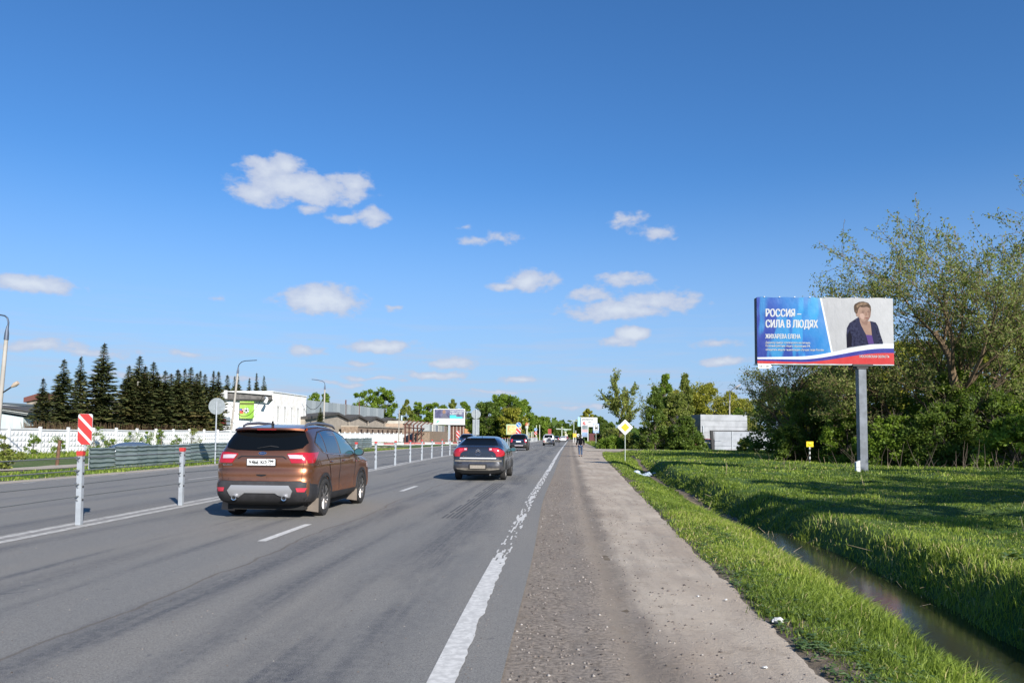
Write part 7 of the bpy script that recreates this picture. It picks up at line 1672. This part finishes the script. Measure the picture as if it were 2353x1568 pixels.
# spruces -------------------------------------------------------------
def spruce_mesh(seed, H=12.0, Wd_=4.6, full=1.0, brown=0.0):
    r_ = np.random.RandomState(seed); P = []; U = []; S_ = []; T = []; segs = [([(0, 0, -.5), (0, 0, H * .5), (0, 0, H)], [.17, .09, .015], 6)]
    z = .35; a = 0.0
    while z < H - .12:
        f_ = z / H; a += 2.399 + r_.randn() * .35; R = Wd_ / 2 * (1 - f_) ** .88 * (.66 + .48 * r_.rand()) + .04
        if r_.rand() < .03: R *= 1.22
        L = R; dr = -.10 - .30 * (1 - f_) + .10 * r_.randn(); n_ = max(3, int(L / .115)); tint_b = .30 + .26 * r_.rand() + brown * (f_ < .5) * r_.rand() * .5
        for i in range(n_):
            q = (i + .5) / n_; rr = L * q; zz = z + dr * L * q + .32 * L * q ** 2.8 * (.5 + .5 * f_); w = (.30 * (1 - q) + .12) * min(1, R) + .05
            for sd in (-1.5, -.5, .5, 1.5):
                off = sd * .7 * w * (.5 + .7 * r_.rand()); x = cos(a) * rr - sin(a) * off; y = sin(a) * rr + cos(a) * off
                P.append((x, y, zz - abs(sd) * .05 - .10 * r_.rand())); da = a + sd * .5 + r_.randn() * .3
                U.append((cos(da), sin(da), -.25 + .35 * q + r_.randn() * .22)); S_.append((.15 + .07 * r_.rand() + (.05 if L > 1.3 else 0)) * (1 if f_ < .86 else .62)); T.append(tint_b + r_.randn() * .10 + .12 * q)
        if L > .5: segs.append(([(0, 0, z), (cos(a) * L * .5, sin(a) * L * .5, z + dr * L * .5), (cos(a) * L * .9, sin(a) * L * .9, z + dr * L * .9 + .22 * L)], [.028, .018, .008], 3))
        z += (.036 + .03 * r_.rand()) * (1.0 if f_ < .8 else 1.5) / full
    n = len(P); P = np.array(P); U = np.array(U); U /= np.linalg.norm(U, axis=1)[:, None]; S_ = np.array(S_)[:, None]
    V_ = r_.randn(n, 3) * .5 + np.array([0, 0, .8]); V_ = np.cross(U, V_); V_ /= np.linalg.norm(V_, axis=1)[:, None]
    tilt = (r_.rand(n, 1) - .5) * .5; V_[:, 2:] += tilt
    a = P - U * S_; b = P + V_ * S_ * .36 - U * S_ * .1; c = P + U * S_ * 1.15; d = P - V_ * S_ * .36 - U * S_ * .1
    V = np.stack([a, b, c, d], 1).reshape(-1, 3); i = np.arange(n) * 4
    return np_mesh('crown', V, np.stack([i, i + 1, i + 2, i + 3], 1), M_NEED, tint=np.clip(T, 0, 1)), tubes_mesh('trunk', segs, M_BARK)
SPR = [spruce_mesh(1, 12, 4.9, 1.0), spruce_mesh(2, 12, 4.0, .9), spruce_mesh(3, 12, 5.4, 1.1, .8), spruce_mesh(4, 12, 3.4, .85)]
c2p = lambda x, y, ox, oy, s_: ((ox + x / s_) / 1.1934, (oy + y / s_) / 1.1934)
L1 = [(685, 1030, 88, 1), (975, 740, 86, 0), (1265, 690, 88, 1), (1570, 490, 84, 0)]
left_tops = [c2p(x, y, 0, 850, 5.6) + (Y, k) for x, y, Y, k in L1]
L2 = [(230, 445, 86, 2), (360, 325, 88, 0), (425, 445, 92, 1), (540, 400, 93, 0), (610, 520, 96, 2), (690, 505, 98, 0), (755, 545, 101, 2), (815, 490, 103, 1), (870, 540, 105, 2), (925, 480, 108, 1), (1000, 465, 110, 0), (1060, 540, 113, 2), (1120, 510, 116, 3), (1195, 550, 118, 0), (1260, 505, 122, 3), (1325, 515, 124, 1),
      (1450, 560, 160, 0), (1540, 575, 164, 1), (1600, 560, 168, 0), (1720, 600, 174, 3), (1825, 535, 178, 3), (1910, 570, 182, 1)]
right_tops = [c2p(x, y, 300, 900, 4.48) + (Y, k) for x, y, Y, k in L2]
lab = ['smallest spruce at the left end, beside the pale blue shed', 'broad spruce second from the left end of the spruces', 'narrow-topped spruce just left of the tallest one', 'tallest spruce, standing left of the gap with the pale annex']
lab2 = ['outermost spruce right of the gap, with upswept branches on its left side', 'tall pointed spruce behind the bare leaning pole', 'spruce with a crooked tip directly right of the bare leaning pole', 'tall spruce second right of the bare leaning pole']
for i, (x, yt, Y, k) in enumerate(left_tops + right_tops):
    if i < 20: Y = 50.44 / (.08 - (x - PCX) / F) + 6 + (i % 3) * 2.5
    p = at(x, yt, Y); z0 = -.55; Hh = p.z - z0
    if i < 4: lb, gp = lab[i], 'spruces of the left clump'
    elif i < 8: lb, gp = lab2[i - 4], 'spruces of the long dark row'
    elif i < 20: lb, gp = '%s dark spruce right of the bare leaning pole in the long row' % ORD[i - 6], 'spruces of the long dark row'
    else: lb, gp = '%s from the left of the small spruces rising behind the white building' % ORD[i - 20], 'small spruces behind the white building'
    t = thing('spruce_tree', lb, 'spruce', (p.x, Y, z0), rng.random() * 6.28, gp)
    s_ = Hh / 12; wk = (1.0 if i < 20 else .8) * (1.62 if 3 < i < 20 else 1.42); wk *= rng.uniform(.85, 1.2); t.scale = (s_ * wk, s_ * wk, s_); t.rotation_euler = (rng.uniform(-.02, .02), rng.uniform(-.025, .025), rng.random() * 6.28)
    link('crown', SPR[k][0], t); link('trunk', SPR[k][1], t)
t = thing('spruce_tree', 'small spruce at the foot of the arm-left lamp column before the hall', 'spruce', (at(736, 960, 150).x, 150, -.5), 0); s_ = (at(736, 934, 150).z + .5) / 12; t.scale = (s_ * 1.35, s_ * 1.35, s_); link('crown', SPR[0][0], t); link('trunk', SPR[0][1], t)
# undergrowth at the foot of the spruces: bare reddish brush
M_BRUSH = tint_mat('bare_brush', [(0, (.035, .022, .014)), (.6, (.09, .055, .032)), (1, (.15, .11, .06))], .9)
mbV = []; mbF = []; tt = []
for _ in range(2600):
    px = rng.uniform(60, 500); Y = 50.44 / (.08 - (px - PCX) / F) + rng.uniform(1.5, 6); x = (px - PCX) / F * Y; h = rng.uniform(.8, 2.9); a = rng.random() * 6.28; dx, dy = rng.gauss(0, .35), rng.gauss(0, .35); w = .03; o = len(mbV)
    mbV += [(x - w, Y, -.6), (x + w, Y, -.6), (x + dx + w * .4, Y + dy, -.6 + h + .4), (x + dx - w * .4, Y + dy, -.6 + h + .4)]; mbF.append((o, o + 1, o + 2, o + 3)); tt.append(rng.random())
setp(link('bare_brush', np_mesh('bare_brush', mbV, mbF, M_BRUSH, tint=tt)), kind='stuff')

# shrubs in front of the concrete fence
SH = [(8, 1046, 24, 50), (75, 1050, 30, 42), (132, 1040, 34, 40), (215, 1042, 34, 50), (250, 1035, 28, 30), (305, 1025, 42, 30), (337, 1025, 30, 30), (371, 1026, 26, 34), (406, 1026, 24, 28), (440, 1024, 40, 36), (20, 1075, 50, 34)]
slb = ['low brown-green shrub at the very left edge before the concrete fence', 'two-tone shrub with bright leaves before the third fence panel', 'round shrub behind the short rusty post', 'dark shrub beside the left end of the corrugated fence', 'small shrub right of the striped plate', 'wide leafy shrub above the roof of the blue grey car', 'light shrub just right of the blue grey car roof', 'round shrub fourth from the corrugated fence end', 'small round shrub left of the sparse grey shrub', 'sparse grey shrub by the concrete fence, left of the round sign pole', 'dry brown shrub at the lower left edge of the far verge']
for i, (x, y, w, h) in enumerate(SH):
    Y = 60 + x * .085 if i != 10 else 36; p = at(x, y, Y); zg = float(tz(p.x, Y)); s_ = Y / F
    bush_tree('shrub', slb[i], 'shrub', (p.x, Y, zg), max(.7, h * s_ * 1.15 + (.4 if i > 3 and i < 10 else 0)), w * s_ * 1.1, 300 + i, n=900, leaf=.07 + .0 * i, m=M_LEAFG if i in (0, 9, 10) else M_LEAF, clumps=12, group='shrubs along the far verge', trunk=.5, shape='round', base=.05)

# deciduous trees across the road
FT = [(732, 903, 975, 62, 200, M_LEAF, 'round', 'leafy tree top showing above the metal screen, right of the white building', 200),
      (838, 897, 990, 62, 260, M_LEAF, 'round', 'left half of the big bright green tree behind the hall', 260),
      (882, 893, 990, 64, 265, M_LEAF, 'round', 'right half of the big bright green tree behind the hall', 260),
      (934, 920, 990, 30, 270, M_LEAFG, 'column', 'pale airy poplar right of the big bright green tree', 270),
      (958, 926, 990, 36, 275, M_LEAF, 'round', 'green tree left of the white-framed billboard', 275),
      (985, 930, 990, 34, 285, M_LEAF, 'round', 'mid green tree touching the left edge of the white-framed billboard', 285),
      (1010, 922, 990, 36, 290, M_LEAF, 'round', 'first tree top rising over the white-framed billboard', 290),
      (1040, 920, 990, 32, 290, M_LEAFG, 'column', 'second tree top rising over the white-framed billboard', 290),
      (1068, 924, 990, 34, 290, M_LEAF, 'round', 'third tree top rising over the white-framed billboard', 290),
      (1118, 925, 1006, 74, 215, M_LEAFD, 'round', 'dark left part of the large roadside tree group behind the dark saloon', 215),
      (1158, 908, 1006, 84, 220, M_LEAF, 'round', 'tallest rounded tree of the group behind the dark saloon', 220),
      (1196, 920, 1004, 58, 228, M_LEAF, 'round', 'bright green right part of the group above the food billboard', 228),
      (1175, 940, 1006, 60, 210, M_LEAF2, 'round', 'yellow green tree low in the group above the food billboard', 210),
      (1098, 945, 1004, 40, 225, M_LEAFG, 'column', 'thin pale tree left of the large roadside group', 225),
      (1243, 955, 1003, 40, 290, M_LEAF, 'round', 'rounded green tree left of the road far away', 290),
      (1262, 975, 1002, 28, 330, M_LEAFD, 'round', 'dark distant tree right of the rounded one', 330),
      (1283, 974, 1001, 22, 420, M_LEAFD, 'column', 'narrow dark tree near the vanishing point', 420),
      (1300, 974, 1001, 26, 440, M_LEAFD, 'round', 'rounded dark tree above the small cream house', 440),
      (1318, 978, 1003, 26, 350, M_LEAF, 'round', 'green tree behind the yellow sign board', 350),
      (1349, 942, 1003, 44, 260, M_LEAF2, 'dome', 'yellow green domed tree above the big white sign board', 260),
      (1375, 958, 1004, 50, 250, M_LEAFD, 'round', 'dark tree behind the bus stop sign', 250),
      (1330, 968, 1003, 26, 300, M_LEAFD, 'round', 'dark tree left of the big white sign board', 300)]
for i, (x, yt, yb, w, Y, m, shp, lb, _) in enumerate(FT):
    p = at(x, yt, Y); zg = -.3; s_ = Y / F
    bush_tree('broadleaf_tree' if shp != 'column' else 'slender_tree', lb, 'tree', (p.x, Y, zg), p.z - zg, w * s_ * 1.08, 400 + i, n=int(3000 + w * 110), leaf=.34 * Y / 240, m=m, clumps=int(26 + w * .7), trunk=.5, shape=shp, base=.08, twigs=w > 30)
# low far wood along the horizon
V = []; T = []
r_ = np.random.RandomState(9)
for k in range(5200):
    a = r_.uniform(-.68, .68); R = 700 + 500 * r_.rand(); x = R * a; hh = 9 + 7 * vnoise(x, 0, 60, 3) + 4 * vnoise(x, 3, 17, 4)
    V.append((x, R, r_.rand() * hh)); T.append(.3 + .3 * r_.rand())
setp(link('far_wood', leaves_mesh('far_wood', np.array(V), 3.6, M_LEAFD, np.array(T), r_, aspect=.8)), kind='stuff')

# right side: middle distance -----------------------------------------
Y = 108; p = at(1424, 1000, Y); branching_tree('sparse_tree', 'airy tree with a visible dark fork above the large diamond sign', (p.x, Y, 0), at(1424, 849, Y).z, 21, spread=.85, n_leaf=7500, leaf=.13, m=M_LEAFG, levels=3, trunk_r=.26, bark=M_BARK, low=.25)
Y = 112; p = at(1478, 1000, Y); branching_tree('sparse_tree', 'thin light tree leaning between the airy tree and the dark bushes', (p.x, Y, 0), at(1478, 872, Y).z, 22, spread=.7, n_leaf=3000, leaf=.12, m=M_LEAFG, levels=3, trunk_r=.14, bark=M_BARKG, low=.2)
MT = [(1395, 975, 40, 135, M_LEAFD, 'round', 'dark bush left of the large diamond sign'), (1425, 985, 56, 128, M_LEAFG, 'round', 'greyish bush behind the large diamond sign'),
      (1405, 1003, 44, 98, M_LEAF, 'dome', 'bright low bush by the bend of the dirt shoulder, left of the diamond pole'), (1452, 1000, 54, 100, M_LEAFG, 'dome', 'mixed low bush right of the diamond sign pole'),
      (1505, 893, 64, 92, M_LEAFD, 'cone', 'dark dense bush nearest the diamond sign, in the middle group'), (1528, 862, 56, 96, M_LEAF, 'cone', 'bright pointed tree of the middle group'), (1574, 860, 54, 104, M_LEAFG, 'cone', 'second pointed tree, just right of the bright pointed one'),
      (1552, 905, 70, 94, M_LEAFG, 'dome', 'grey green bush left of the white box building'), (1575, 960, 64, 90, M_LEAFD, 'dome', 'dark shaded bush against the left side of the white box building'),
      (1622, 884, 130, 112, M_LEAF2, 'dome', 'large yellow green willow dome behind the white box building'), (1682, 900, 90, 116, M_LEAF2, 'dome', 'right shoulder of the yellow green willow behind the white building'),
      (1560, 898, 90, 118, M_LEAF2, 'dome', 'yellow green willow between the second pointed tree and the white box building'), (1600, 930, 70, 112, M_LEAFG, 'dome', 'olive bush just above the left corner of the white box building'),
      (1700, 938, 30, 110, M_LEAF, 'round', 'small bright bush at the right end of the white box building')]
for i, (x, yt, w, Y, m, shp, lb) in enumerate(MT):
    p = at(x, yt, Y); s_ = Y / F
    bush_tree('bush' if w > 50 and shp == 'dome' else 'small_tree', lb, 'bush', (p.x, Y, -.1), p.z + .1, w * s_ * 1.3, 500 + i, n=int(8000 + w * 110), leaf=.135, m=m, clumps=60, trunk=.35, shape=shp, base=.03, group=None)

# right side: the wood behind the billboard ---------------------------
Y = 45; p = at(2235, 1050, Y); branching_tree('big_willow', 'largest tree at the right, its bare brown limbs spreading over the billboard', (p.x, Y, -.1), at(2250, 430, Y).z + .4, 31, spread=1.12, n_leaf=19000, leaf=.075, m=M_LEAFT, levels=4, trunk_r=.34, lean=(-.10, 0), low=.16)
Y = 49; p = at(2370, 1050, Y); branching_tree('big_willow', 'second large tree, cut by the right edge of view', (p.x, Y, -.1), at(2360, 440, Y).z, 33, spread=1.05, n_leaf=17000, leaf=.075, m=M_LEAFT, levels=4, trunk_r=.30, low=.3)
Y = 50; p = at(2085, 1050, Y); branching_tree('big_willow', 'mid-height tree right behind the billboard panel, leaning left', (p.x, Y, -.1), at(2040, 600, Y).z, 37, spread=1.12, n_leaf=14000, leaf=.075, m=M_LEAFT, levels=4, trunk_r=.24, lean=(-.18, 0), low=.2)
Y = 47.5; p = at(2190, 1050, Y); branching_tree('big_willow', 'broad middle tree between the billboard and the largest tree', (p.x, Y, -.1), at(2140, 520, Y).z, 51, spread=1.12, n_leaf=15000, leaf=.075, m=M_LEAFT, levels=4, trunk_r=.26, lean=(-.12, 0), low=.2)
Y = 58; p = at(1822, 1050, Y); branching_tree('sparse_tree', 'open brown-limbed tree behind the left end of the billboard', (p.x, Y, -.1), at(1790, 735, Y).z, 44, spread=1.1, n_leaf=7500, leaf=.08, m=M_LEAFT, levels=4, trunk_r=.22, lean=(-.10, 0), low=.15)
RT = [(1745, 912, 80, 104, M_LEAF2, 'dome', 'yellow green bush beside the right end of the white building'), (1815, 975, 66, 52, M_LEAFD, 'dome', 'dark leafy bush before the slab wall'),
      (1850, 900, 110, 55, M_LEAFD, 'dome', 'dark dense bush behind the yellow marker post'), (1905, 845, 120, 57, M_LEAFD, 'round', 'dark tree between the yellow marker and the billboard column'),
      (1945, 935, 90, 49, M_LEAF, 'dome', 'brighter bush just left of the billboard column'), (2010, 870, 120, 52, M_LEAFD, 'dome', 'dark bush directly behind the billboard column'),
      (2050, 960, 110, 45, M_LEAF, 'dome', 'leafy bush at the right of the billboard column'), (2110, 840, 130, 50, M_LEAF, 'dome', 'tall bush under the right end of the billboard'),
      (2160, 930, 130, 43, M_LEAFD, 'dome', 'shaded bush at the middle of the right-hand wood edge'), (2210, 850, 130, 46, M_LEAF, 'dome', 'green bush around the trunk of the largest tree'),
      (2275, 900, 130, 42, M_LEAFD, 'dome', 'dark bush left of the right edge of view'), (2340, 840, 130, 44, M_LEAF, 'dome', 'tall bush on the right edge of view'),
      (2330, 960, 110, 38, M_LEAF, 'dome', 'low bright bush nearest the camera at the right edge'), (2400, 900, 120, 40, M_LEAF, 'dome', 'bush partly outside the right edge of view'), (1712, 1008, 26, 80, M_LEAFG, 'dome', 'low bush overlapping the slab wall')]
for i, (x, yt, w, Y, m, shp, lb) in enumerate(RT):
    p = at(x, yt, Y); s_ = Y / F; zg = float(tz(p.x, Y))
    bush_tree('bush', lb, 'bush', (p.x, Y, zg - .05), p.z - zg, w * s_ * 1.45, 600 + i, n=int(15000 if i else 7000), leaf=.085, m=m, clumps=75, trunk=.4, shape=shp, base=.02)
# bare stems along the wood edge
mb = MB()
for k in range(60):
    px = rng.uniform(1760, 2352); Y = 41 - (px - 1760) * .012 + rng.uniform(-1, 2.5); x = (px - PCX) / F * Y; z = float(tz(x, Y)); h = rng.uniform(.3, 1.4)
    q = Vector((x, Y, z)); e_ = q + Vector((rng.gauss(0, .35), rng.gauss(0, .2), h)); mb.tube([q, q.lerp(e_, .5) + Vector((rng.gauss(0, .06), 0, 0)), e_], [.014, .010, .004], 3, cap=False)
setp(mb.build('bare_stems', mat('grey_stem', (.085, .065, .05), .9)), kind='stuff')
# a dense back row closing the wood
for i, (x, yt, w, Y, m, lb) in enumerate([(1800, 890, 130, 72, M_LEAFD, 'dark back-row thicket seen through the open tree left of the billboard'), (1890, 860, 140, 66, M_LEAF2, 'olive back-row thicket behind the dark tree, left of the billboard column'), (1990, 830, 150, 64, M_LEAFD, 'dark back-row thicket behind the billboard panel'),
        (2090, 790, 160, 62, M_LEAF2, 'olive back-row thicket at the right end of the billboard'), (2190, 780, 160, 60, M_LEAFD, 'dark back-row thicket behind the largest tree'), (2290, 760, 170, 58, M_LEAF2, 'olive back-row thicket near the right edge'), (2390, 760, 160, 56, M_LEAFD, 'dark back-row thicket at the right edge')]):
    p = at(x, yt, Y); s_ = Y / F
    bush_tree('thicket', lb, 'thicket', (p.x, Y, 0), p.z, w * s_ * 1.4, 650 + i, n=15000, leaf=.12, m=m, clumps=80, trunk=.3, shape='dome', base=.02)
# trees standing right of the camera whose shade lies on the meadow
for i, (x, y, h, w, lb) in enumerate([(13.2, 6.8, 8.5, 4.2, 'nearest shade tree right of the camera, outside the view'), (17.5, 10, 10, 5, 'second shade tree right of the camera, outside the view'), (22, 13.5, 10, 5.5, 'third shade tree right of the camera, outside the view'),
        (26, 18, 11, 6, 'fourth shade tree right of the camera, outside the view'), (31, 24, 12, 7, 'farthest shade tree right of the camera, outside the view'), (22, 5, 13.5, 6.5, 'tallest shade tree right of the camera, outside the view')]):
    bush_tree('broadleaf_tree', lb, 'tree', (x, y, 0), h, w, 700 + i, n=8000, leaf=.12, m=M_LEAF, clumps=38, trunk=.5, shape='round', base=.3)
